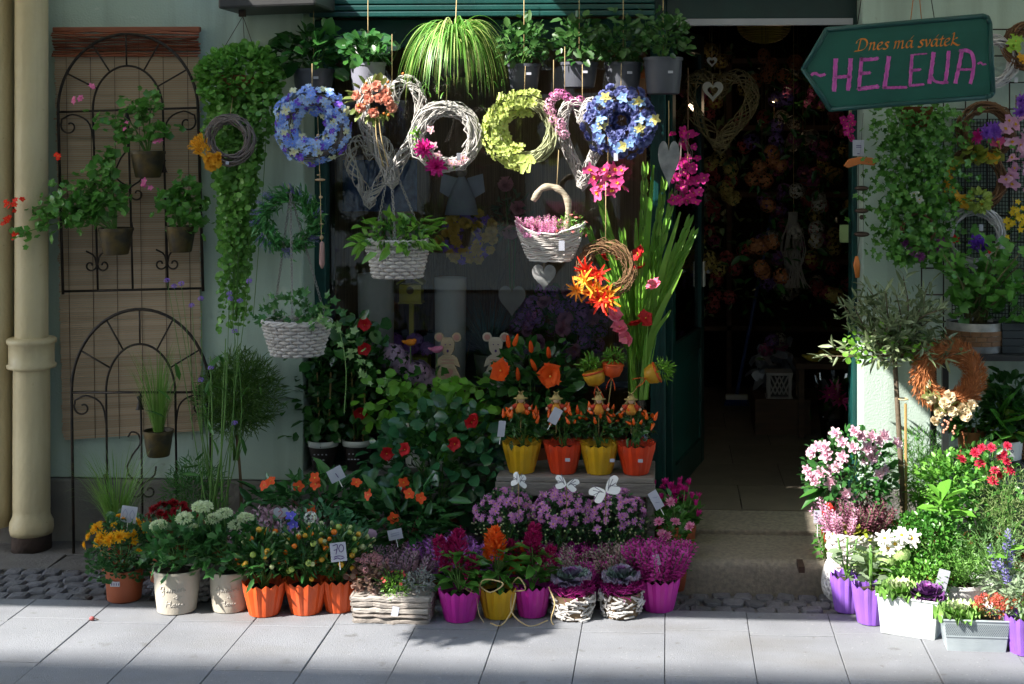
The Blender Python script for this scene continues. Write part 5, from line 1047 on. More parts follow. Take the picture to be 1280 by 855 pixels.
# butterflies on sticks
def wing(sx):
    o = [(0, 0), (.5, .55), (1.0, .62), (1.15, .3), (.8, .02), (.95, -.3), (.7, -.55), (.35, -.45)]; c = curve(o, 26, True); return [(sx * x, y) for x, y in c]
for lab, px, py, Y, sz, rot, yaw in [('white wooden butterfly pick seen edge on above the left mauve cushion', 648, 603, -.62, .07, .15, 1.9), ('white filigree butterfly pick over the middle mauve cushion', 708, 606, -.63, .068, .2, .5), ('large white filigree butterfly pick over the mauve cushion by the doorway', 757, 614, -.65, .09, -.5, .35)]:
    t = T('butterfly_pick', lab, 'butterfly pick', at(px, py, Y), 'white butterfly picks')
    for sx in (-1, 1):
        b = MB(); o = np.array(wing(sx)) * sz * .62; prism(b, [tuple(q) for q in o], -.001, .001); w_ = obj('wing', b, WHITE, t); w_.rotation_euler = (-.5, rot, yaw * sx * .5)
        b = MB(); [tube(b, [(sx * sz * (.15 + .05 * q), -.0016, sz * (.02 + .05 * q)), (sx * sz * (.5 + .04 * q), -.0016, sz * (.28 - .2 * q))], .0012, 4) for q in range(-1, 3)]; obj('wing_cutout', b, mat('wing_shade_grey', (.2, .18, .22), rough=.7), w_, kind='stuff')
    b = MB(); tube(b, [(0, 0, 0), (.0, .02, -.13)], .0014, 4); obj('stick', b, HAT, t)

# pink rose and cyclamen by the doorway
t, s = yroot('potted_rose', 'pale pink miniature rose in a hidden pot beside the doorway step', 842, -.52); z = zpx(655, -.52); pot(t, TERRA, .06, .05, .10); bush(t, (0, 0, z * .85), (24 * s, .09, 48 * s), 260, LEAFW, G_MID, .032, .3, -.9, stems=10, base=(0, 0, .1)); PRS = mumbloom(fl('rose_pink', (.68, .18, .38), (.8, .4, .55))); parts(t, 'flower', PRS, nframes(rng.normal(0, .3, (8, 3)) + (0, -.6, .7), .042), [(q[0] * s, -.08, zpx(q[1], -.6)) for q in [(-4, 616), (-8, 658), (14, 668), (-26, 674), (-14, 655), (20, 645), (2, 640), (-18, 640)]])
t, s = yroot('potted_cyclamen', 'deep magenta cyclamen standing against the foot of the door post', 843, -.30); z = zpx(640, -.3); pot(t, TERRA, .085, .07, z); bush(t, (0, 0, z + 10 * s), (28 * s, .08, 26 * s), 60, ROUND, G_MID, .06, .3, -.4, stems=8); CY_ = upswept(fl('cyclamen', (.50, .01, .20), (.66, .03, .32))); n = 40; P = np.stack([rng.normal(0, 13, n) * s, rng.normal(-.03, .03, n), z + rng.uniform(22, 50, n) * s], 1); parts(t, 'flower', CY_, nframes(rng.normal(0, .4, (n, 3)) + (0, -.2, 1), .036), P); parts(t, 'flower', CY_, nframes([(.4, -.3, 1)], .04), [(28 * s, -.05, z + 12 * s)])
b = MB(); [tube(b, curve([(0, 0, z), (p[0] * .7, p[1], z + .05), p], 5), .0016, 4) for p in P[:16]]; obj('stem', b, G_STEM, t, True, 'stuff')
# ---------------------------------------------------------------- middle rows
LIMP = lf('impatiens', (.025, .105, .03), (.075, .22, .06), rough=.24)
IMO = fivebloom(fl('impatiens_orange', (.70, .055, .01), (.82, .14, .03), .15), YEL, .1, .6)
def impat(label, px, Y, rows, w, fls, n=130, zb=.14):
    t, s = yroot('potted_impatiens', label, px, Y, group='orange impatiens in the middle rows'); z0, z1 = zpx(rows[1], Y), zpx(rows[0], Y); pot(t, TERRA, .09, .07, max(z0 * .7, .08)); c = (0, 0, (z0 + z1) / 2); r = (w * s / 2, .15, (z1 - z0) / 2)
    P, D = dome(n, c, r, .45, -.9, .15, .5); leaves(t, LEAF, LIMP, P, D, .085, .4, each=True, wf=.9); bush(t, c, np.array(r) * .85, 160, LEAF, LIMP, .06, .3, -.9, stems=14, base=(0, 0, max(z0 * .7, .08) - .02), sm=mat('stem_red', (.2, .06, .04)))
    parts(t, 'flower', IMO, nframes(rng.normal(0, .35, (len(fls), 3)) + (0, -1, .5), .045), [((q[0] - px) * sc(Y - .14), -.14, zpx(q[1], Y - .14)) for q in fls])
impat('broad orange flowering impatiens in front of the two stake pots', 395, -.38, (592, 650), 170, [(348, 597), (384, 603), (405, 592), (406, 600), (458, 597), (400, 631), (340, 602)])
impat('tall orange impatiens with long dark leaves left of the mauve cushions', 508, -.46, (596, 690), 130, [(520, 610), (513, 596), (535, 615), (468, 612), (500, 640)], 170)
# bellflower
t, s = yroot('potted_bellflower', 'blue bellflowers and pale green buds behind the orange pots', 405, -.62); zt = zpx(640, -.62); pot(t, TERRA, .08, .065, .12)
bush(t, (0, 0, zt * .72), (60 * s, .12, .12), 360, LEAFW, lf('bell', (.03, .13, .05), (.08, .25, .10)), .032, .35, -.8, stems=16, base=(0, 0, .12)); BELL = fivebloom(fl('bell_blue', (.10, .10, .62), (.25, .22, .8)), WHT, .4, .5)
parts(t, 'flower', BELL, nframes(rng.normal(0, .3, (11, 3)) + (0, -.8, .7), .042), [((q[0] - 405) * s, -.13, zpx(q[1], -.75)) for q in [(377, 650), (418, 668), (368, 663), (383, 666), (360, 670), (432, 658), (424, 672), (350, 676), (398, 660), (352, 684), (374, 640)]])
parts(t, 'white_flower', florets(WHT, None, 22), nframes([(0, -.5, 1)] * 2, .055), [((396 - 405) * s, -.10, zpx(641, -.72)), ((352 - 405) * s, -.1, zpx(682, -.72))])
n = 46; b = MB(); [ball(b, ((rng.uniform(-20, 70)) * s, rng.uniform(-.14, .0), zpx(rng.uniform(645, 690), -.68)), .0095, 7, 5) for i in range(n)]; obj('bud', b, mat('bud_pale', (.5, .56, .22), (.62, .62, .4), rough=.5), t, True, 'stuff')

# tall grass behind the yellow mum
t, s = yroot('potted_grass', 'fine arching grass behind the yellow chrysanthemum', 146, -.42, group='grasses in the street display'); z = zpx(652, -.42); pot(t, TERRA, .07, .055, z)
b = MB(); n = 230; az = rng.uniform(0, 2 * PI, n); B = np.stack([.03 * np.cos(az), .03 * np.sin(az), np.full(n, z - .01)], 1); blades(b, B, az, rng.uniform(.15, .36, n), .0028, rng.uniform(.4, 2.0, n), tilt=rng.uniform(.05, .5, n)); obj('foliage', b, MATS['leaf_grass'], t, True, 'stuff')
# feathery asparagus / kochia
FEA = lf('feather', (.03, .14, .02), (.09, .27, .05))
def feathery(t, c, r, n, m=FEA, L=.035, zmin=-.8, stems=20, base=None, w=.05): return bush(t, c, r, n, LEAFN, m, L, .15, zmin, up=.5, jit=.7, stems=stems, base=base, sr=.0012, wf=w * 8)
t, s = yroot('feathery_plant', 'low feathery fern-like plant at the foot of the lower trellis', 243, -.28); z = zpx(640, -.28); pot(t, TERRA, .08, .065, z * .8); feathery(t, (0, 0, z + 30 * s), (44 * s, .11, 42 * s), 1300, base=(0, 0, z * .8))
t, s = yroot('rosemary_standard', 'bushy needle-leaved shrub on a thin bare trunk by the wall corner', 296, -.18); z = zpx(556, -.18); pot(t, TERRA, .09, .07, .13); feathery(t, (0, 0, zpx(492, -.18)), (50 * s, .13, 58 * s), 5000, lf('needle', (.05, .14, .02), (.14, .27, .05)), .042, -.95, 26, (0, 0, z - .05), .045)
b = MB(); tube(b, curve([(.01, 0, .12), (.018, 0, z * .6), (0, 0, z + .05)], 8), np.linspace(.008, .005, 8), 7); obj('trunk', b, WOODSTEM, t, True)
# verbena
t, s = yroot('potted_verbena', 'tall wiry verbena with small purple flower heads in front of the blind', 268, -.44); pot(t, TERRA, .08, .065, .14); heads = [(205, 350), (212, 358), (230, 352), (250, 372), (293, 370), (302, 374), (318, 348), (268, 455), (252, 472), (295, 525), (294, 412), (240, 380), (286, 366)]; b = MB(); VB = florets(fl('verbena', (.22, .10, .55), (.4, .25, .72)), None, 22); Q = []
for px, py in heads:
    e = np.array(((px - 268) * s, rng.uniform(-.06, .04), zpx(py, -.44))); tube(b, curve([rng.normal(0, .03, 3) * (1, .5, 0) + (0, 0, .13), (e[0] * .6 + rng.normal(0, .03), 0, e[2] * .55), e], 12), np.linspace(.0026, .001, 12), 4); Q.append(e)
for i in range(3): x = (rng.uniform(240, 322) - 268) * s; tube(b, curve([(rng.normal(0, .03), 0, .13), (x * .6, -.01, .5), (x, -.02, rng.uniform(.75, 1.0))], 10), np.linspace(.0042, .0022, 10), 5)
obj('stem', b, G_STEM, t, True, 'stuff'); parts(t, 'flower', VB, nframes([(0, -.4, 1)] * len(Q), .026), Q)
n = 34; q = rng.random(n); P = np.stack([rng.normal(0, 30, n) * s * (.5 + q), rng.normal(-.02, .02, n), .14 + q * .72], 1); leaves(t, LEAFN, G_MID, P, rng.normal(0, 1, (n, 3)) + (0, 0, .6), .075, .5, each=True)

# two stake pots on the sill with dark climbers
SZ = .30
def stakepot(label, px, Y):
    p = at(px, 500, Y); p.z = SZ; s = sc(Y); t = T('potted_climber', label, 'potted plant', p, 'climbers in black and white pots'); rt, hh = 19 * s, 38 * s
    pot(t, mat('black_print_pot', (.03, .022, .022), rough=.35), rt * .93, rt * .72, hh * .82, soil=False); b = MB(); lathe(b, [(rt * .94, hh * .80), (rt, hh * .81), (rt * 1.02, hh), (rt * .95, hh), (rt * .93, hh * .9)], 32, cap=False); obj('white_rim', b, WHITE, t, True); soil_disc(t, rt * .92, hh * .93)
    b = MB()
    for i in range(4): stroke(b, [((-9 + 4 * i) * s, hh * .42), ((-9 + 4 * i + 2.6) * s, hh * .42)], .004, -rt * .86); stroke(b, [((-8 + 5 * i) * s, hh * .6), ((-8 + 5 * i + 2) * s, hh * .6)], .005, -rt * .9)
    obj('printed_marks', b, PAPER, t)
    for dx in (-4, 7): b = MB(); tube(b, [(dx * s, .0, hh * .8), (dx * s * 1.6, -.02, hh + 86 * s)], .0036, 6); obj('stake', b, mat('bamboo_cane', (.48, .32, .12), rough=.5), t)
    n = 85; P = np.stack([rng.normal(0, 22, n) * s, rng.normal(0, .05, n), hh + rng.uniform(.02, .50, n)], 1); leaves(t, LEAFO, HOYA, P, rng.normal(0, 1, (n, 3)) + (0, -.4, -.3), .062, .5, each=True, up=(0, -.8, .5)); bush(t, (0, .02, hh + .24), (34 * s, .08, .26), 420, LEAFW, G_DARK, .045, .15, -.95, stems=10, base=(0, 0, hh))
    return t, s, hh
t, s, hh = stakepot('climber with a bamboo stake in a black and white pot at the wall corner', 404, .03)
P = np.array([(-20, -.02, 25), (-10, -.03, 12), (-24, -.03, 50), (-4, -.04, 30)]) * (s, 1, s) + (0, 0, hh); leaves(t, LEAFO, HOYA, P, [(-1, -.3, -.3), (.5, -.5, -1), (-1, 0, .3), (0, -.5, -1)], .07, .3, each=True)
t, s, hh = stakepot('climber with a bamboo stake in a black and white pot, second from the wall corner', 447, .05)
RDF = trumpet(fl('deep_red', (.42, .008, .012), (.6, .02, .03))); parts(t, 'flower', RDF, nframes([(0, -1, .2), (.5, -1, 0), (.2, -1, -.3)], .05), [(q[0] * s, -.1, hh + q[1] * s) for q in [(16, 148), (14, 118), (10, 40)]])

# light green leafy plant, dark round-leaved shrub, hibiscus
t, s = yroot('potted_mint', 'bright light green leafy plant below the wooden mouse', 556, .0, z=SZ); pot(t, WHITE, .07, .055, .11); b = MB()
P = []
for k in range(26):
    e = np.array((rng.uniform(-112, 66) * s, rng.uniform(-.22, .06), zpx(rng.uniform(466, 545), -.08, SZ))); c_ = curve([(0, 0, .1), (e[0] * .5, e[1] * .6, max(.12, e[2] * .9)), e], 12); tube(b, c_, .002, 4)
    for q in c_[3:]: P += [q + rng.normal(0, .016, 3) for _ in range(3)]
P = np.array(P); obj('stem', b, G_STEM, t, True, 'stuff'); leaves(t, LEAFO, lf('mint', (.07, .25, .015), (.20, .46, .045)), P, rng.normal(0, 1, P.shape) * (1, .5, .5) + (0, -.4, -.4), .048, .5, each=True, up=(0, -.8, .6))
t, s = yroot('mandevilla', 'dense dark round-leaved climber with a few red flowers left of the bench', 548, -.25); pot(t, TERRA, .10, .08, .16); Y = -.25; c = (0, 0, zpx(578, Y)); r = (88 * s, .13, 82 * s)
DRK = lf('mandevilla', (.018, .085, .035), (.05, .18, .07), rough=.22); P, D = dome(290, c, r, .62, -.95, -.2, .5); leaves(t, LEAFO, DRK, P, D, .060, .4, each=True, up=(0, -.9, .4)); bush(t, c, np.array(r) * .9, 420, LEAFW, G_DARK, .05, .2, -.95, stems=14, base=(0, 0, .15))
parts(t, 'flower', RDF, nframes(rng.normal(0, .3, (6, 3)) + (0, -1, .2), .048), [((q[0] - 548) * sc(-.39), -.15, zpx(q[1], -.40)) for q in [(515, 556), (577, 548), (513, 598), (604, 518), (597, 521), (490, 560)]])
t, s = yroot('potted_hibiscus', 'orange hibiscus with open trumpet blooms behind the bench', 668, -.03, z=SZ); pot(t, TERRA, .085, .07, .13); c = (0, 0, zpx(484, -.03, SZ)); bush(t, c, (62 * s, .13, 58 * s), 300, LEAFW, G_DARK, .06, .3, -.95, stems=12, base=(0, 0, .12)); P, D = dome(120, c, (64 * s, .14, 60 * s), .7, -.9, .0, .5); leaves(t, LEAFW, HOYA, P, D, .062, .5, each=True)
HIB = trumpet(fl('hibiscus', (.80, .085, .008), (.86, .15, .015), .3), fl('stamen', (.9, .5, .1))); parts(t, 'flower', HIB, nframes([(-.5, -1, .5), (.1, -1, .15)], .088), [((q[0] - 668) * s, -.17, zpx(q[1], -.2, SZ)) for q in [(634, 459), (692, 464)]]); b = MB(); lathe(b, [(.02, 0), (.16, .15), (.18, .5), (.1, .9), (.02, 1)], 8); PBUD = b.mesh('bud', MATS['petal_hibiscus'], True)
parts(t, 'bud', PBUD, nframes(rng.normal(0, .25, (6, 3)) + (0, -.2, 1), .055), [((q[0] - 668) * s, -.13, zpx(q[1], -.16, SZ)) for q in [(646, 428), (640, 430), (690, 442), (674, 458), (652, 470), (668, 436)]])

# gladioli in a tall vase
Y = -.06; p = at(798, 500, Y); p.z = SZ; s = sc(Y); t = T('gladiolus_vase', 'tall green gladiolus stems with red buds in a glass vase by the door post', 'flower vase', p); b = MB(); lathe(b, [(.04, 0), (.045, .01), (.05, .33), (.046, .33), (.042, .02)], 24); obj('vase', b, glass_mat('vase_glass', (.75, .88, .84)), t, True)
GLA = lf('gladiolus', (.11, .31, .025), (.26, .50, .07)); tops = [(748, 240), (757, 262), (770, 330), (806, 222), (817, 205), (828, 240), (838, 255), (850, 262), (857, 285), (862, 300), (845, 300), (835, 330), (780, 300), (795, 270), (742, 300), (760, 300), (852, 330), (824, 300), (812, 350), (838, 380), (800, 330), (785, 350)]; z0 = zpx(462, Y, SZ)
for k, (px, py) in enumerate(tops):
    e = np.array(((px - 798) * s, rng.uniform(-.16, .06), zpx(py, Y, SZ))); b0 = np.array((rng.normal(0, .014), rng.normal(0, .014), .05)); mid = np.array((e[0] * .30, e[1] * .3, z0 + (e[2] - z0) * .35)); c_ = curve([b0, mid, e], 16); tb = MB()
    if k % 3 != 1:   # flower stem with alternate sheathing buds
        tube(tb, c_, np.linspace(.006, .0022, 16), 6); obj('stem', tb, G_STEM, t, True); d = unit(np.gradient(c_, axis=0))
        for i in range(6, 16):
            for sd in (-1, 1):
                o = parts(t, 'bud_sheath', leafmesh(LEAF, GLA), frames([d[i] + np.array((sd * .10, -.05, 0))], .130 - .0065 * (i - 6), .042, .15, (0, -1, 0)), [c_[i] + (sd * .003, -.003, 0)])
    else:
        V = []; 
        for i, q in enumerate(c_): w_ = .014 * math.sin((.12 + .86 * i / 15) * PI) ** .6 + .001; V += [q - (w_, 0, 0), q + (0, .003, 0), q + (w_, 0, 0)]
        tb.add(V, [(i * 3 + j, i * 3 + j + 1, i * 3 + j + 4, i * 3 + j + 3) for i in range(15) for j in (0, 1)]); obj('leaf', tb, GLA, t, True)
b = MB(); n = 26; az = rng.uniform(0, 6.28, n); blades(b, np.stack([.02 * np.cos(az), .02 * np.sin(az), np.full(n, .05)], 1), az, rng.uniform(.45, .62, n), .024, rng.uniform(.05, .25, n), 8, tilt=.04); obj('leaf_sheaf', b, GLA, t, True, 'stuff')
REDB = fl('glad_red', (.50, .015, .015), (.7, .04, .05)); PKB = fl('glad_pink', (.80, .10, .22), (.9, .3, .4)); FT1 = trumpet(REDB); FT2 = trumpet(PKB)
parts(t, 'flower', FT1, nframes(rng.normal(0, .4, (5, 3)) + (0, -.6, .8), .06), [((q[0] - 798) * s, -.08, zpx(q[1], Y, SZ)) for q in [(800, 312), (800, 330), (762, 318), (806, 390), (795, 398)]]); parts(t, 'flower', FT2, nframes(rng.normal(0, .4, (4, 3)) + (0, -.8, .6), .06), [((q[0] - 798) * s, -.12, zpx(q[1], Y - .1, SZ)) for q in [(769, 388), (776, 404), (785, 414), (818, 352)]])

# pumpkin picks
def pumpkin_pick(label, px, py, r, roll, m, stick, Y=-.22):
    s = sc(Y); t = T('pumpkin_pick', label, 'pumpkin pick', at(px, py, Y), 'little pumpkin picks'); t.rotation_euler = (0, roll, 0); b = MB(); lathe(b, [(.001, -r * s), (r * .75 * s, -r * .7 * s), (r * s, 0), (r * .95 * s, r * .45 * s), (r * .85 * s, r * .5 * s), (r * .7 * s, r * .3 * s)], 16); obj('cup', b, m, t, True)
    bush(t, (0, 0, r * .9 * s), (r * .9 * s, r * .7 * s, r * .8 * s), 130, LEAFN, G_LIGHT, .03, .2, -.3, stems=0); b = MB(); tube(b, [(0, 0, -r * s), (stick[0] * s, .01, stick[1] * s)], .0022, 5); obj('stick', b, HAT, t)
    b = MB(); n = 14; a = np.arange(n) * 6.283 / n; tube(b, np.stack([r * .98 * s * np.cos(a), r * .98 * s * np.sin(a), np.full(n, r * .35 * s)], 1), .0045, 5, closed=True); [tube(b, curve([(0, -r * s * .7, -r * s * .8), (dx * s, -r * s, -r * s * 1.3), (dx * 1.4 * s, -r * s * .8, -r * s * 2)], 6), .004, 5, flat=.4) for dx in (-4, 4)]; obj('orange_bow', b, P_OR, t, True)
OY = plast('ochre', (.75, .40, .02)); pumpkin_pick('yellow pumpkin pick tufted with grass, left of the pair above the bench', 743, 470, 14, -.25, OY, (2, -70)); pumpkin_pick('orange pumpkin pick tufted with grass, right of the pair above the bench', 766, 460, 13, .1, P_OR, (-2, -80)); pumpkin_pick('ochre pumpkin pick tilted over to the door post', 817, 467, 13, 1.15, OY, (44, -90))
# zinc bucket with the picks
p = at(795, 500, -.16); p.z = zt - .0; 

# price cards
SEV = [[(-.32, .36), (-.02, .38), (-.16, -.1)], [(-.28, .12), (-.05, .14)], [(.18, .38), (.04, .2), (.14, -.02), (.34, .1), (.32, .32), (.18, .38)], [(-.3, -.24), (0, -.2), (.3, -.26)], [(-.34, -.36), (-.1, -.3), (.1, -.38), (.34, -.32)]]
OO = [[(-.25, .3), (-.38, 0), (-.22, -.3), (-.08, 0), (-.25, .3)], [(.2, .3), (.07, 0), (.23, -.3), (.37, 0), (.2, .3)]]
card('price_card', 'white price card reading 00 among the yellow chrysanthemums', 161, 643, -.80, 20, 21, .15, .1, OO, mat('pale_ink', (.35, .36, .5)), .03)
card('price_card', 'handwritten white card reading 70 above the orange berry plants', 423, 690, -.98, 20, 24, -.1, .1, SEV, INK, .03)
card('price_card', 'plain white card leaning over the heather behind the bark planter', 494, 668, -.74, 18, 13, -.2, .1, [[(-.3, .1), (.3, .15)], [(-.3, -.1), (.3, -.06)]], mat('pale_ink'), .03)
card('price_card', 'bent white card beside an orange flower in front of the stake pots', 420, 593, -.56, 19, 17, -.45, .3, [[(0, .1), (.05, -.3)]], INK, .03)
card('price_card', 'white card among the peppers of the second bench pot', 694, 520, -.44, 12, 20, .5, .2, None, None, .03)
card('price_card', 'narrow white card at the side of the first yellow bench pot', 627, 536, -.42, 9, 20, .12, .3, None, None, .03)
card('price_card', 'white card in the bushy magenta heather by the doorway', 821, 700, -.86, 8, 14, -.25, .1, None, None, .03)
card('price_card', 'patterned white card beside the pink rose at the door post', 820, 625, -.62, 12, 24, -.5, .3, [[(-.2, .2), (.2, .1)], [(-.2, -.1), (.2, -.2)]], mat('pale_ink'), .03)
t = T('heart_card', 'white heart shaped card with red handwriting in the mauve heather', 'price card', at(351, 643, -.74), 'price cards stuck among the plants'); s = sc(-.74); b = MB(); prism(b, heart_outline(20 * s, 17 * s, 24), -.001, .001); o = obj('card_face', b, PAPER, t); b = MB(); stroke(b, [(x * s, z * s) for x, z in curve([(-3, 3), (0, 5), (2, 2), (-3, -4), (4, -4), (7, -2)], 16)], .0024, -.001); obj('writing', b, REDINK, t); b = MB(); tube(b, [(0, 0, -8 * s), (0, .01, -.12)], .0015, 4); obj('stick', b, WHITE, t)
t = T('mushroom_pick', 'pale mauve mushroom cap shaped pick in the dark leaves', 'garden pick', at(463, 668, -.66)); b = MB(); lathe(b, [(.022, -.012), (.026, 0), (.02, .012), (.008, .019), (.001, .02)], 16); obj('cap', b, mat('mauve_felt', (.34, .22, .30), rough=.9), t, True); b = MB(); tube(b, [(0, 0, .0), (0, .01, -.12)], .004, 6); obj('stick', b, HAT, t)

# ================================================================ BEHIND THE WINDOW
DT = mat('display_navy', (.06, .09, .15), (.04, .065, .11), rough=.7, scale=4)
Yw = .42; zt2 = zpx(470, .40); xa, xb = at(440, 400, .5).x, at(800, 400, .5).x; t = T('display_table', 'dark navy display table inside the shop window', 'table', ((xa + xb) / 2, .58, .29)); w = (xb - xa) / 2
b = MB(); box2(b, (-w, -.16, zt2 - .29 - .03), (w, .22, zt2 - .29)); obj('tabletop', b, DT, t, bevel=.004); [obj('leg', (lambda q: (box2(q, (sx * w - .02, sy - .02, -.15), (sx * w + .02, sy + .02, zt2 - .321)), q)[1])(MB()), DT, t) for sx in (-.95, .95) for sy in (-.13, .19)]
b = MB(); box2(b, (-w, .10, zt2 - .29 + .001), (w * .1, .22, zt2 - .29 + .17)); obj('raised_shelf', b, DT, t)
CER = mat('pale_ceramic', (.72, .74, .72), (.62, .64, .64), rough=.4, scale=3)
def onshelf(name, label, cat, px, Y, group=None): p = at(px, 400, Y); p.z = zt2 + .0006; return T(name, label, cat, p, group), sc(Y)
for px, pt, w_, lab in ((470, 340, 46, 'tall pale cylinder vase inside the window behind the basket'), (563, 344, 40, 'pale cylinder vase in the middle of the window display')):
    t, s = onshelf('cylinder_vase', lab, 'vase', px, .36, 'pale cylinder vases in the window'); hh = zpx(pt, .36, zt2); b = MB(); lathe(b, [(w_ * s * .46, 0), (w_ * s * .47, .004), (w_ * s * .5, hh), (w_ * s * .47, hh), (w_ * s * .45, hh - .03)], 32); obj('vessel', b, CER, t, True)
t, s = onshelf('birdhouse', 'little yellow birdhouse with a round hole in the window', 'birdhouse', 514, .50); zz = zpx(374, .50, zt2); b = MB(); w_ = 14 * s; box2(b, (-w_, -.03, zz), (w_, .04, zz + 22 * s)); obj('front', b, mat('birdhouse_yellow', (.66, .56, .08), rough=.7), t, bevel=.002); b = MB(); prism(b, [(-17 * s, zz + 22 * s), (0, zz + 32 * s), (17 * s, zz + 22 * s), (17 * s, zz + 24.5 * s), (0, zz + 34.5 * s), (-17 * s, zz + 24.5 * s)], -.04, .05); obj('roof', b, MATS['birdhouse_yellow'], t); b = MB(); lathe(b, [(.001, 0), (.017, 0), (.017, .002)], 16); o = obj('hole', b, WOODSTEM, t); o.location = (0, -.0305, zz + 15 * s); o.rotation_euler = (PI / 2, 0, 0); b = MB(); box2(b, (-w_ - .004, -.034, zz - .006), (w_ + .004, .044, zz)); box2(b, (-.01, 0, 0), (.01, .02, zz - .006)); obj('stand', b, MATS['birdhouse_yellow'], t)
PUH = florets(fl('hydrangea_purple', (.34, .12, .62), (.5, .26, .78)), None, 40)
for px, lab in ((488, 'purple hydrangea in a lime square pot, left one in the window'), (522, 'purple hydrangea in a lime square pot, right one in the window')):
    t, s = onshelf('potted_hydrangea', lab, 'potted plant', px, .44, 'purple hydrangeas in the window'); b = MB(); box2(b, (-15 * s, -.05, 0), (15 * s, .05, 28 * s)); obj('pot', b, mat('lime_pot', (.42, .5, .05), rough=.5), t, bevel=.004); parts(t, 'flower', PUH, nframes(rng.normal(0, .4, (5, 3)) + (0, -.4, 1), .085), [(rng.uniform(-16, 16) * s, rng.uniform(-.04, .02), (36 + rng.uniform(0, 16)) * s) for _ in range(5)])
t, s = onshelf('blue_fescue', 'spiky blue-grey grass in a tin pot inside the window', 'potted plant', 612, .40); pot(t, ZINC, 20 * s, 15 * s, 34 * s); b = MB(); n = 420; az = rng.uniform(0, 2 * PI, n); B = np.stack([.025 * np.cos(az), .025 * np.sin(az), np.full(n, 33 * s)], 1); blades(b, B, az, rng.uniform(.16, .30, n), .0026, rng.uniform(.1, .7, n), tilt=rng.uniform(.1, 1.2, n)); obj('foliage', b, lf('fescue', (.10, .22, .20), (.2, .36, .33)), t, True, 'stuff')
GREYC = mat('grey_plaster', (.58, .55, .50), (.46, .43, .40), rough=.8)
t, s = onshelf('teddy_figure', 'small grey sitting teddy figure on the display table', 'figurine', 504, .38); b = MB(); ball(b, (0, 0, 13 * s), 10 * s, 12, 9, s=(.9, .8, 1.3)); obj('body', b, GREYC, t, True); b = MB(); ball(b, (0, 0, 30 * s), 8 * s, 12, 9); ball(b, (0, -7 * s, 28 * s), 3.5 * s, 8, 6); obj('head', b, GREYC, t, True); [obj(nm, (lambda q: (ball(q, c, r_, 9, 7, s=sq_), q)[1])(MB()), GREYC, t, True) for nm, c, r_, sq_ in [('ear', (-7 * s, 0, 37 * s), 3.5 * s, (1, .6, 1)), ('ear', (7 * s, 0, 37 * s), 3.5 * s, (1, .6, 1)), ('leg', (-7 * s, -9 * s, 5 * s), 5 * s, (.8, 1.6, .8)), ('leg', (7 * s, -9 * s, 5 * s), 5 * s, (.8, 1.6, .8)), ('arm', (-9 * s, -3 * s, 17 * s), 3.4 * s, (.8, 1, 1.9)), ('arm', (9 * s, -3 * s, 17 * s), 3.4 * s, (.8, 1, 1.9))]]
LWOOD = mat('light_ply', (.48, .38, .26), (.38, .29, .19), rough=.7, scale=20, stretch=(1, 1, 5)); STRIPE = mat('dress_stripe_pink', (.5, .25, .22), rough=.7)
def mouse(label, px, py, Y, mirror=1, col=LWOOD):
    s = sc(Y); t = T('mouse_figure', label, 'wooden figure', at(px, py, Y), 'flat wooden mouse figures'); k = s
    def pr(name, o, m, y0=-.006, y1=.006): b = MB(); prism(b, [(mirror * x * k, z * k) for x, z in (o if mirror > 0 else o[::-1])], y0, y1); obj(name, b, m, t, bevel=.0015)
    circ = lambda cx, cz, r_, n=16, e=1.0: [(cx + r_ * math.cos(a), cz + r_ * e * math.sin(a)) for a in np.arange(n) * 2 * PI / n]
    pr('dress', [(-19, 8), (19, 8), (14, 20), (9, 31), (16, 28), (12, 40), (6, 44), (-6, 44), (-12, 40), (-16, 28), (-9, 31), (-14, 20)], col); pr('head', [(x, z) for x, z in [(-3, 42), (3, 42), (8, 50), (9, 60), (5, 66), (-5, 66), (-9, 60), (-8, 50)]], col, -.009, .004); pr('ear', circ(-11, 66, 6), col, -.004, .004); pr('ear', circ(11, 66, 6), col, -.004, .004); pr('inner_ear', circ(-11, 66, 3.8), STRIPE, -.0055, -.0041); pr('inner_ear', circ(11, 66, 3.8), STRIPE, -.0055, -.0041)
    pr('foot', [(-11, 0), (-1, 0), (-1, 7.5), (-10, 7.5)], col, -.008, .004); pr('foot', [(1, 0), (11, 0), (10, 7.5), (1, 7.5)], col, -.008, .004)
    h_ = heart_outline(14, 13, 20); pr('apron_heart', [(x, z + 20) for x, z in h_], STRIPE, -.0085, -.0062)
    for z in (11, 33, 37): pr('dress_stripe', [(-13 + (5 if z > 30 else -3), z), (13 - (5 if z > 30 else -3), z), (13 - (5 if z > 30 else -3), z + 1.2), (-13 + (5 if z > 30 else -3), z + 1.2)], STRIPE, -.0075, -.0062)
    pr('eye', circ(-3, 57, .9, 8), INK, -.011, -.0092); pr('eye', circ(3, 57, .9, 8), INK, -.011, -.0092); pr('nose', circ(0, 49, 1.5, 8, 1.3), INK, -.011, -.0092); return t
mouse('flat wooden mouse girl with round ears and a heart on her dress', 560, 487, .12); mouse('paler flat wooden mouse in the window nearer the orange hibiscus', 620, 487, .14, 1, mat('pale_ply', (.52, .46, .38), rough=.7))
b = MB(); 
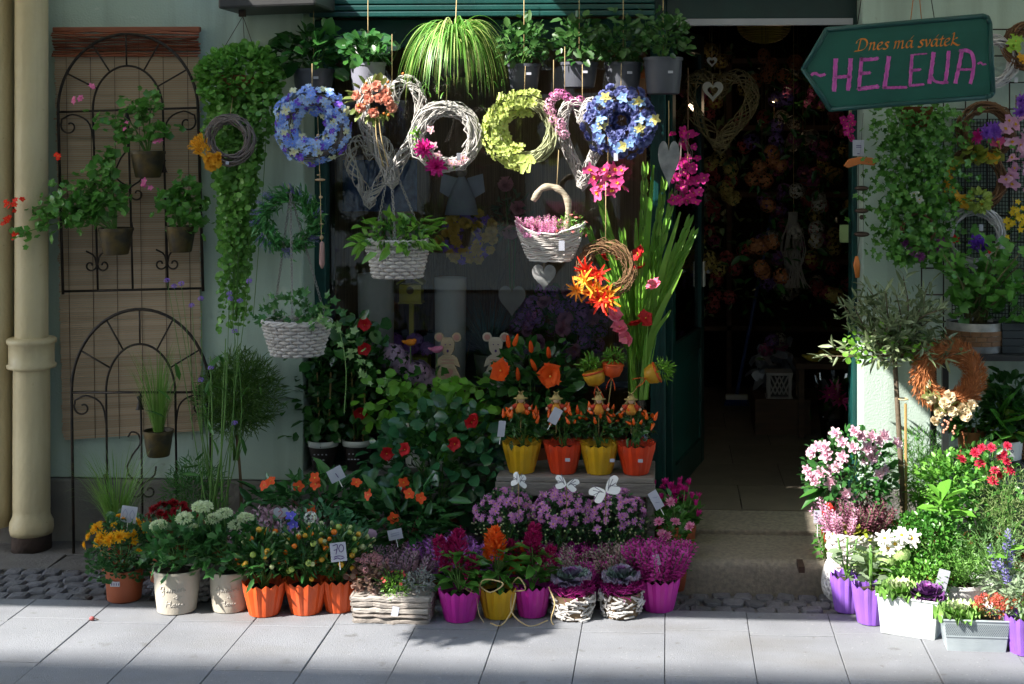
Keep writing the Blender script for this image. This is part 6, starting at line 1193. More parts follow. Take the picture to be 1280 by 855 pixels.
for lab, px, py, m in (('orange bird pick on a green wire in front of the teddy', 513, 428, OR1), ('pale pink bird pick on a green wire beside the wooden mouse', 546, 437, PRS.materials[0])):
    t = T('bird_pick', lab, 'garden pick', at(px, py, .10), 'bird picks on green wires'); s = sc(.1); b = MB(); ball(b, (0, 0, 0), 5.5 * s, 10, 8, s=(1.3, .8, .8)); ball(b, (5 * s, 0, 2 * s), 3.2 * s, 8, 6); tube(b, [(-6 * s, 0, 0), (-11 * s, 0, 2 * s)], [3 * s, 1 * s], 6); obj('bird', b, m, t, True); b = MB(); tube(b, [(0, 0, -3 * s), (.003, 0, -.26)], .002, 5); obj('wire', b, G_STEM, t)
for px, py, lab in ((489, 440, 'mauve hydrangea head above the light green leaves, left of two'), (521, 462, 'mauve hydrangea head above the light green leaves, right of two')):
    t, s = yroot('potted_hydrangea', lab, px, .12, group='mauve hydrangeas on the window sill', z=SZ); pot(t, WHITE, .055, .045, .10); zc = zpx(py, .12, SZ); b = MB(); tube(b, [(0, 0, .09), (.01, 0, zc * .6), (0, 0, zc)], .004, 5); obj('stem', b, G_STEM, t); parts(t, 'flower', florets(fl('mauve_head', (.40, .26, .40), (.55, .42, .55)), None, 54), nframes([(0, -.6, 1), (.5, -.7, .6)], .13), [(0, 0, zc), (.03, .02, zc - .03)]); P, D = dome(40, (0, 0, zc - .08), (.10, .06, .07), .5, -.7, .1, .4); leaves(t, LEAFO, HOYA, P, D, .07, .4, each=True)
t = T('denim_cloth', 'blue patterned cloth hanging inside the window behind the wicker hearts', 'cloth', at(475, 200, .45)); b = MB(); n = 30; x = np.linspace(-.17, .17, n); V = [(xx, .014 * math.sin(xx * 60) + .006 * math.sin(xx * 143), z) for z in (0, -.1, -.23) for xx in x]; b.add(V, [(r * n + i, r * n + i + 1, (r + 1) * n + i + 1, (r + 1) * n + i) for r in range(2) for i in range(n - 1)]); o = obj('cloth', b, mat('blue_cloth', (.12, .20, .42), (.05, .08, .20), rough=.9, scale=26), t, True); sm = o.modifiers.new('thick', 'SOLIDIFY'); sm.thickness = .003; cord(t, [(-.17, 0, 0), (0, 0, .06), (.17, 0, 0)])
# flower wreaths and heads inside the window
t, s = hydr('indoor_flower_ring', 'dim ring of yellow roses and violet florets inside the window', 585, 295, .36, 24, 12, 40, [rosebloom(fl('dull_yellow', (.62, .45, .10))), fourbloom(fl('dull_violet', (.24, .14, .55))), rosebloom(MATS['petal_dull_yellow'])], .052, 2, group='wreaths inside the window')
t, s = onshelf('artificial_bouquet', 'big dusky violet bouquet in the window left of the gladioli', 'flower bunch', 700, .42); zc = zpx(400, .42, zt2); bush(t, (0, 0, zc), (56 * s, .12, 46 * s), 150, LEAFW, G_MID, .06, .3, -.8, stems=10, base=(0, 0, 0)); P, N = surf(40, (0, -.02, zc), (54 * s, .12, 46 * s), -.6, .3, .7); 
for k, me in enumerate((florets(fl('dusk_violet', (.28, .13, .46), (.42, .26, .6)), None, 30), rosebloom(fl('dusk_pink', (.46, .22, .34))), florets(fl('dusk_mauve', (.42, .2, .5)), None, 26))): parts(t, 'flower', me, nframes(N[k::3], .075), P[k::3])
t, s = onshelf('pink_peony_pot', 'pale pink artificial peonies in a white pot at the window glass', 'potted plant', 640, .62); pot(t, WHITE, .06, .05, .1); zc = zpx(240, .62, zt2); b = MB(); [tube(b, curve([(0, 0, .1), (dx * s * .4, 0, zc * .6), (dx * s, 0, zc + dz * s)], 8), .003, 5) for dx, dz in ((-8, 10), (8, -20), (0, -50))]; obj('stem', b, G_STEM, t, True, 'stuff'); parts(t, 'flower', rosebloom(fl('dusty_pink', (.55, .28, .32))), nframes([(0, -1, .3)] * 3, .075), [(-8 * s, 0, zc + 10 * s), (8 * s, 0, zc - 20 * s), (0, -.02, zc - 50 * s)]); bush(t, (0, 0, zc - .12), (26 * s, .06, .14), 60, LEAF, G_GREY, .05, .3, -.8, stems=0)
heart_obj('window_heart', 'pale wooden heart leaning inside the window beside the fescue', 640, 377, .30, 34, 40, mat('pale_grey_wood', (.42, .40, .36), rough=.8), cordto=60)
t = T('twig_screen', 'sheaf of tall brown dried twigs standing behind the window display', 'dried twigs', at(600, 470, .72)); b = MB(); n = 120
for i in range(n): x = rng.uniform(-.32, .30); tube(b, curve([(x, rng.normal(0, .04), -.1), (x + rng.normal(0, .03), rng.normal(0, .04), .35), (x + rng.normal(0, .07), rng.normal(0, .05), rng.uniform(.55, .95))], 6), .0022, 3)
obj('twig', b, mat('dry_twig', (.30, .20, .11), (.17, .10, .06), rough=.9, vary=.7), t, True, 'stuff')
t = T('angel_figure', 'bluish white cloth angel hanging inside the window', 'ornament', at(577, 240, .32)); s = sc(.32); b = MB(); lathe(b, [(.075, -.10), (.06, -.03), (.03, .04), (.012, .07)], 16, sq=.5); obj('gown', b, mat('pale_blue_cloth', (.42, .47, .58), rough=.9), t, True); b = MB(); ball(b, (0, 0, .09), .026, 10, 8); obj('head', b, MATS['pale_ply'], t, True)
for sx in (-1, 1): b = MB(); prism(b, [(sx * .02, .06), (sx * .09, .08), (sx * .10, .0), (sx * .05, -.03)][::sx], .02, .026); obj('wing', b, MATS['pale_blue_cloth'], t)
# ================================================================ RIGHT SIDE
# ---- hanging name-day sign
Ys = -.62; s = sc(Ys); pc = at(1130, 78, Ys); t = T('hanging_sign', 'dark green arrow shaped hanging sign reading Dnes má svátek HELENA', 'sign', pc)
def sp(px, py): q = at(px, py, Ys) - pc; return (q.x, q.z)
SIGNG = mat('sign_green', (.004, .105, .075), (.003, .085, .062), rough=.55, scale=7, detail=9, spots=[(30, .10, (.03, .16, .12), .6), (90, .12, (.12, .2, .17), .5)], streak=((6, 6, 22), (.015, .125, .1), .4)); SIGNE = mat('sign_edge_teal', (.004, .075, .07), (.003, .055, .05), rough=.45)
O = [(1001.5, 87), (1031, 36), (1229, 18), (1235, 20), (1238, 28), (1242, 117), (1239, 121), (1232, 123), (1036, 139)]; out = [sp(*q) for q in O]
b = MB(); prism(b, out[::-1], -.006, .014); obj('board', b, SIGNG, t)
c0 = np.mean(out, 0); b = MB(); pts = [(x, -.006, z) for x, z in [tuple(c0 + (np.array(q) - c0) * (.985, .965)) for q in out]]
for i in range(len(pts)):
    a, c_ = np.array(pts[i]), np.array(pts[(i + 1) % len(pts)]); tube(b, [a, c_], .0095, 8, flat=1)
for p_ in pts: ball(b, p_, .0094, 8, 6)
obj('raised_edge', b, SIGNE, t, True)
cp = lambda x, y: sp(995 + x / 4.923, 10 + y / 4.923)
edge = MB(); PINK = mat('chalk_pink', (.72, .12, .55), (.48, .07, .38), rough=.75, scale=55, detail=8, stretch=(2.5, 1, .6)); OCH = mat('sign_orange', (.85, .27, .03), rough=.6)
b = MB()
for st, w in [([(243, 312), (238, 420), (232, 515)], 27), ([(335, 310), (328, 420), (318, 508)], 27), ([(240, 428), (330, 420)], 19), ([(402, 308), (394, 400), (385, 502)], 23), ([(396, 316), (450, 318), (507, 310)], 20), ([(393, 405), (456, 398)], 18), ([(378, 500), (440, 492), (507, 482)], 24), ([(570, 296), (556, 400), (541, 495)], 26), ([(532, 492), (600, 490), (680, 488)], 16), ([(712, 288), (706, 380), (700, 476)], 20), ([(706, 290), (750, 286), (802, 282)], 9), ([(705, 384), (765, 380)], 16), ([(694, 478), (785, 470)], 14), ([(845, 272), (832, 370), (818, 468)], 25), ([(828, 415), (848, 448), (890, 460), (935, 458)], 16), ([(937, 264), (930, 360), (916, 462)], 23), ([(1020, 262), (1000, 360), (978, 464)], 23), ([(1003, 266), (1045, 262), (1080, 282), (1092, 345), (1082, 420), (1070, 467)], 22), ([(992, 380), (1088, 378)], 14), ([(92, 414), (115, 402), (145, 416), (178, 408)], 17), ([(1115, 346), (1132, 336), (1148, 348), (1166, 344)], 11)]:
    c_ = curve([cp(*q) for q in st], 26); ww = w / 4.923 * s; stroke(b, c_ + rng.normal(0, .0004, c_.shape), ww * (1 + .10 * np.sin(np.arange(26) * .9 + w) + rng.normal(0, .05, 26)), -.0066); [stroke(edge, c_ + np.array((k_ * ww * .36, 0)), .0013 * (1 + rng.normal(0, .5, 26)), -.0076) for k_ in (-1, 1)]
obj('chalk_name', b, PINK, t); obj('chalk_edge', edge, mat('chalk_pale', (.72, .30, .60), (.5, .1, .4), rough=.8, scale=80), t, kind='stuff')
GL = {'D': (1.3, [[(.32, 1.45), (.22, .7), (.12, .0)], [(-.12, 1.0), (-.1, 1.3), (.25, 1.56), (.8, 1.5), (1.08, 1.05), (1.0, .5), (.65, .08), (.1, -.02), (-.3, -.06)]]),
      'n': (.92, [[(.05, .85), (.2, .98), (.16, .5), (.08, 0)], [(.13, .5), (.35, .9), (.58, .97), (.6, .6), (.54, .1), (.68, .02), (.82, .16)]]), 'e': (.74, [[(.1, .42), (.4, .56), (.6, .8), (.48, .98), (.2, .85), (.06, .45), (.16, .06), (.38, .02), (.66, .22)]]),
      's': (.66, [[(.6, .86), (.4, .98), (.2, .82), (.34, .56), (.5, .3), (.36, .04), (.1, .02), (.0, .14)]]), 'm': (1.36, [[(.05, .85), (.2, .98), (.16, .5), (.08, 0)], [(.13, .5), (.35, .92), (.56, .96), (.56, .5), (.48, 0)], [(.54, .5), (.76, .92), (.98, .96), (1.0, .6), (.95, .1), (1.08, .02), (1.24, .16)]]),
      'á': (.92, [[(.66, .84), (.42, .98), (.16, .75), (.06, .32), (.2, .02), (.45, .2), (.64, .7)], [(.72, .98), (.64, .4), (.66, .06), (.78, .02), (.9, .14)], [(.55, 1.22), (.8, 1.6)]]), 'v': (.76, [[(.02, .86), (.16, .98), (.26, .5), (.3, .02)], [(.3, .02), (.56, .45), (.66, .8), (.6, .98)]]),
      't': (.56, [[(.36, 1.35), (.24, .7), (.18, .12), (.32, .0), (.54, .16)], [(.02, .9), (.56, .98)]]), 'k': (1.0, [[(.1, 1.5), (.32, 1.66), (.26, .9), (.1, 0)], [(.72, .92), (.56, .98), (.2, .5), (.5, .2), (.84, -.04), (1.06, .02)]]), ' ': (.5, [])}
ex = np.array(cp(990, 228)) - np.array(cp(362, 264)); tw = sum(GL[c][0] for c in 'Dnes má svátek'); ex = ex / tw; ey = np.array((-ex[1], ex[0])) / np.linalg.norm(ex) * 45 / 4.923 * s; ey = ey + ex * .12; o0 = np.array(cp(374, 264)); b = MB(); xx = 0
nb = unit(np.array((.75, .66)))
for ch in 'Dnes má svátek':
    for st in GL[ch][1]: stroke(b, [o0 + ex * (xx + q[0]) + ey * q[1] for q in (curve(st, 18) if len(st) > 2 else st)], .0072, -.0066, nib=nb); stroke(b, [o0 + ex * (xx + q[0]) + ey * q[1] for q in (curve(st, 18) if len(st) > 2 else st)], .0014, -.0069)
    xx += GL[ch][0]
obj('painted_lettering', b, OCH, t)
for (a_, c_) in (((1072, 30), (1082, -40)), ((1168, 24), (1158, -40))): cord(t, [(*sp(*a_)[:1], 0, sp(*a_)[1]), (sp(*c_)[0], 0, sp(*c_)[1])], .0016, BLACKIRON, 'hanging_wire')
for c_ in ((1138, 28), (1152, 26)): cord(t, [(sp(*c_)[0], 0, sp(*c_)[1]), (sp(1146, -40)[0], 0, sp(1146, -40)[1])], .0016, plast('orange_twine', (.7, .22, .03)), 'hanging_twine')

# ---- wire grid on the wall
Yg = -.035; s = sc(Yg); x0, x1 = at(1152, 40, Yg).x, at(1345, 40, Yg).x; z0, z1 = at(0, 425, Yg).z, at(0, 42, Yg).z; t = T('wire_grid', 'black wire grid panel fixed to the green wall right of the door', 'display grid', (x0, Yg, z0))
b = MB(); n = int((x1 - x0) / .087); [tube(b, [((x1 - x0) * i / n, 0, 0), ((x1 - x0) * i / n, 0, z1 - z0)], .003, 5) for i in range(n + 1)]; m_ = int((z1 - z0) / .10); [tube(b, [(0, -.004, (z1 - z0) * i / m_), (x1 - x0, -.004, (z1 - z0) * i / m_)], .003, 5) for i in range(m_ + 1)]; obj('wire', b, BLACKIRON, t, True, 'stuff')
b = MB(); MESHD = mat('dark_mesh', (.04, .05, .045), rough=.9); mx0 = at(1190, 0, -.012).x - x0; mz1 = at(0, 150, 0).z - z0
for i in range(40): q = mx0 + i * .0125; tube(b, [(q, .022, 0), (q, .022, mz1)], .0022, 3)
for i in range(62): q = mz1 * i / 61; tube(b, [(mx0, .024, q), (x1 - x0, .024, q)], .0022, 3)
obj('fine_mesh', b, MESHD, t, kind='stuff')
GW_ = 'wreaths on the wire grid'
def gwreath(name, label, px, py, R, r, m, n=50, Y=-.10, th=.0034): t = T(name, label, 'wreath', at(px, py, Y), GW_); s = sc(Y); wreath(t, m, R * s, r * s, n, th); cord(t, [(0, 0, R * s), (0, .05, R * s + .02)]); return t, s
def put(t, me, Q, sz, s, y=-.035, spread=.3): parts(t, 'flower', me, nframes(rng.normal(0, spread, (len(Q), 3)) + (0, -1, .1), sz * rng.uniform(.85, 1.15, len(Q))), [(q[0] * s, y + rng.normal(0, .006), q[1] * s) for q in Q])
WHW = mat('white_willow', (.70, .68, .70), (.5, .48, .5), rough=.6, vary=.6, scale=20)
t, s = gwreath('willow_ring', 'bare white willow ring peeking out behind the sign', 1240, 76, 26, 8, WHW, 44)
b = MB(); box(b, (27 * s, -.03, -24 * s), (.013, .001, .02)); obj('price_tag', b, PAPER, t)
t, s = gwreath('moss_wreath', 'dark brown twig wreath with a light green butterfly at the right edge', 1284, 58, 22, 9, TWIGB, 70); put(t, fourbloom(fl('butterfly_green', (.30, .50, .06))), [(-16, 6), (-19, -1)], .055, s); put(t, fivebloom(YF), [(-10, -14), (-4, -18)], .04, s)
t, s = gwreath('willow_wreath', 'brown willow wreath with purple and magenta silk flowers below the sign', 1232, 164, 30, 8, TWIGB, 46); VIO = mumbloom(fl('anemone', (.26, .08, .58), (.4, .18, .7))); put(t, VIO, [(-4, -2), (6, 0)], .075, s, -.045); put(t, MGR, [(-14, -6)], .07, s, -.045); put(t, OB, [(12, -14), (8, -10)], .06, s); a = rng.uniform(3.4, 5.4, 22); leaves(t, LEAFW, lf('yg', (.25, .30, .04), (.38, .42, .08)), np.stack([26 * s * np.cos(a), np.full(22, -.035), 28 * s * np.sin(a)], 1), rng.normal(0, 1, (22, 3)) + (0, -.4, -.4), .05, .6, each=True)
t, s = gwreath('willow_wreath', 'brown willow wreath edged with yellow flowers and a green hydrangea head', 1217, 226, 34, 7, TWIGB, 42); put(t, fivebloom(YF, YF), [(-30, 14), (-34, 4), (-33, -6), (-28, -14), (-22, -20), (-14, -26), (-26, 22), (-10, -30), (14, 30), (22, 28), (6, 30), (-38, -2), (8, -32)], .052, s, -.04); put(t, GWM if False else pom(fl('hydr_green', (.32, .42, .06), (.45, .55, .16)), 90, LEAFW, .26, .8), [(4, -24)], .10, s, -.05)
a = rng.uniform(0, 6.28, 18); leaves(t, LEAFO, MATS['leaf_yg'], np.stack([rng.normal(0, .03, 18) + .0, np.full(18, -.03), 30 * s + rng.normal(0, .012, 18)], 1), rng.normal(0, 1, (18, 3)) + (0, -.5, -.3), .06, .6, each=True)
t, s = gwreath('willow_wreath', 'white willow wreath with a violet flower tuft and a red accent', 1218, 296, 33, 7, WHW, 44, -.12); put(t, florets(fl('violet', (.13, .03, .50), (.25, .08, .68)), None, 44), [(-4, -8), (4, -10), (10, -6), (0, -2)], .055, s, -.05); put(t, fivebloom(fl('red2', (.7, .02, .02))), [(16, -16), (-26, -2)], .035, s); put(t, fivebloom(WHT), [(20, -20), (12, -22), (24, -16)], .035, s)
for x, z in ((6, 12), (38, -16)): b = MB(); box(b, (x * s, -.035, z * s), (.016, .001, .026), 0); obj('price_tag', b, PAPER, t)
t = T('orchid_garland', 'hanging garland of pale lilac pink orchids at the right edge', 'garland', at(1270, 190, -.12), None); s = sc(-.12); put(t, bloom([(2, .5, .55, .1, .2, 0, 0, .01, 0), (3, .52, .32, .05, .1, 0, 0, 0, 0), (2, .2, .2, .8, .4, 0, 0, .02, 1)], None, 'flower', [fl('lilac_orchid', (.62, .28, .50), (.78, .5, .68)), YEL]), [(rng.uniform(-16, 16), 44 - i * 5.2) for i in range(18)], .06, s, -.02); cord(t, [(0, 0, -50 * s), (0, 0, 70 * s)], .002, TWIGB)
t = T('viola_bunch', 'purple viola bunch on the wire grid at the right edge', 'flower bunch', at(1279, 132, -.1)); s = sc(-.1); put(t, VIO, [(-4, 6), (2, -2), (-6, -8), (6, 8)], .06, s); cord(t, [(0, 0, 0), (0, .05, .06)])
t = T('forsythia_bunch', 'bunch of small bright yellow blossoms low at the right edge', 'flower bunch', at(1270, 272, -.1)); s = sc(-.1); put(t, fivebloom(fl('forsythia', (.80, .55, .02), (.88, .68, .06))), [(rng.normal(0, 7), rng.normal(0, 9)) for _ in range(26)], .026, s, -.03); bush(t, (0, 0, -.02), (.04, .02, .06), 40, LEAF, G_MID, .035, .3, -1, stems=0); cord(t, [(0, 0, 0), (0, .06, .08)])
# ---- ivy curtain
Yi = -.14; s = sc(Yi); t = T('hanging_ivy', 'dense curtain of small-leaved ivy hanging below the sign', 'hanging plant', at(1145, 140, Yi)); LI = lf('ivy_bright', (.04, .16, .02), (.13, .33, .05))
n = 2300; z = rng.uniform(0, 1, n) ** .9; x = rng.normal(0, 1, n) * (26 - 6 * z) + rng.choice([-1, 1], n) * rng.uniform(0, 22, n); P = np.stack([x * s, rng.normal(-.03, .04, n), -z * 190 * s + 10 * s + rng.normal(0, .01, n)], 1); D = rng.normal(0, 1, (n, 3)) * (1, .4, .6) + (0, -.5, -.5); leaves(t, IVY, LI, P, D, .033, .7, up=(0, -1, .5))
k = rng.choice(n, 160, False); leaves(t, IVY, LI, P[k] + (0, -.03, 0), D[k], .036, .6, each=True, up=(0, -1, .5)); b = MB(); [tube(b, curve([(rng.normal(0, .05), 0, 0), (rng.normal(0, .06), -.02, -.3), (rng.normal(0, .07), -.03, -.55)], 8), .0014, 3) for i in range(18)]; obj('stem', b, G_STEM, t, True, 'stuff'); b = MB(); lathe(b, [(.05, -.06), (.07, .02), (.072, .02)], 16); obj('pot', b, TERRA, t, True)
put(t, fivebloom(WHT), [(0, -107), (-7, -100)], .035, s, -.09); b = MB(); z = np.linspace(0, 6.28, 24); [tube(b, np.stack([(20 * s + rng.normal(0, .006)) * np.cos(z) - .0, np.full(24, -.05) + rng.normal(0, .008), (20 * s) * np.sin(z) - 145 * s], 1), .003, 4, closed=True) for i in range(8)]; obj('twig_ring', b, TWIGB, t, True, 'stuff'); put(t, mumbloom(fl('plum', (.22, .04, .20), (.35, .1, .32))), [(-18, -160), (-10, -170), (14, -172), (22, -166), (0, -176), (26, -158)], .04, s, -.08)
# ---- wind chime by the door post
Yc = -.20; s = sc(Yc); t = T('shell_chime', 'hanging chime with an orange wooden bow and dark metal discs', 'wind chime', at(1075, 202, Yc)); OW = mat('orange_wood', (.65, .20, .04), (.5, .14, .03), rough=.5)
b = MB(); prism(b, [(x * s, z * s) for x, z in [(-20, -5), (-14, 3), (0, 6), (14, 5), (20, 2), (17, -5), (0, -3), (-15, -8)]], -.012, .012); obj('bow', b, OW, t, bevel=.003); BR = mat('dark_bronze', (.09, .06, .045), (.05, .03, .025), rough=.35, metal=.6)
for z, w in ((-33, 9), (-61, 9), (-69, 3), (-90, 10)): b = MB(); ball(b, (2 * s, 0, z * s), w * s, 12, 8, s=(1, .7, .36 if w > 4 else 1)); obj('disc', b, BR, t, True)
for dx in (-2, 4): cord(t, [(dx * s, 0, -4 * s), (dx * s, 0, -88 * s)], .0009, BLACKIRON)
cord(t, [(0, 0, -90 * s), (-4 * s, 0, -118 * s)], .0009, BLACKIRON); b = MB(); tube(b, [(-4 * s, 0, -117 * s), (-4 * s, 0, -128 * s), (-3 * s, 0, -144 * s)], [.006, .014, .008], 8, flat=.35); obj('sail', b, OW, t, True); cord(t, [(0, 0, 6 * s), (4 * s, 0, 60 * s)], .0009, BLACKIRON)
card('price_label', 'white printed label hanging above the orange wooden chime bow', 1073, 185, -.2, 14, 20, 0, 0, [[(-.2, .15), (.25, .15)], [(-.2, .05), (.25, .05)], [(-.1, -.35), (.1, -.35)]], INK, 0, None)
t = T('flower_string', 'little string of magenta beads hanging beside the right door post', 'garland', at(1062, 160, -.05)); s = sc(-.05); put(t, MGF, [(rng.normal(0, 3), 14 - 4 * i) for i in range(8)], .032, s, 0); cord(t, [(0, 0, -16 * s), (0, 0, 60 * s)], .0012)
card('door_sticker', 'pale green oval balloon tag inside the right door jamb', 1055, 292, .12, 11, 22, 0, 0, None, None, 0, None, mat('pale_lime', (.30, .40, .16), rough=.5))

# ---- shelf unit, tub and plaque
Yb = -.34; xA, xB = at(1178, 430, Yb).x, at(1345, 430, Yb).x; zs = zpx(434, Yb); zl = zpx(560, -.30); t = T('plant_shelf', 'black two-tier plant shelf standing against the wall at the right edge', 'shelf', (xA, -.05, 0)); SH = mat('black_shelf', (.02, .022, .024), (.012, .013, .015), rough=.5)
for z in (zs, zl): 
    for k in range(4): b = MB(); box2(b, (0, -.29 + .07 * k, z - .022), (xB - xA, -.29 + .07 * k + .064, z)); obj('board', b, SH, t, bevel=.003)
for x in (.0, xB - xA - .03):
    for y in (-.28, -.03): b = MB(); box2(b, (x + .002, y, 0), (x + .026, y + .024, zs - .0225)); obj('upright', b, SH, t)
def shelfroot(name, label, cat, px, z, Y=-.20, group=None): p = at(px, 400, Y); p.z = z + .0005; return T(name, label, cat, p, group), sc(Y)
t, s = shelfroot('tin_tub', 'round zinc tub with a woven brown bark band on the upper shelf', 'planter', 1219, zs); h = 36 * s; b = MB(); R = 35 * s; lathe(b, [(R * .98, 0), (R, .003), (R, h), (R * .96, h), (R * .95, h * .8)], 40); obj('tub', b, ZINC, t, True); BB = mat('bark_band', (.24, .13, .06), (.14, .07, .035), rough=.8, vary=.5)
for r_ in range(3):
    for k in range(18):
        a = 2 * PI * (k + .5 * (r_ % 2)) / 18; b = MB(); w_ = 2 * PI / 18 * .48; th = np.linspace(a - w_, a + w_, 5); zc = h * (.32 + .17 * r_); rr = R + .003; V = [(rr * math.cos(q), rr * math.sin(q), zc + dz) for q in th for dz in (-h * .08, h * .08)]; V += [((rr + .003) * math.cos(q), (rr + .003) * math.sin(q), zc + dz) for q in th for dz in (-h * .075, h * .075)]
        F = [(10 + 2 * i, 12 + 2 * i, 13 + 2 * i, 11 + 2 * i) for i in range(4)] + [(2 * i, 2 * i + 2, 12 + 2 * i, 10 + 2 * i) for i in range(4)] + [(2 * i + 3, 2 * i + 1, 11 + 2 * i, 13 + 2 * i) for i in range(4)] + [(0, 10, 11, 1), (8, 9, 19, 18)]; b.add(V, F); obj('weave_piece', b, BB, t)
soil_disc(t, R * .93, h * .9)
P = []; b = MB()
for k in range(16): e = np.array((rng.uniform(-46, 76) * s, rng.uniform(-.14, .04), h + rng.uniform(22, 96) * s)); c_ = curve([(rng.normal(0, .03), 0, h * .9), (e[0] * .4, e[1] * .5, h + (e[2] - h) * .5), e], 8); tube(b, c_, np.linspace(.006, .0022, 8), 5); P += [q + rng.normal(0, .026, 3) for q in c_[3:] for _ in range(3)]
obj('stem', b, mat('geranium_stem', (.16, .15, .05), (.1, .09, .04)), t, True, 'stuff'); P = np.array(P); leaves(t, LOBED, LGER, P, rng.normal(0, 1, P.shape) * (1, .5, .6) + (0, -.5, 0), .052, .8, each=True, up=(0, -.7, .7))
t = T('slate_plaque', 'dark plank planter box with an oval plate reading HOME FLOWERS', 'planter', at(1300, 432, -.26)); t.location.z = zs + .0005; s = sc(-.26); SLT = mat('dark_slate', (.035, .045, .05), (.02, .026, .03), rough=.7, scale=20)
for k in range(4): b = MB(); box2(b, (-48 * s, -.03, 9.4 * s * k), (48 * s, -.012, 9.4 * s * k + 9 * s)); obj('plank', b, SLT, t, bevel=.002)
b = MB(); box2(b, (-48 * s, -.0115, 0), (48 * s, .13, 34 * s)); obj('box', b, SLT, t); a = np.arange(30) * 2 * PI / 30; b = MB(); tube(b, np.stack([12 * s + 30 * s * np.cos(a), np.full(30, -.031), 20 * s + 13 * s * np.sin(a)], 1), .0014, 4, closed=True); obj('oval_line', b, mat('pale_print', (.42, .42, .38)), t)
LET = {'H': [[(0, 0), (0, 1)], [(.6, 0), (.6, 1)], [(0, .5), (.6, .5)]], 'O': [[(.3, 1), (0, .5), (.3, 0), (.6, .5), (.3, 1)]], 'M': [[(0, 0), (0, 1), (.35, .4), (.7, 1), (.7, 0)]], 'E': [[(.5, 1), (0, 1), (0, 0), (.5, 0)], [(0, .5), (.4, .5)]], 'F': [[(.5, 1), (0, 1), (0, 0)], [(0, .5), (.4, .5)]], 'L': [[(0, 1), (0, 0), (.5, 0)]], 'W': [[(0, 1), (.2, 0), (.4, .7), (.6, 0), (.8, 1)]], 'R': [[(0, 0), (0, 1), (.45, .95), (.45, .55), (0, .5), (.5, 0)]], 'S': [[(.5, .9), (.2, 1), (0, .75), (.5, .3), (.3, 0), (0, .1)]], 'D': [[(0, 0), (0, 1), (.4, .85), (.5, .5), (.4, .15), (0, 0)]], 'c': [[(.45, .5), (.2, .6), (0, .3), (.2, 0), (.45, .1)]], 'o': [[(.25, .6), (0, .3), (.25, 0), (.5, .3), (.25, .6)]], 'e': [[(0, .32), (.45, .35), (.3, .6), (.05, .45), (.1, .05), (.45, .1)]]}
def word(b, txt, x, z, h, y, w, gap=.28):
    for ch in txt:
        for st in LET[ch]: stroke(b, [(x + q[0] * h, z + q[1] * h) for q in st], w, y)
        x += (max(q[0] for st in LET[ch] for q in st) + gap) * h
b = MB(); word(b, 'HOME', -14 * s, 22 * s, 6 * s, -.0305, .003); word(b, 'FLOWERS', -15 * s, 12 * s, 5 * s, -.0305, .0025); obj('lettering', b, MATS['pale_print'], t)
bush(t, (-20 * s, .05, 60 * s), (40 * s, .09, 30 * s), 60, LOBED, LGER, .06, .4, -.8, each=True, stems=6, base=(0, .05, 30 * s))
# under-shelf plants
t, s = shelfroot('deco_pot', 'white pot printed Deco with a broad-leaved plant on the lower shelf', 'potted plant', 1252, zl, -.26); pot(t, WHITE, 26 * s, 24 * s, 24 * s, rim=.0); b = MB(); word(b, 'Deco', -8 * s, 12 * s, 6 * s, -26 * s * .985, .0028); obj('printed_word', b, INK, t)
BL = lf('broad', (.06, .22, .03), (.13, .36, .06), rough=.25); P = [(0, -.03, 30 * s)] * 9; D = [(-.5, -.5, .9), (.3, -.5, 1.1), (.9, -.5, -.1), (-.8, -.6, -.1), (.5, -.6, .4), (1.1, -.4, .4), (-.2, -.9, .2), (.2, -.3, 1.3), (.8, .1, .9)]; leaves(t, LEAFW, BL, np.array(P) + rng.normal(0, .012, (9, 3)) + np.array([(0, 0, .05 * (i % 3)) for i in range(9)]), D, .15, .2, each=True, wf=.75); bush(t, (10 * s, .0, 60 * s), (34 * s, .06, 46 * s), 260, LEAFW, G_DARK, .05, .2, -.8, stems=8)
t, s = shelfroot('clay_pot', 'orange clay pot with leafy plant under the red-brown wreath', 'potted plant', 1214, zl, -.20); pot(t, mat('terracotta'), 18 * s, 14 * s, 30 * s, rim=.004); bush(t, (0, 0, 36 * s), (24 * s, .06, 20 * s), 90, LEAFW, G_MID, .05, .3, -.6)
t, s = shelfroot('bark_bowl', 'brown bark bowl planted with yellow-green leaves on the lower shelf', 'planter', 1285, zl, -.22); wicker(t, BB, 34 * s, 32 * s, 22 * s, .7, 4, 20); bush(t, (-6 * s, -.02, 34 * s), (40 * s, .08, 30 * s), 44, LEAFO, lf('pothos', (.16, .36, .03), (.35, .50, .08), rough=.25), .075, .3, -.7, each=True); bush(t, (0, 0, 50 * s), (36 * s, .07, 30 * s), 300, LEAF, G_MID, .022, .3, -.8, stems=6)
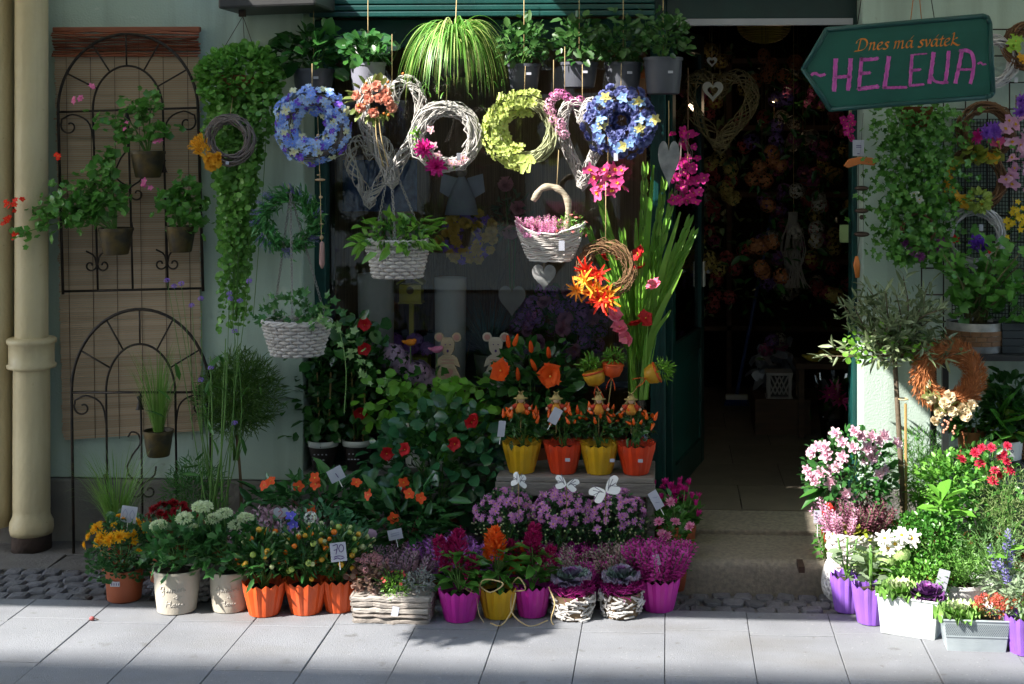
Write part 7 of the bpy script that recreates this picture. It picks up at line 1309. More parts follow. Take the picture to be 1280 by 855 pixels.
# red-brown straw wreath with cream roses
Yr = -.42; s = sc(Yr); t = T('straw_wreath', 'fluffy red-brown straw wreath with cream roses, hung on the shelf front', 'wreath', at(1185, 470, Yr)); STR = mat('red_straw', (.55, .20, .06), (.32, .11, .035), rough=.75, vary=.8, scale=30)
b = MB(); n = 2600; a = rng.uniform(0, 2 * PI, n); ph = rng.uniform(-2, 2, n); r_ = 11 * s * np.sqrt(rng.uniform(.3, 1, n)); R = 32 * s; q = R + r_ * np.sin(ph); P = np.stack([q * np.cos(a), -r_ * np.cos(ph), q * np.sin(a)], 1); D = np.stack([np.sin(ph) * np.cos(a) * .8 - np.sin(a) * .8, -np.cos(ph) * .4, np.sin(ph) * np.sin(a) * .8 + np.cos(a) * .8], 1) + rng.normal(0, .25, (n, 3)); b.inst(NEEDLE, frames(D, .032, .0036, 1), P); tube(b, np.stack([R * np.cos(np.arange(24) * PI / 12), 0 * np.arange(24), R * np.sin(np.arange(24) * PI / 12)], 1), 8 * s, 8, closed=True); obj('straw', b, STR, t, kind='stuff')
CRR = rosebloom(fl('cream', (.70, .54, .32), (.80, .70, .50))); put(t, CRR, [(-24, -26), (-8, -30), (12, -36), (24, -34), (-12, -42), (-20, -54), (-2, -24), (18, -44), (2, -40)], .048, s, -.055); a = rng.uniform(3.4, 5.6, 26); leaves(t, LEAFW, lf('dusty', (.18, .22, .06), (.34, .36, .14)), np.stack([30 * s * np.cos(a), np.full(26, -.04), 36 * s * np.sin(a)], 1), rng.normal(0, 1, (26, 3)) + (0, -.4, -.3), .045, .6, each=True); cord(t, [(0, 0, R), (0, .06, R + .05)])
b = MB(); [ball(b, (-4 * s + rng.normal(0, .012), -.06, -50 * s - i * .004), .005, 6, 5) for i in range(14)]; obj('berry', b, fl('rosy', (.6, .3, .2)), t, True, 'stuff')
# ---- olive tree
t, s = yroot('olive_tree', 'small olive standard tree with a staked bare trunk beside the door', 1118, -.36, 'tree'); pot(t, TERRA, .11, .085, .20, rim=.006); zt_ = zpx(432, -.36); b = MB(); top = np.array((0, 0, zt_)); tube(b, curve([(12 * s, 0, .18), (8 * s, 0, zt_ * .5), top], 10), np.linspace(.0125, .009, 10), 8)
Pl = []; Dl = []
for k in range(48):
    az = rng.uniform(0, 6.28); L = rng.uniform(.12, .28); el = rng.uniform(-.25, 1.2); e = top + np.array((math.cos(az) * math.cos(el) * L, math.sin(az) * math.cos(el) * L * .7, math.sin(el) * L * 1.15 + .03)); c_ = curve([top - (0, 0, .01), (top + e) / 2 + rng.normal(0, .02, 3), e], 10); tube(b, c_, np.linspace(.0052, .0014, 10), 5); d = unit(np.gradient(c_, axis=0))
    for i in range(2, 10):
        for sd in range(3): Pl.append(c_[i] + rng.normal(0, .006, 3)); Dl.append(d[i] * .7 + rng.normal(0, .6, 3) + (0, -.1, .1))
obj('trunk', b, mat('olive_bark', (.16, .12, .08), (.10, .075, .05), rough=.9, scale=30, bump=.4), t, True); leaves(t, LEAFN, lf('olive_tree', (.14, .19, .08), (.34, .40, .24), rough=.42), np.array(Pl), Dl, .058, .8, name='crown'); P, D = dome(220, top + (0, 0, .12), (.22, .17, .17), .3, -.8, .1, .7); leaves(t, LEAF, G_OLIVE, P, D, .035, .8, name='inner_crown')
P, D = dome(160, top + (-.03, -.04, .03), (.2, .12, .08), .3, -.8, -.1, .7); leaves(t, ROUND, G_LIGHT, P, D, .024, .8, name='creeping_leaves'); b = MB(); tube(b, [(14 * s, -.012, .15), (13 * s, -.014, zt_ * .78)], .0055, 6); obj('stake', b, MATS['bamboo_cane'], t); b = MB(); [tube(b, np.stack([10.5 * s + .018 * np.cos(np.arange(12) * .5236), -.006 + .02 * np.sin(np.arange(12) * .5236), np.full(12, zpx(py, -.36))], 1), .0025, 4, closed=True) for py in (487, 566)]; obj('tie', b, RAFFIA, t)
# ---- right foreground plants
AZL = lf('azalea', (.02, .09, .02), (.07, .22, .05), rough=.3); AZF = bloom([(6, .5, .44, .25, .25, -.05, .0, 0, 0), (5, .4, .4, .6, .4, 0, .02, .02, 0), (4, .28, .3, 1.0, .5, 0, .02, .03, 0)], None, 'flower', [fl('azalea', (.74, .42, .54), (.84, .70, .76), .3)]); t, s = yroot('potted_azalea', 'big pale pink azalea bush in bloom right of the doorway', 1060, -.44); z = zpx(640, -.44); pot(t, TERRA, .10, .08, z * .9); c = (0, 0, zpx(580, -.44)); bush(t, c, (58 * s, .16, 52 * s), 750, LEAFW, AZL, .036, .5, -.8, stems=14, base=(0, 0, z * .85))
Q = [(1040, 530), (1048, 540), (1062, 526), (1070, 532), (1084, 534), (1092, 540), (1078, 548), (1020, 548), (1030, 558), (1014, 556), (1024, 580), (1034, 575), (1042, 570), (1018, 590), (1012, 584), (1084, 560), (1088, 552), (1100, 575), (1092, 580), (1052, 600), (1028, 548), (1116, 545), (1074, 560), (1008, 578), (1036, 590), (1060, 545), (1100, 535), (1048, 558)]; parts(t, 'flower', AZF, nframes([((q[0] - 1060) * .02, -1, (570 - q[1]) * .015 + .3) for q in Q], rng.uniform(.046, .060, len(Q))), [((q[0] - 1060) * s, -.15 + abs(q[0] - 1060) * s * .5, zpx(q[1], -.56)) for q in Q])
t, s = yroot('wicker_planter', 'whitish wicker basket of pink and plum heather in front of the azalea', 1066, -.58, 'planter'); zt_ = zpx(650, -.58); wicker(t, WICKW, 29 * s, 22 * s, zt_, .9, 13, 18); soil_disc(t, 26 * s, zt_ - .02)
for col, x0_, nn in ((('pale', (.60, .25, .42), (.75, .45, .58)), -12, 45), (('plum', (.16, .05, .08), (.28, .11, .14)), 12, 60)): a = rng.uniform(0, 6.28, nn); r_ = np.sqrt(rng.random(nn)); spikes(t, np.stack([x0_ * s + r_ * np.cos(a) * .035, r_ * np.sin(a) * .05, np.full(nn, zt_ - .02)], 1), np.stack([np.cos(a) * r_ * .6 + x0_ * .02, np.sin(a) * r_ * .6 - .1, np.ones(nn)], 1), rng.uniform(.08, .16, nn), [fl('heather_' + col[0], col[1], col[2]), G_OLIVE])
bush(t, (0, -.03, zt_ + .005), (24 * s, .06, .03), 160, NEEDLE, lf('moss_yellow', (.28, .34, .02), (.4, .45, .06)), .02, .2, -.2, stems=0)
t, s = yroot('light_shrub', 'soft bright green leafy shrub between the olive trunk and the crimson roses', 1186, -.40); pot(t, TERRA, .08, .065, .18); bush(t, (0, 0, zpx(590, -.40)), (48 * s, .10, 44 * s), 900, LEAFW, lf('fresh', (.08, .26, .03), (.20, .44, .07)), .026, .3, -.95, stems=24, base=(0, 0, .16))
t, s = yroot('trailing_herb', 'low spreading light green herb behind the tin planters', 1150, -.78); pot(t, WHITE, .06, .05, .09); bush(t, (0, -.01, .13), (40 * s, .07, .07), 600, LEAFW, MATS['leaf_fresh'], .018, .3, -.7, stems=14, base=(0, 0, .08))
# white pierced lantern
t, s = groot('pierced_lantern', 'bulging white pierced ceramic lantern at the foot of the basket', 1052, 752, 20, 'lantern', rz=0); hh = 62 * s; prof = np.array([(14, 0), (19, 5), (21, 15), (20, 28), (16, 40), (12, 48), (12, 56), (15, 62)]) * s; n = 20; rows = 16; zz = np.linspace(0, hh, rows); rr = np.interp(zz, prof[:, 1], prof[:, 0]); b = MB(); WC = mat('white_ceramic', (.82, .81, .80), (.76, .75, .74), rough=.35)
for i in range(n):
    for sg in (-1, 1): a = 2 * PI * i / n + sg * np.linspace(0, 1.6, rows); tube(b, np.stack([rr * np.cos(a), rr * np.sin(a), zz], 1), .0062, 5)
for z_ in (0, 1): k = -1 if z_ else 0; a = np.arange(28) * 2 * PI / 28; tube(b, np.stack([rr[k] * np.cos(a), rr[k] * np.sin(a), np.full(28, zz[k])], 1), .009, 6, closed=True)
obj('lattice', b, WC, t, True); b = MB(); lathe(b, [(c_[0] * .86, c_[1]) for c_ in prof], 24); obj('inner_shell', b, mat('inner_grey', (.3, .3, .3), rough=.6), t, True)
put(t, fivebloom(WHT), [(-2, 54), (8, 60), (-10, 62), (14, 54)], .06, s, -.07)
# purple pleated pots
for px, pyb, wt, h_, lab in ((1061, 768, 42, 44, 'purple pleated pot with grey-green fleshy leaves, half behind the other one'), (1091, 783, 46, 46, 'purple pleated pot with grey-green fleshy leaves, in front beside the tin planter')):
    t, s = groot('potted_succulent', lab, px, pyb, wt * .36, group='purple pleated pots'); rt, hh = wt * s / 2, h_ * s; pleated(t, P_PU, rt, rt * .74, hh, 13); n = 26; a = rng.uniform(0, 6.28, n); z = rng.uniform(0, 44, n) * s; b = MB(); [tube(b, curve([(0, 0, hh - .02), (dx * .5, dy, hh + .05), (dx, dy * 1.5, hh + .13)], 6), .004, 5) for dx, dy in ((0, 0), (.03, .01), (-.03, -.01))]; obj('stem', b, G_STEM, t, True, 'stuff'); leaves(t, LEAFW, G_GREY, np.stack([np.cos(a) * .02, np.sin(a) * .02, hh + z], 1), np.stack([np.cos(a), np.sin(a), rng.uniform(-.1, .8, n)], 1), .048, .3, each=True)
# white flowers + sedum + box bush
t, s = yroot('white_basket', 'low white twig basket holding flat green sedum heads', 1112, -.66, 'planter'); zt_ = zpx(700, -.66); wicker(t, WICKW, 42 * s, 34 * s, zt_ * .6, .8, 6, 18); soil_disc(t, 39 * s, zt_ * .6 - .01); SEDG = florets(fl('sedum_green', (.30, .46, .14), (.45, .58, .26)), None, 60, .4); P = np.array([(rng.uniform(-42, 16) * s, rng.uniform(-.09, .05), zpx(rng.uniform(664, 712), -.68)) for _ in range(20)]); parts(t, 'flower_head', SEDG, nframes(rng.normal(0, .15, (20, 3)) + (0, -.2, 1), .07), P); bush(t, (-12 * s, 0, zt_), (44 * s, .1, .09), 150, LEAFW, G_LIGHT, .035, .3, -.9, stems=16, base=(0, 0, zt_ * .55))
t, s = yroot('potted_daisy', 'large white daisies in bloom above the flat green sedum', 1106, -.52); pot(t, TERRA, .06, .05, .12); WD = bloom([(9, .5, .28, .1, .1, -.05, .03, 0, 0), (8, .4, .24, .35, .1, 0, .02, .02, 0)], (.1, .05, 1), 'flower', [WHT, YEL]); Q = [(1096, 656), (1108, 662), (1116, 652), (1128, 655), (1100, 668)]; parts(t, 'flower', WD, nframes(rng.normal(0, .2, (5, 3)) + (0, -1, .4), .068), [((q[0] - 1106) * s, -.2, zpx(q[1], -.72)) for q in Q]); bush(t, (0, 0, zpx(680, -.52)), (34 * s, .09, .1), 200, LEAF, G_MID, .035, .3, -.9, stems=12, base=(0, 0, .1))
t, s = yroot('box_bush', 'dense small-leaved green box bush in a white basket', 1160, -.62); zt_ = zpx(726, -.62); wicker(t, WICKW, 40 * s, 32 * s, max(.1, zt_), .9, 6, 18); soil_disc(t, 37 * s, zt_ - .012); bush(t, (0, 0, zpx(668, -.62)), (52 * s, .15, 52 * s), 2600, LEAFW, lf('box', (.025, .13, .015), (.10, .30, .04), rough=.35), .017, .45, -.85, stems=16, base=(0, 0, zt_))
# feathery + laurel + red rose + thyme etc.
t, s = yroot('feathery_plant', 'bright feathery green plant at the foot of the olive trunk', 1150, -.24); pot(t, TERRA, .08, .065, .2); feathery(t, (0, 0, zpx(580, -.24)), (46 * s, .11, 54 * s), 2600, lf('cosmos', (.06, .22, .03), (.15, .38, .06)), .03, -.95, 30, (0, 0, .18))
LAU = lf('laurel', (.09, .28, .03), (.18, .42, .06), rough=.22); t, s = yroot('potted_laurel', 'young laurel with a rosette of large shiny light green leaves', 1176, -.66); pot(t, TERRA, .07, .055, .13); b = MB(); zc = zpx(618, -.66); tube(b, curve([(0, 0, .12), (.01, 0, .25), (0, 0, zc)], 6), .005, 6); obj('stem', b, G_STEM, t, True); n = 15; a = np.arange(n) * 2.4; leaves(t, LEAFO, LAU, np.stack([.01 * np.cos(a), .01 * np.sin(a) - .01, zc - .02 + .004 * np.arange(n)], 1), np.stack([np.cos(a), np.sin(a) - .3, .1 + .05 * np.arange(n)], 1), .10, .2, each=True, wf=.85)
t, s = yroot('potted_rose', 'crimson rose bush with fresh green leaves in front of the lower shelf', 1232, -.46); pot(t, TERRA, .08, .065, .2); bush(t, (0, 0, zpx(600, -.46)), (54 * s, .13, 60 * s), 700, LEAFW, lf('rose', (.05, .19, .03), (.14, .36, .07)), .030, .35, -.9, stems=18, base=(0, 0, .18)); RR = mumbloom(fl('rose_red', (.60, .02, .07), (.75, .07, .15))); Q = [(1221, 546), (1213, 552), (1232, 545), (1252, 544), (1244, 558), (1250, 562), (1219, 566), (1235, 572), (1241, 578), (1233, 584), (1254, 574), (1196, 560), (1246, 552)]; parts(t, 'flower', RR, nframes(rng.normal(0, .3, (13, 3)) + (0, -.8, .6), rng.uniform(.032, .048, 13)), [((q[0] - 1232) * s, -.10 + rng.normal(0, .02), zpx(q[1], -.56)) for q in Q])
t, s = yroot('potted_thyme', 'tall twiggy thyme bush at the right edge', 1258, -.58); pot(t, TERRA, .08, .065, .16); feathery(t, (0, 0, zpx(618, -.58)), (44 * s, .12, 50 * s), 1500, lf('thyme', (.14, .22, .06), (.28, .36, .14), rough=.6), .02, -.95, 40, (0, 0, .14), .08)
t, s = yroot('potted_herb', 'grey-green needle-leaved herb bush left of the right edge', 1240, -.68); pot(t, WHITE, .09, .07, .14); feathery(t, (0, 0, zpx(676, -.68)), (50 * s, .13, 44 * s), 1700, lf('herb', (.12, .26, .07), (.24, .42, .16), rough=.55), .026, -.9, 30, (0, 0, .12), .06)
t, s = groot('potted_rosemary', 'rosemary in a white ribbed bowl behind the tin planters', 1206, 770, 34); rt = 34 * s; pot(t, WC, rt, rt * .7, 34 * s, rim=.004); b = MB(); n = 210; a = rng.uniform(0, 6.28, n); r_ = np.sqrt(rng.random(n)); RO = lf('rosemary', (.10, .26, .04), (.22, .42, .10)); P0 = np.stack([r_ * np.cos(a) * rt * .8, r_ * np.sin(a) * rt * .8, np.full(n, 32 * s)], 1); Dd = unit(np.stack([np.cos(a) * r_ * .6, np.sin(a) * r_ * .6 - .1, np.ones(n)], 1) + rng.normal(0, .1, (n, 3))); H_ = rng.uniform(.08, .17, n); q = rng.random((n, 16)); P = (P0[:, None] + Dd[:, None] * (q * H_[:, None])[..., None]).reshape(-1, 3); b.inst(NEEDLE, frames(np.repeat(Dd, 16, 0) + rng.normal(0, .55, (n * 16, 3)), .022, .005, 1), P); obj('foliage', b, RO, t, kind='stuff')
t, s = yroot('potted_lavender', 'small grey lavender with violet spikes at the right edge', 1262, -.80); pot(t, TERRA, .06, .05, .1); n = 4; a = rng.uniform(0, 6.28, n); spikes(t, np.repeat([[0, 0, .12]], n, 0) + rng.normal(0, .03, (n, 3)), np.stack([np.cos(a) * .4, np.sin(a) * .4, np.ones(n)], 1), rng.uniform(.1, .16, n), [LAV, G_GREY], 'lavender_sprig'); bush(t, (0, 0, .13), (36 * s, .07, .08), 300, LEAFN, G_GREY, .035, .2, -.6); b = MB(); tube(b, curve([(-.02, 0, .12), (-.01, -.02, .25), (.02, -.02, .33)], 6), .003, 5); obj('stem', b, G_STEM, t); leaves(t, LEAFW, LAU, np.array([(-.01, -.02, .22), (-.01, -.02, .25), (.0, -.02, .28), (.015, -.02, .32), (-.015, -.01, .18)]), [(-1, -.2, .2), (1, -.2, .3), (-1, -.3, .5), (.6, -.2, 1), (1, -.2, 0)], .062, .2, each=True)
t, s = yroot('white_label', 'blank white plant label standing among the herbs', 1178, -.84, 'plant label'); t.location.z = zpx(705, -.84); b = MB(); box2(b, (-7 * s, -.001, -13 * s), (7 * s, .001, 13 * s)); box2(b, (-.003, -.0008, -.14), (.003, .0008, -13 * s)); o = obj('label_face', b, PAPER, t); o.rotation_euler = (0, .25, 0)
# tin planters
TIN = mat('white_tin', (.60, .64, .62), (.46, .50, .50), rough=.45, metal=.25, scale=6, bump=.1); TIN2 = mat('galvanised', (.50, .56, .58), (.38, .43, .46), rough=.4, metal=.45, scale=8, bump=.1); MESH_ = mat('tin_mesh', (.34, .40, .42), (.28, .33, .35), rough=.45, metal=.45)
def tinbox(name, label, px, pyb, L, H, Dp, rz, m, band):
    g_ = gnd(px, pyb); s = sc(g_.y); L, H = L * s, H * s; g_.y += Dp / 2; t = T(name, label, 'planter', g_, 'tin planter boxes', rz); b = MB(); tp = 1.13
    for z0_, z1_, k in ((0, H, 1.0),):
        A = [(sx * L / 2 / tp, sy * Dp / 2 / tp, 0) for sx, sy in ((-1, -1), (1, -1), (1, 1), (-1, 1))]; Bt = [(sx * L / 2, sy * Dp / 2, H) for sx, sy in ((-1, -1), (1, -1), (1, 1), (-1, 1))]; I = [(x * .97, y * .94, H) for x, y, z in Bt]; J = [(x * .95, y * .92, H - .03) for x, y, z in Bt]; b.add(A + Bt + I + J, [(3, 2, 1, 0)] + [(k_ * 4 + i, k_ * 4 + (i + 1) % 4, k_ * 4 + 4 + (i + 1) % 4, k_ * 4 + 4 + i) for k_ in range(3) for i in range(4)])
    obj('box', b, m, t, bevel=.004); b = MB(); tube(b, [(x * 1.005, y * 1.005, H) for x, y, z in Bt], .004, 6, closed=True); obj('rolled_rim', b, m, t); b = MB(); box2(b, (-L * .46, -Dp * .44, H - .03), (L * .46, Dp * .44, H - .018)); obj('soil', b, SOIL, t)
    if band:
        b = MB(); nx, nz = 34, 8
        for i in range(nx):
            for j in range(nz): x = (i + .5 + .5 * (j % 2)) / nx - .5; z = H * (.55 + .37 * j / nz); k = 1 / tp + (1 - 1 / tp) * z / H; y = -Dp / 2 * k - .0012; b.add([(x * L * k - .0018, y, z), (x * L * k, y, z - .0026), (x * L * k + .0018, y, z), (x * L * k, y, z + .0026)], [(0, 1, 2, 3)])
        obj('punched_pattern', b, mat('hole_dark', (.12, .15, .17)), t, kind='stuff'); b = MB(); k = 1 / tp + (1 - 1 / tp) * .5; box2(b, (-L / 2 * k, -Dp / 2 * k - .003, H * .485), (L / 2 * k, -Dp / 2 * k - .0005, H * .52)); obj('band', b, m, t)
    return t, s, L, H
KGW = mat('leaf_kale_white', (.62, .66, .42), (.30, .48, .14), rough=.5, vary=.7, scale=10); KGG = mat('leaf_kale_lime', (.16, .36, .06), (.30, .48, .14), rough=.5, vary=.7, scale=12); KPU = mat('leaf_cabbage_purple', (.10, .03, .14), (.22, .08, .26), rough=.4, vary=.7, scale=12)
t, s, L, H = tinbox('tin_planter', 'whitewashed tin planter turned askew with white-green kale and a purple cabbage', 1143, 798, 76, 48, .12, math.radians(-24), TIN, False); rosette(t, np.array((-L * .2, 0, H - .01)), .085, [KGG, KGG, KGW, KGW], wave=.2); rosette(t, np.array((L * .27, 0, H - .005)), .07, [KPU, KPU, KPU, mat('leaf_cabbage_heart', (.35, .08, .35), (.25, .06, .3))], wave=.1); b = MB()
t, s, L, H = tinbox('tin_planter', 'frontal galvanised tin planter with a punched band, kale and red sedum', 1222, 817, 80, 40, .12, math.radians(-2), TIN2, True); rosette(t, np.array((-L * .22, 0, H - .01)), .085, [KGG, KGG, KGW, KGW], wave=.22); bush(t, (L * .27, 0, H + .02), (.06, .05, .04), 420, LEAF, mat('leaf_red_sedum', (.42, .05, .035), (.2, .2, .05), rough=.5, vary=.9), .013, .4, -.4, stems=6); P, N = surf(14, (L * .27, 0, H + .025), (.06, .05, .04), .1); parts(t, 'flower_head', florets(fl('sedum_red', (.50, .06, .05), (.62, .14, .1)), None, 20), nframes(N, .03), P)
t, s = groot('potted_succulent', 'purple pleated pot at the right edge with trailing grey leaves', 1285, 822, 18, group='purple pleated pots'); rt, hh = 24 * s, 46 * s; pleated(t, P_PU, rt, rt * .74, hh, 13); bush(t, (0, 0, hh + .05), (.07, .06, .08), 340, LEAF, G_GREY, .022, .3, -.7, stems=10); 
t, s = yroot('potted_berry_plant', 'small plant with orange-red flowers and a strap leaf left of the wicker basket', 1034, -.50); pot(t, TERRA, .045, .035, .09); bush(t, (0, 0, .2), (.05, .05, .12), 130, LEAFW, G_MID, .025, .3, -.9, stems=8, base=(0, 0, .08)); parts(t, 'flower', mumbloom(fl('coral', (.7, .06, .04))), nframes(rng.normal(0, .3, (5, 3)) + (0, -1, .3), .03), [((q[0] - 1030) * s, -.05, zpx(q[1], -.6)) for q in [(1030, 622), (1034, 626), (1032, 644), (1036, 640), (1026, 630)]]); leaves(t, LEAFN, LAU, np.array([(0, -.03, .1)]), [(.1, -.2, -.25)], .11, .1, each=True); leaves(t, LEAFN, lf('strap', (.03, .13, .02), (.08, .24, .04)), np.array([(0, 0, zpx(600, -.56))] * 4), [(-1, -.3, .5), (-1, -.3, -.2), (-1, -.4, -.6), (-.8, -.5, .2)], .12, .3, each=True, wf=1.1)
card('price_card', 'grey-white card at floor level beside the azalea', 1022, 646, -.58, 10, 16, 0, .1, None, None, .05)
# berry on the pavement
g_ = gnd(115, 776); t = T('fallen_berry', 'small dark red berry lying alone on the sunlit paving', 'berry', g_); b = MB(); ball(b, (0, 0, .008), .008, 8, 6, s=(1.3, 1, 1)); obj('fruit', b, mat('dark_red', (.22, .02, .03), (.3, .1, .08), scale=60), t, True); b = MB(); tube(b, [(.008, 0, .01), (.022, .004, .003)], .0016, 4); obj('stalk', b, WOODSTEM, t)

# ================================================================ INSIDE THE SHOP
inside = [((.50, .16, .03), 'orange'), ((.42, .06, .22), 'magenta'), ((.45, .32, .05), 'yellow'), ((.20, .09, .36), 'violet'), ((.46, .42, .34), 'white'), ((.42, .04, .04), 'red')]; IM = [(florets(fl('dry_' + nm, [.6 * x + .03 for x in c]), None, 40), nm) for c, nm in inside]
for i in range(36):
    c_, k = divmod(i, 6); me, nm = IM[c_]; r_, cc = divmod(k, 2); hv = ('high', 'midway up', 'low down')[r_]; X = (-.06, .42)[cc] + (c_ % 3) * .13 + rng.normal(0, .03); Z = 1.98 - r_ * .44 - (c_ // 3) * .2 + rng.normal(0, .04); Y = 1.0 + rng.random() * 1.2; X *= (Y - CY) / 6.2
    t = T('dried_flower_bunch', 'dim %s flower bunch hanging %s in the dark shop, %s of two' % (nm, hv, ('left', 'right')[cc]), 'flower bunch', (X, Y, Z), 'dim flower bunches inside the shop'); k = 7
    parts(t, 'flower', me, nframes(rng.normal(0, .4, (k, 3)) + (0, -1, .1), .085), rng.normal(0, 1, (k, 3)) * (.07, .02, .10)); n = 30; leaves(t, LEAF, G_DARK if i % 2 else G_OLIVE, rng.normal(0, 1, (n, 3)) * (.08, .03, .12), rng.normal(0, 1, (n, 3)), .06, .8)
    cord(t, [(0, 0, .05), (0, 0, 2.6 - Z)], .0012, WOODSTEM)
DW_ = mat('dark_shop_wood', (.10, .055, .03), (.06, .035, .02), rough=.7, stretch=(1, 1, 6))
t = T('shop_shelving', 'dark wooden shelving along the back of the shop', 'shelf', (.35, 2.9, .134)); [obj('board', (lambda q: (box2(q, (-.9, -.2, z), (.9, .2, z + .03)), q)[1])(MB()), DW_, t) for z in (.4, .8, 1.2, 1.6, 2.0)]; [obj('upright', (lambda q: (box2(q, (x, -.2, 0), (x + .03, .2, 2.1)), q)[1])(MB()), DW_, t) for x in (-.93, 0, .9)]
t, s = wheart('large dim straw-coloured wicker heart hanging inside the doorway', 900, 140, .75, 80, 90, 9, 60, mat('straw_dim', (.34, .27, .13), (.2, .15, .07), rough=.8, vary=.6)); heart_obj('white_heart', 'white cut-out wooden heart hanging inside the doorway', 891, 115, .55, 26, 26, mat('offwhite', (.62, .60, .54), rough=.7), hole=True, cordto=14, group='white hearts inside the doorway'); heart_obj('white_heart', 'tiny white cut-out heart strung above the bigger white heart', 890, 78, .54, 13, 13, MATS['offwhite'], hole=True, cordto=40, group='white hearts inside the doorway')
t = T('paper_lampshade', 'round yellow wicker lampshade under the shop ceiling', 'lampshade', at(955, 32, 1.2)); b = MB(); [tube(b, np.stack([.13 * math.cos(q) * np.cos(np.arange(28) * .2244), .13 * math.cos(q) * np.sin(np.arange(28) * .2244), np.full(28, .085 * math.sin(q))], 1), .005, 5, closed=True) for q in np.linspace(-1.4, 1.4, 20)]; obj('woven_shade', b, mat('yellow_rattan', (.55, .40, .06), (.4, .28, .04), rough=.7), t, True, 'stuff'); cord(t, [(0, 0, .08), (0, 0, 2.6 - t.location.z)], .003, BLACKIRON)
# broom
f0 = gnd(921, 508, .134); t = T('broom', 'blue broom leaning with its bristle head on the shop floor', 'broom', f0); b = MB(); e = at(964, 270, f0.y + .25); tube(b, [(0, 0, .07), (e.x - f0.x, .25, e.z - .134)], .011, 8); obj('broomstick', b, mat('blue_handle', (.06, .12, .34), rough=.4), t, True); b = MB(); box(b, (0, 0, .055), (.13, .045, .03)); obj('head', b, mat('offwhite'), t, bevel=.006); b = MB(); [tube(b, [(x, y, .042), (x * 1.2, y * 1.3, .0)], .0035, 4) for x in np.linspace(-.06, .06, 13) for y in (-.014, 0, .014)]; obj('bristles', b, mat('blue_bristle', (.03, .08, .30)), t, kind='stuff')
for lab, px, py, Y in (('small lit ceiling spot seen just right of the hanging tin heart cord', 847, 127, .9), ('small lit ceiling spot deep in the shop left of the sign tip', 968, 127, 1.9)):
    t = T('ceiling_spot', lab, 'lamp', at(px, py, Y), 'lit spots inside the shop'); b = MB(); lathe(b, [(.004, .06), (.012, .05), (.022, .0), (.02, .0), (.01, .04)], 14, cap=False); obj('shade', b, BLACKIRON, t, True); b = MB(); ball(b, (0, 0, .004), .010, 8, 6); EM = bpy.data.materials.get('warm_bulb') or bpy.data.materials.new('warm_bulb'); EM.use_nodes = True; EM.node_tree.nodes['Principled BSDF'].inputs['Emission Color'].default_value = (1, .72, .4, 1); EM.node_tree.nodes['Principled BSDF'].inputs['Emission Strength'].default_value = 6; obj('bulb', b, EM, t, True); cord(t, [(0, 0, .05), (0, 0, 2.6 - t.location.z)], .002, BLACKIRON)
    pl = bpy.data.lights.new('bulb_light', 'POINT'); pl.energy = .11; pl.color = (1, .72, .45); pl.shadow_soft_size = .02; lo = bpy.data.objects.new('bulb_light', pl); COL.objects.link(lo); lo.parent = t; lo.location = (0, -.02, -.03)
# floor things: lantern crate, cellophane bouquet, duck
g_ = gnd(975, 545, .134); t = T('shop_counter', 'dark low counter block carrying a white lattice lantern', 'counter', g_); b = MB(); box2(b, (-.13, 0, 0), (.16, .4, .19)); obj('block', b, DW_, t, bevel=.004); 
t = T('lattice_lantern', 'square white lantern with a lattice window on the dark counter', 'lantern', (g_.x, g_.y + .09, .3245)); s = sc(g_.y); LW_ = mat('lantern_white', (.48, .46, .44), rough=.7)
for sx, sy in ((-1, -1), (1, -1), (1, 1), (-1, 1)): b = MB(); box2(b, (sx * .055 - .008, sy * .055 - .008, .006), (sx * .055 + .008, sy * .055 + .008, .12)); obj('post', b, LW_, t)
b = MB(); box2(b, (-.07, -.07, .121), (.07, .07, .135)); box2(b, (-.07, -.07, 0), (.07, .07, .0055)); obj('top', b, LW_, t); b = MB(); [tube(b, [(-.045 + .0225 * i, -.05, .02 + .0), (-.045 + .0225 * (i + 2 * sg), -.05, .115)], .004, 4) for i in range(0, 5) for sg in (-1, 1) if -1 <= i + 2 * sg <= 5]; obj('lattice', b, LW_, t); b = MB(); box2(b, (-.05, -.03, .006), (.05, .05, .12)); obj('liner', b, mat('black_liner', (.02, .02, .02)), t)
t = T('plastic_wrap_heap', 'crumpled clear wrapping and magenta bloom heap on the counter', 'wrapping', (g_.x - .02, g_.y + .3, .325)); b = MB(); P = rng.normal(0, 1, (60, 3)) * (.07, .05, .05) + (0, 0, .11); b.inst(LEAFO, frames(rng.normal(0, 1, (60, 3)), .10), P); obj('wrap', b, mat('foil', (.30, .32, .36), rough=.3), t, True, 'stuff'); parts(t, 'flower', IM[1][0], nframes(rng.normal(0, .4, (4, 3)) + (0, -1, .3), .08), [(-.04 + .03 * i, -.05, .22 + .01 * i) for i in range(4)])
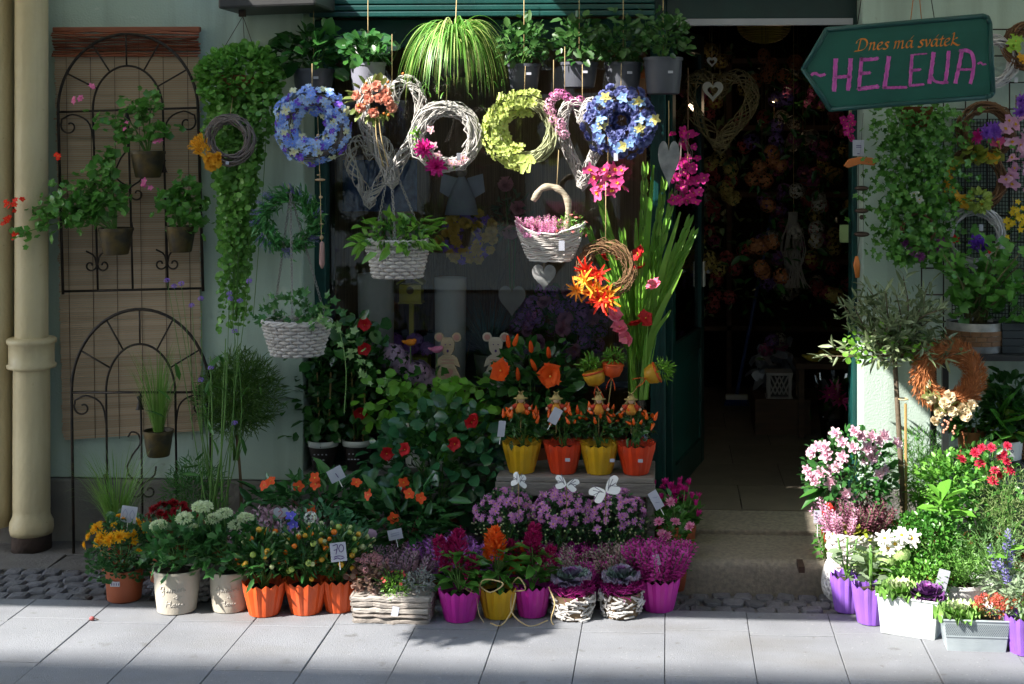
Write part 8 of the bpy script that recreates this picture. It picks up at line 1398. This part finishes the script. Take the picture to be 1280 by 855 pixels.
g_ = gnd(1040, 555, .134); t = T('wrapped_bouquet', 'pink bouquet in clear cellophane standing inside the right door jamb', 'bouquet', g_); b = MB(); lathe(b, [(.05, 0), (.06, .1), (.085, .30), (.095, .36)], 12, fr=lambda R, Z, th: (R * (1 + .07 * np.sin(th * 5)), Z)); obj('cellophane', b, glass_mat('cellophane', (.9, .92, .93)), t, True); b = MB(); lathe(b, [(.045, .002), (.05, .12)], 14); obj('bucket', b, mat('dark_plastic'), t); P = rng.normal(0, 1, (30, 3)) * (.03, .03, .05) + (0, 0, .2); leaves(t, LEAF, G_MID, P, rng.normal(0, .5, (30, 3)) + (0, 0, 1), .09, .6); put_s = sc(g_.y); parts(t, 'flower', LILY(fl('lily_pink', (.65, .05, .28))), nframes(rng.normal(0, .3, (4, 3)) + (0, -1, .3), .09), [(-.02, -.04, .26), (.03, -.05, .24), (.01, -.04, .29), (.05, -.03, .22)])
t = T('yellow_bird', 'small yellow toy bird perched on a dark stool inside the door', 'figurine', at(1018, 447, g_.y + .15)); b = MB(); ball(b, (0, 0, 0), .03, 12, 8, s=(1.5, .8, .8)); ball(b, (.035, 0, .025), .017, 10, 7); tube(b, [(.05, 0, .025), (.063, 0, .022)], [.005, .001], 6); tube(b, [(-.03, 0, 0), (-.065, 0, .012)], [.016, .004], 6); obj('bird_body', b, mat('toy_yellow', (.60, .48, .06)), t, True)
z_ = t.location.z - .024; t2 = T('dark_stool', 'dark wooden stool inside the door carrying a yellow bird', 'stool', (t.location.x + .05, t.location.y + .04, .134)); b = MB(); box2(b, (-.15, -.09, z_ - .134 - .03), (.15, .12, z_ - .134)); obj('seat', b, DW_, t2, bevel=.004); [obj('leg', (lambda q: (box2(q, (sx * .12 - .015, sy - .015, 0), (sx * .12 + .015, sy + .015, z_ - .1645)), q)[1])(MB()), DW_, t2) for sx in (-1, 1) for sy in (-.06, .09)]
t = T('straw_bowl', 'yellow straw bowl on the dark stool behind the cellophane bouquet', 'basket', (t2.location.x + .09, t2.location.y + .02, z_ + .0005)); wicker(t, mat('yellow_rattan'), .055, .045, .05, 1, 5, 12)
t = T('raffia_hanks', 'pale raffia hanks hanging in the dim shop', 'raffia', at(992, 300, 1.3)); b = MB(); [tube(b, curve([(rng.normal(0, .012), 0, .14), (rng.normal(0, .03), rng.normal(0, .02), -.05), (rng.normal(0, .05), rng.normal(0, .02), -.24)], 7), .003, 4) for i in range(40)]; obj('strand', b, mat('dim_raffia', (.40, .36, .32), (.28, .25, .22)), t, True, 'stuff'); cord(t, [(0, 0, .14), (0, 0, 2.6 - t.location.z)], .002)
